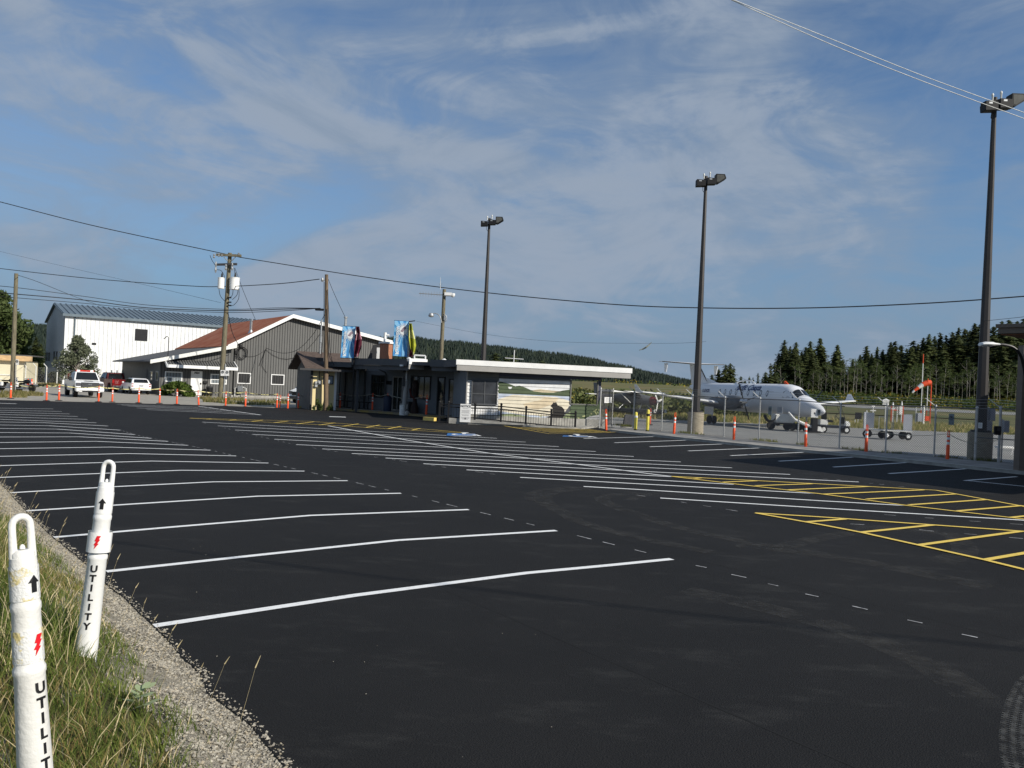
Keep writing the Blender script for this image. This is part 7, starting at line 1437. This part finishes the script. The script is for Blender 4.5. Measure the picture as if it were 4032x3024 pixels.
# shadow casting neighbour is the canopy itself; rope at the gate
(a, ha) = DP[28]; cc = PB[12][0]; mb = MB(); mb.tube([V(a.x, a.y, ha*.9).lerp(V(cc.x, cc.y, .95), k_/8)-V(0, 0, .25*4*(k_/8)*(1-k_/8)) for k_ in range(9)], .012, 5); tag(mb.build('dark_rope', rope), 'dark rope sagging from the shaded orange post to the gate', 'rope')
(a, ha) = DP[27]; (c, hc) = DP[28]; mb = MB(); mb.tube([V(a.x, a.y, ha*.85).lerp(V(c.x, c.y, hc*.9), k_/8)-V(0, 0, .15*4*(k_/8)*(1-k_/8)) for k_ in range(9)], .01, 5); tag(mb.build('dark_rope', rope), 'thin rope between the last two orange posts along the fence', 'rope')
# gull
q = A(2541, 1363, 60); t = thing('gull', 'gull gliding in the sky above the airliner tail', 'bird', tuple(q)); mb = MB()
wp_ = [A(2516, 1379, 60), A(2532, 1374, 60), A(2543, 1368, 60), A(2556, 1358, 60), A(2567, 1346, 60)]; mb.tube(wp_, [.015, .06, .07, .05, .012], 6); mb.lathe([(.02, -.3), (.05, -.1), (.06, .1), (.04, .25), (.02, .32)], A(2543, 1368, 60), 8, 'y'); mb.build('body', M('gull_grey', (.10, .11, .07), .7, col2=(.35, .35, .3), vs=3), t, True)
# ------------------------------------------------------------------ vegetation
RT = random.Random(11)
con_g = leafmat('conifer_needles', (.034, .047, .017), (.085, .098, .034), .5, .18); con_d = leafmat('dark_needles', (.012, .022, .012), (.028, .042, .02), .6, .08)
bark = M('pale_bark', (.27, .25, .22), .9, var=.3, vs=1.5, sx=(3, 3, .4)); bark_d = M('dark_bark', (.09, .075, .06), .9, var=.3, vs=2)
leaf_y = leafmat('alder_leaves', (.04, .062, .018), (.10, .13, .04), .5, .3); leaf_m = leafmat('broad_leaves', (.045, .07, .02), (.10, .125, .045), .6, .3)
hill_m = leafmat('hill_forest', (.013, .023, .019), (.028, .040, .028), .02, 0)  # bluish dark tone also carries the haze over the distant hill
def conifer(H, rmax, n_lev, seed, bare=.15, ragged=.3, mat=con_g, trunk=bark_d, root=None):
    r = random.Random(seed); mb = MB(); mb.keep = True
    for i in range(n_lev):
        f = i/n_lev; h = H*(bare+(1-bare)*f)+r.uniform(-.2, .2); rad = rmax*(1-f)**.62*(1+r.uniform(-ragged, ragged))+.35
        if r.random() < .08: rad *= 1.4
        nb = 8 if f < .7 else 6; a0 = r.uniform(0, 6.3)
        for b in range(nb):
            a = a0+2*PI*b/nb+r.uniform(-.3, .3); rr = rad*r.uniform(.5, 1.15); h_ = h+r.uniform(-.55, .55)*min(1.5, rad); d = V(math.cos(a), math.sin(a), 0); s = V(-d.y, d.x, 0); dr = rr*r.uniform(.1, .75)
            m = 3
            for k in range(m):
                f0, f1 = .08+k/m*.9, .08+(k+1.25)/m*.9; w = rr*.34*(1.15-k/m)+.16; z0 = h_-dr*f0; z1 = h_-dr*f1+.12*rr*(k == m-1)
                c0 = d*rr*f0; c1 = d*rr*min(f1, 1)
                j = r.uniform(-.2, .2)
                mb.add([c0+V(0, 0, z0+.1), c0*.5+c1*.5+s*w+V(0, 0, (z0+z1)/2-.25*w+j*.3), c1+V(0, 0, z1), c0*.5+c1*.5-s*w+V(0, 0, (z0+z1)/2-.25*w-j*.3)], [(0, 1, 2), (0, 2, 3)])
    cr = mb.build('crown', mat, root); cr['kind'] = 'stuff'
    mb = MB(); mb.cyl((0, 0, -.5), (0, 0, H*.97), H*.012+.05, .03, 7); mb.build('trunk', trunk, root, True)
def leafball(mb, c, rx, rz, n, sz, r):
    for _ in range(n):
        a = r.uniform(0, 6.283); u = r.uniform(-1, 1); q = (1-u*u)**.5; k = r.random()**.35; p = V(c[0]+rx*k*q*math.cos(a), c[1]+rx*k*q*math.sin(a), c[2]+rz*k*u)
        d = V(r.gauss(0, 1), r.gauss(0, 1), r.gauss(0, 1)).normalized(); e = d.cross(V(r.gauss(0, 1), r.gauss(0, 1), r.gauss(0, 1))).normalized(); s = sz*r.uniform(.6, 1.4)
        mb.add([p-d*s, p+e*s*.55, p+d*s, p-e*s*.55], [(0, 1, 2, 3)])
def alder(H, seed, root, dens=1.0, lean=.05, leaf=leaf_y):
    r = random.Random(seed); mt = MB(); tip = V(r.uniform(-1, 1)*lean*H, r.uniform(-1, 1)*lean*H, H*.92); mid = V(tip.x*.35+r.uniform(-.2, .2), tip.y*.35, H*.5)
    mt.tube([V(0, 0, -.3), mid, tip], [.12, .08, .03], 7); mb = MB(); mb.keep = True
    for i in range(11):
        f = .38+.58*i/11; p = V(0, 0, 0).lerp(mid, min(1, f*2)) if f < .5 else mid.lerp(tip, (f-.5)*2); a = r.uniform(0, 6.3); L_ = H*.17*(1.2-f*.6)*r.uniform(.6, 1.3)
        e = p+V(math.cos(a)*L_, math.sin(a)*L_, L_*r.uniform(.4, 1.1)); mt.cyl(p, e, .045, .015, 5, False); leafball(mb, e, H*.07*r.uniform(.7, 1.3), H*.055, int(46*dens), .17, r)
    leafball(mb, tip, H*.08, H*.08, int(60*dens), .17, r)
    mb.build('crown', leaf, root)['kind'] = 'stuff'; mt.build('trunk', bark, root, True)
def proto_tree(fn, *a, **k):
    o = bpy.data.objects.new('tree', None); C.objects.link(o); fn(*a, root=o, **k); return o
def place(protos, used, x, y, z, s, rz, name, label, cat, group):
    k = RT.randrange(len(protos)); p = protos[k]
    if k not in used: used.add(k); o = p; o.location = (x, y, z); o.rotation_euler = (0, 0, rz); o.scale = (s[0], s[0], s[1])
    else: o = dup(p, (x, y, z), rz, sc=(s[0], s[0], s[1]))
    o.name = name; tag(o, label, cat, group); return o
CON = [proto_tree(conifer, 25, 4.6, 52, 1, .30), proto_tree(conifer, 25, 4.0, 54, 2, .36), proto_tree(conifer, 25, 5.2, 50, 3, .22, .4), proto_tree(conifer, 25, 3.9, 46, 4, .34, .45), proto_tree(conifer, 25, 4.8, 58, 5, .12, .35)]
ALD = [proto_tree(lambda root, s_=s_, d_=d_: alder(14, s_, root, d_)) for s_, d_ in ((21, 1.0), (22, .7), (23, 1.2), (24, .4))]
uc, ua = set(), set()
LC = 'tall dark conifer in the dense wood beyond the runway'; GC = 'conifers of the wood beyond the runway'; LA = 'slender pale trunked alder along the front of the wood beyond the runway'; GA = 'pale trunked alders at the wood edge'
spec = [(3060, 1390), (3080, 1337), (3103, 1362), (3126, 1346), (3150, 1380), (3165, 1365), (3182, 1342), (3200, 1375), (3220, 1330), (3236, 1368), (3258, 1420), (3289, 1356), (3312, 1415), (3352, 1412), (3380, 1395), (3404, 1358), (3425, 1390), (3446, 1364), (3468, 1375), (3498, 1345), (3515, 1340), (3540, 1358), (3562, 1370), (3587, 1338), (3606, 1352),
        (3625, 1328), (3647, 1313), (3670, 1322), (3691, 1307), (3715, 1318), (3740, 1305), (3763, 1288), (3788, 1290), (3806, 1300), (3826, 1271), (3851, 1273), (3875, 1290), (3900, 1284), (3930, 1262), (3960, 1255), (3990, 1262), (4020, 1250), (4050, 1250)]
for i, (x, y) in enumerate(spec):
    D = 300+RT.uniform(-12, 22); p = P2(x, D); z = 1.6; H = A(x, y, D).z-z; lab = LC; g = GC
    if i == 11: lab = 'conifer with a bare broken spire standing apart in the gap of the wood'; 
    place(CON, uc, p.x, p.y, z, (H/25*RT.uniform(.95, 1.25), H/25), RT.uniform(0, 6), 'conifer_tree', lab, 'tree', GC)
for k in range(105):     # fill the depth of the wood
    x = RT.uniform(3070, 4120); D = RT.uniform(275, 350); p = P2(x, D)
    near_ = min(spec, key=lambda q: abs(q[0]-x)); H = (A(x, near_[1], D).z-1.6)*RT.uniform(.72, .93); place(CON, uc, p.x, p.y, 1.6, (H/25*1.2, H/25), RT.uniform(0, 6), 'conifer_tree', LC, 'tree', GC)
for k in range(62):
    x = 3060+k*17.3+RT.uniform(-6, 6); D = RT.uniform(256, 272); p = P2(x, D); top = 1445+RT.uniform(-45, 40) if x > 3250 else 1480+RT.uniform(-90, 20); H = A(x, top, D).z-1.6; sx_ = RT.uniform(.7, 1.15)
    place(ALD, ua, p.x, p.y, 1.6, (H/14*sx_, H/14), RT.uniform(0, 6), 'alder_tree', LA, 'tree', GA)
# small trees behind the airliner
PIN = [proto_tree(conifer, 14, 3.6, 16, 8, .25, .6), proto_tree(conifer, 14, 2.6, 20, 9, .12, .5)]; up_ = set()
for i, (x, y, lab) in enumerate([(2800, 1470, ''), (2826, 1448, ''), (2852, 1430, ''), (2872, 1425, 'tallest'), (2886, 1445, ''), (2895, 1500, ''), (2915, 1478, ''), (2930, 1490, ''), (2948, 1482, ''), (2963, 1486, ''), (2982, 1468, ''), (3000, 1482, ''), (3012, 1460, ''), (3030, 1430, ''), (3045, 1425, ''), (2760, 1500, ''), (2780, 1490, '')]):
    D = 240+RT.uniform(-10, 10); p = P2(x, D); H = A(x, y, D).z-1.6
    place(PIN, up_, p.x, p.y, 1.6, (H/14*1.0, H/14), RT.uniform(0, 6), 'pine_tree', 'tallest shaggy pine of the clump behind the airliner tail' if lab else 'shaggy small pine in the low row behind the airliner fuselage', 'tree', 'small pines behind the airliner')
# dark understorey of the wood
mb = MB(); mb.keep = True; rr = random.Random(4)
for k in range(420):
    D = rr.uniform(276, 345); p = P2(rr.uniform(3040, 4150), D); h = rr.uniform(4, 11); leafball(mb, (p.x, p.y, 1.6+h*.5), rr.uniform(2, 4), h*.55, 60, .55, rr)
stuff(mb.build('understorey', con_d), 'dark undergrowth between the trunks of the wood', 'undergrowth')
# gorse band and scrub
mb = MB(); mb.keep = True; rr = random.Random(5)
def bush_mass(mb, x0, x1, D0, D1, h0, h1, n, step, ymix):
    x = x0
    while x < x1:
        for k in range(n):
            D = rr.uniform(D0, D1); p = P2(x+rr.uniform(-step, step), D); z = zt(p.x, p.y); r_ = rr.uniform(.9, 2.2); h = rr.uniform(h0, h1)
            mb.mi = 0 if rr.random() > ymix else 1; leafball(mb, (p.x, p.y, z+h*.45), r_, h*.55, 42, .24, rr)
            if rr.random() < ymix*1.5: mb.mi = 1; leafball(mb, (p.x, p.y, z+h*.7), r_*.8, h*.35, 10, .2, rr)
        x += step
bush_mass(mb, 2990, 4150, 184, 250, 1.4, 3.4, 8, 12, .10)
gor = [leafmat('gorse_green', (.035, .060, .013), (.085, .11, .025), .8, .15), leafmat('gorse_flower', (.20, .16, .02), (.28, .21, .03), 1.5, .1)]
stuff(mb.build('gorse', gor), 'band of green and yellow gorse between the runway and the wood', 'gorse')
mb = MB(); mb.keep = True; rr = random.Random(6)
bush_mass(mb, 2280, 2790, 190, 250, 1.8, 3.8, 4, 14, .28); bush_mass(mb, 2650, 2800, 140, 190, 1.5, 3.4, 4, 14, .12)
stuff(mb.build('gorse', gor), 'gorse and scrub on the rise behind the seaplane', 'gorse')
mb = MB(); mb.keep = True; rr = random.Random(8)
bush_mass(mb, 2240, 2980, 74, 112, .8, 2.0, 7, 11, .03)
stuff(mb.build('scrub', [leafmat('scrub_green', (.06, .085, .02), (.14, .14, .06), 1, .15), MATS['gorse_flower']]), 'low olive scrub on the far side of the apron behind the seaplane', 'scrub')
# field rise behind the seaplane so that the scrub stands on a slope
mb = grid(-30, 62, 100, 262, 22, 16, lambda x, y: zt(x, y)+.06+2.6*sm((y-100)/60)*sm((62-x)/30)*sm((x+30)/20)*(1-sm((y-225)/35)))
struct(mb.build('field_rise', M('rise_grass', (.16, .13, .055), .95, col2=(.09, .11, .03), vs=.12, bump=.3, bs=3, detail=9), smooth=True), 'dry grassy rise behind the seaplane')
# apron edge grass
mb = MB(); mb.keep = True; rr = random.Random(9)
for k in range(7000):
    x = rr.uniform(2300, 4150); D = 62+abs(rr.gauss(0, 7)); p = P2(x, D); z = zt(p.x, p.y)-.03; h = rr.uniform(.15, .45); a = rr.uniform(0, 6.3); mb.mi = 0 if rr.random() < .6 else 1
    mb.add([(p.x-.06, p.y, z), (p.x+.06, p.y, z), (p.x+.2*math.cos(a), p.y+.2*math.sin(a), z+h)], [(0, 1, 2)])
stuff(mb.build('field_grass_edge', [leafmat('field_blade', (.10, .12, .03), (.20, .19, .06), .4, .2), leafmat('field_straw', (.26, .22, .09), (.38, .32, .15), .4, .2)]), 'rough grass at the far edge of the apron', 'grass')
# weeds along fence base
mb = MB(); mb.keep = True
for k in range(1500):
    f = rr.random()*11; i = int(f)+1; a, c = PB[i][0], PB[min(i+1, 13)][0]; q = a.lerp(c, f-int(f)); 
    if math.sin(q.x*2.3)+math.sin(q.x*5.1) < .2: continue
    q = q+V(rr.gauss(0, .1), .12+rr.gauss(0, .08), .11); h = rr.uniform(.04, .16); a_ = rr.uniform(0, 6.3); mb.add([(q.x-.02, q.y, q.z-.02), (q.x+.02, q.y, q.z-.02), (q.x+.08*math.cos(a_), q.y+.08*math.sin(a_), q.z+h)], [(0, 1, 2)])
stuff(mb.build('fence_weeds', MATS['field_blade']), 'thin weeds along the foot of the fence', 'weeds')
# wooded hill
sky_px = [(1250, 1316), (1400, 1312), (1528, 1322), (1640, 1316), (1700, 1330), (1823, 1336), (1905, 1349), (2005, 1358), (2096, 1372), (2187, 1380), (2242, 1389), (2333, 1404), (2370, 1418), (2452, 1431), (2497, 1449), (2552, 1458), (2607, 1473), (2716, 1495), (2800, 1512), (2900, 1530), (3050, 1545)]
DH = 1300
def hill_h(x, y):          # height of the hill at plan x for depth y
    px = CX+(x/max(y, 1)*F)*1.0
    if px <= sky_px[0][0]: yy = sky_px[0][1]-(.0437)*(sky_px[0][0]-px)
    else:
        yy = sky_px[-1][1]+20
        for (a, ya), (b, yb) in zip(sky_px, sky_px[1:]):
            if a <= px <= b: yy = ya+(yb-ya)*(px-a)/(b-a); break
    hz_ = 1518+.0437*(px-CX); return max(0, (hz_+2-yy)/F*DH-11)
def hill_z(x, y):
    xr = x*DH/ max(y, 1) if False else x
    return -2+hill_h(x, DH)*sm((y-820)/(DH-820))*(1-.6*sm((y-DH)/500))
mb = grid(-1500, 620, 800, 1800, 100, 34, hill_z); struct(mb.build('hill', hill_m, smooth=True), 'long dark wooded hill behind the airport')
mb = MB(); mb.keep = True; rr = random.Random(12)
def spike(mb, x, y, z, h, r):
    a0 = rr.uniform(0, 1); n = 5; vs = [(x, y, z+h)]; 
    for ring, (zz, q) in enumerate(((.45, .55), (.12, 1.0))):
        for k in range(n): a = a0+2*PI*k/n; w = r*q*rr.uniform(.75, 1.25); vs.append((x+w*math.cos(a), y+w*math.sin(a), z+h*zz+rr.uniform(-.06, .06)*h))
    mb.add(vs, [(0, 1+k, 1+(k+1) % n) for k in range(n)]+[(1+k, 6+k, 6+(k+1) % n, 1+(k+1) % n) for k in range(n)])
for k in range(20000):
    D = DH-abs(rr.gauss(0, 190)) if k % 3 else rr.uniform(820, DH); D = max(815, D)
    px = rr.uniform(1240, 3000) if k % 8 else rr.uniform(-60, 260); x = (px-CX)/F*D
    z = hill_z(x, D); h = rr.uniform(8, 15); 
    if z < -1.5 and D > 900: continue
    spike(mb, x, D, z-2, h, rr.uniform(1.9, 3.6))
    if k % 11 == 0: mb.m[-10:] = [1]*10
stuff(mb.build('hill_forest', [hill_m, leafmat('hill_forest_light', (.026, .038, .022), (.042, .055, .03), .02, 0)]), 'dense conifer forest covering the hill', 'forest')
# trees over the terminal roof
for x, y, s_ in [(1945, 1375, 1.0), (1990, 1392, .8), (2018, 1384, .8), (2130, 1408, .6)]:
    D = 150; p = P2(x, D); H = A(x, y, D).z-.5; 
    o = dup(PIN[0], (p.x, p.y, .3), RT.uniform(0, 6), 'tree top showing just above the mural wing roof', sc=(H/14*1.35, H/14*1.35, H/14), group='tree tops over the mural wing roof', cat='tree'); o.name = 'pine_tree'
# left side trees
def big_tree(name, label, x, D, ytop, rx, nball, nleaf, seed, leafm, zb=0, sz=.22, trunkm=bark_d):
    p = P2(x, D); z1 = A(x, ytop, D).z; t = thing(name, label, 'tree', (p.x, p.y, zb)); r = random.Random(seed); mb = MB(); mb.keep = True; mt = MB(); mt.tube([p+V(0, 0, zb-.2), p+V(.1, 0, z1*.5), p+V(0, .1, z1*.85)], [.12+.012*z1, .12, .04], 8)
    for k in range(nball):
        f = r.uniform(.25, 1); a = r.uniform(0, 6.3); q = rx*math.sin(PI*min(1, f*.9+.12))*r.uniform(.3, .95); c = p+V(q*math.cos(a), q*math.sin(a), z1*f*.93); mt.cyl(p+V(0, 0, z1*f*.6), c, .05, .015, 5, False); leafball(mb, c, rx*.26*r.uniform(.7, 1.3), z1*.09*r.uniform(.7, 1.3), nleaf, sz, r)
    mb.build('crown', leafm, t)['kind'] = 'stuff'; mt.build('trunk', trunkm, t, True); return t
big_tree('broadleaf_tree', 'large leafy tree rising behind the cream depot at the left edge', -30, 100, 1135, 5.6, 60, 170, 31, leaf_m, sz=.26)
big_tree('broadleaf_tree', 'rounded leafy tree between the left pole and the hangar gable', 75, 112, 1245, 2.6, 26, 130, 32, leaf_m, sz=.24)
for x, y, lab in [(138, 1325, 'dark conifer tucked between the leafy tree and the hangar gable'), (158, 1352, 'smaller dark conifer touching the hangar gable corner')]:
    D = 128; p = P2(x, D); H = A(x, y, D).z; o = dup(CON[4], (p.x, p.y, 0), 1, lab, sc=(H/25*1.3, H/25*1.3, H/25), cat='tree'); o.name = 'conifer_tree'; o['group'] = 'dark conifers by the hangar'
big_tree('garden_tree', 'small grey green tree growing in front of the white hangar corner', 304, 78, 1322, 1.95, 62, 120, 33, leafmat('olive_leaves', (.07, .085, .05), (.17, .185, .12), 1.5, .25), sz=.11, trunkm=bark)
def shrub(name, label, bounds, D, n, seed, leafm, sz=.07, balls=26):
    x0, x1, y0, y1 = bounds; a, b = P2(x0, D), P2(x1, D); z1 = A((x0+x1)/2, y0, D).z; c = (a+b)/2; t = thing(name, label, 'shrub', (c.x, c.y, 0)); r = random.Random(seed); mb = MB(); mb.keep = True; w = (b-a).length/2; ms = MB()
    for k in range(balls):
        u = r.uniform(-1, 1); hh = z1*(1-u*u*.8)*r.uniform(.25, .82); q = V(c.x+u*w*.82, c.y+r.uniform(-.5, .5)*w, hh); ms.cyl((c.x+u*w*.4, c.y, 0), q, .02, .008, 4, False); leafball(mb, q, w*.24, z1*.2, n, sz, r)
    mb.build('foliage', leafm, t)['kind'] = 'stuff'; ms.build('stem', bark_d, t)
bushg = leafmat('bush_green', (.07, .12, .02), (.16, .22, .05), 2, .3)
shrub('round_bush', 'bright green spreading bush below the annex window left of the white door', (630, 772, 1496, 1566), 66.5, 170, 41, bushg, .10, 38)
shrub('garden_shrub', 'leafy green plant in front of the cream shed wall', (1238, 1278, 1553, 1602), 50.0, 70, 42, leafmat('shrub_green', (.06, .085, .03), (.14, .17, .06), 3, .3), .05, 14)
shrub('garden_shrub', 'small green plant right of the brown pole by the cream shed', (1296, 1318, 1575, 1604), 50.3, 60, 43, MATS['shrub_green'], .045, 8)
shrub('dark_scrub', 'dark bramble patch at the foot of the hangar gable', (186, 240, 1462, 1512), 90, 110, 44, leafmat('bramble', (.025, .035, .015), (.06, .06, .03), 1, .1), .12, 20)
shrub('hedge_plants', 'green undergrowth behind the yard fence left of the hangar', (98, 168, 1435, 1505), 98, 120, 45, leaf_m, .14, 26)
# verge grass tufts around the gravel yard
mb = MB(); mb.keep = True; rr = random.Random(15)
for (x0, x1, y0, y1, n) in [(-60, 170, 1545, 1566, 2600), (800, 960, 1570, 1592, 1500), (960, 1140, 1576, 1596, 900), (150, 235, 1512, 1520, 800), (780, 830, 1560, 1572, 200)]:
    for k in range(n):
        p = G(rr.uniform(x0, x1), rr.uniform(y0, y1)); 
        if math.sin(p.x*1.3)+math.sin(p.y*1.1+p.x*.5) < -.3: continue
        h = rr.uniform(.06, .28); a = rr.uniform(0, 6.3); mb.mi = 0 if rr.random() < .45 else 1; mb.add([(p.x-.035, p.y, 0), (p.x+.035, p.y, 0), (p.x+.12*math.cos(a), p.y+.12*math.sin(a), h)], [(0, 1, 2)])
stuff(mb.build('yard_grass', [MATS['field_blade'], MATS['field_straw']]), 'patchy dry grass on the gravel yard', 'grass')
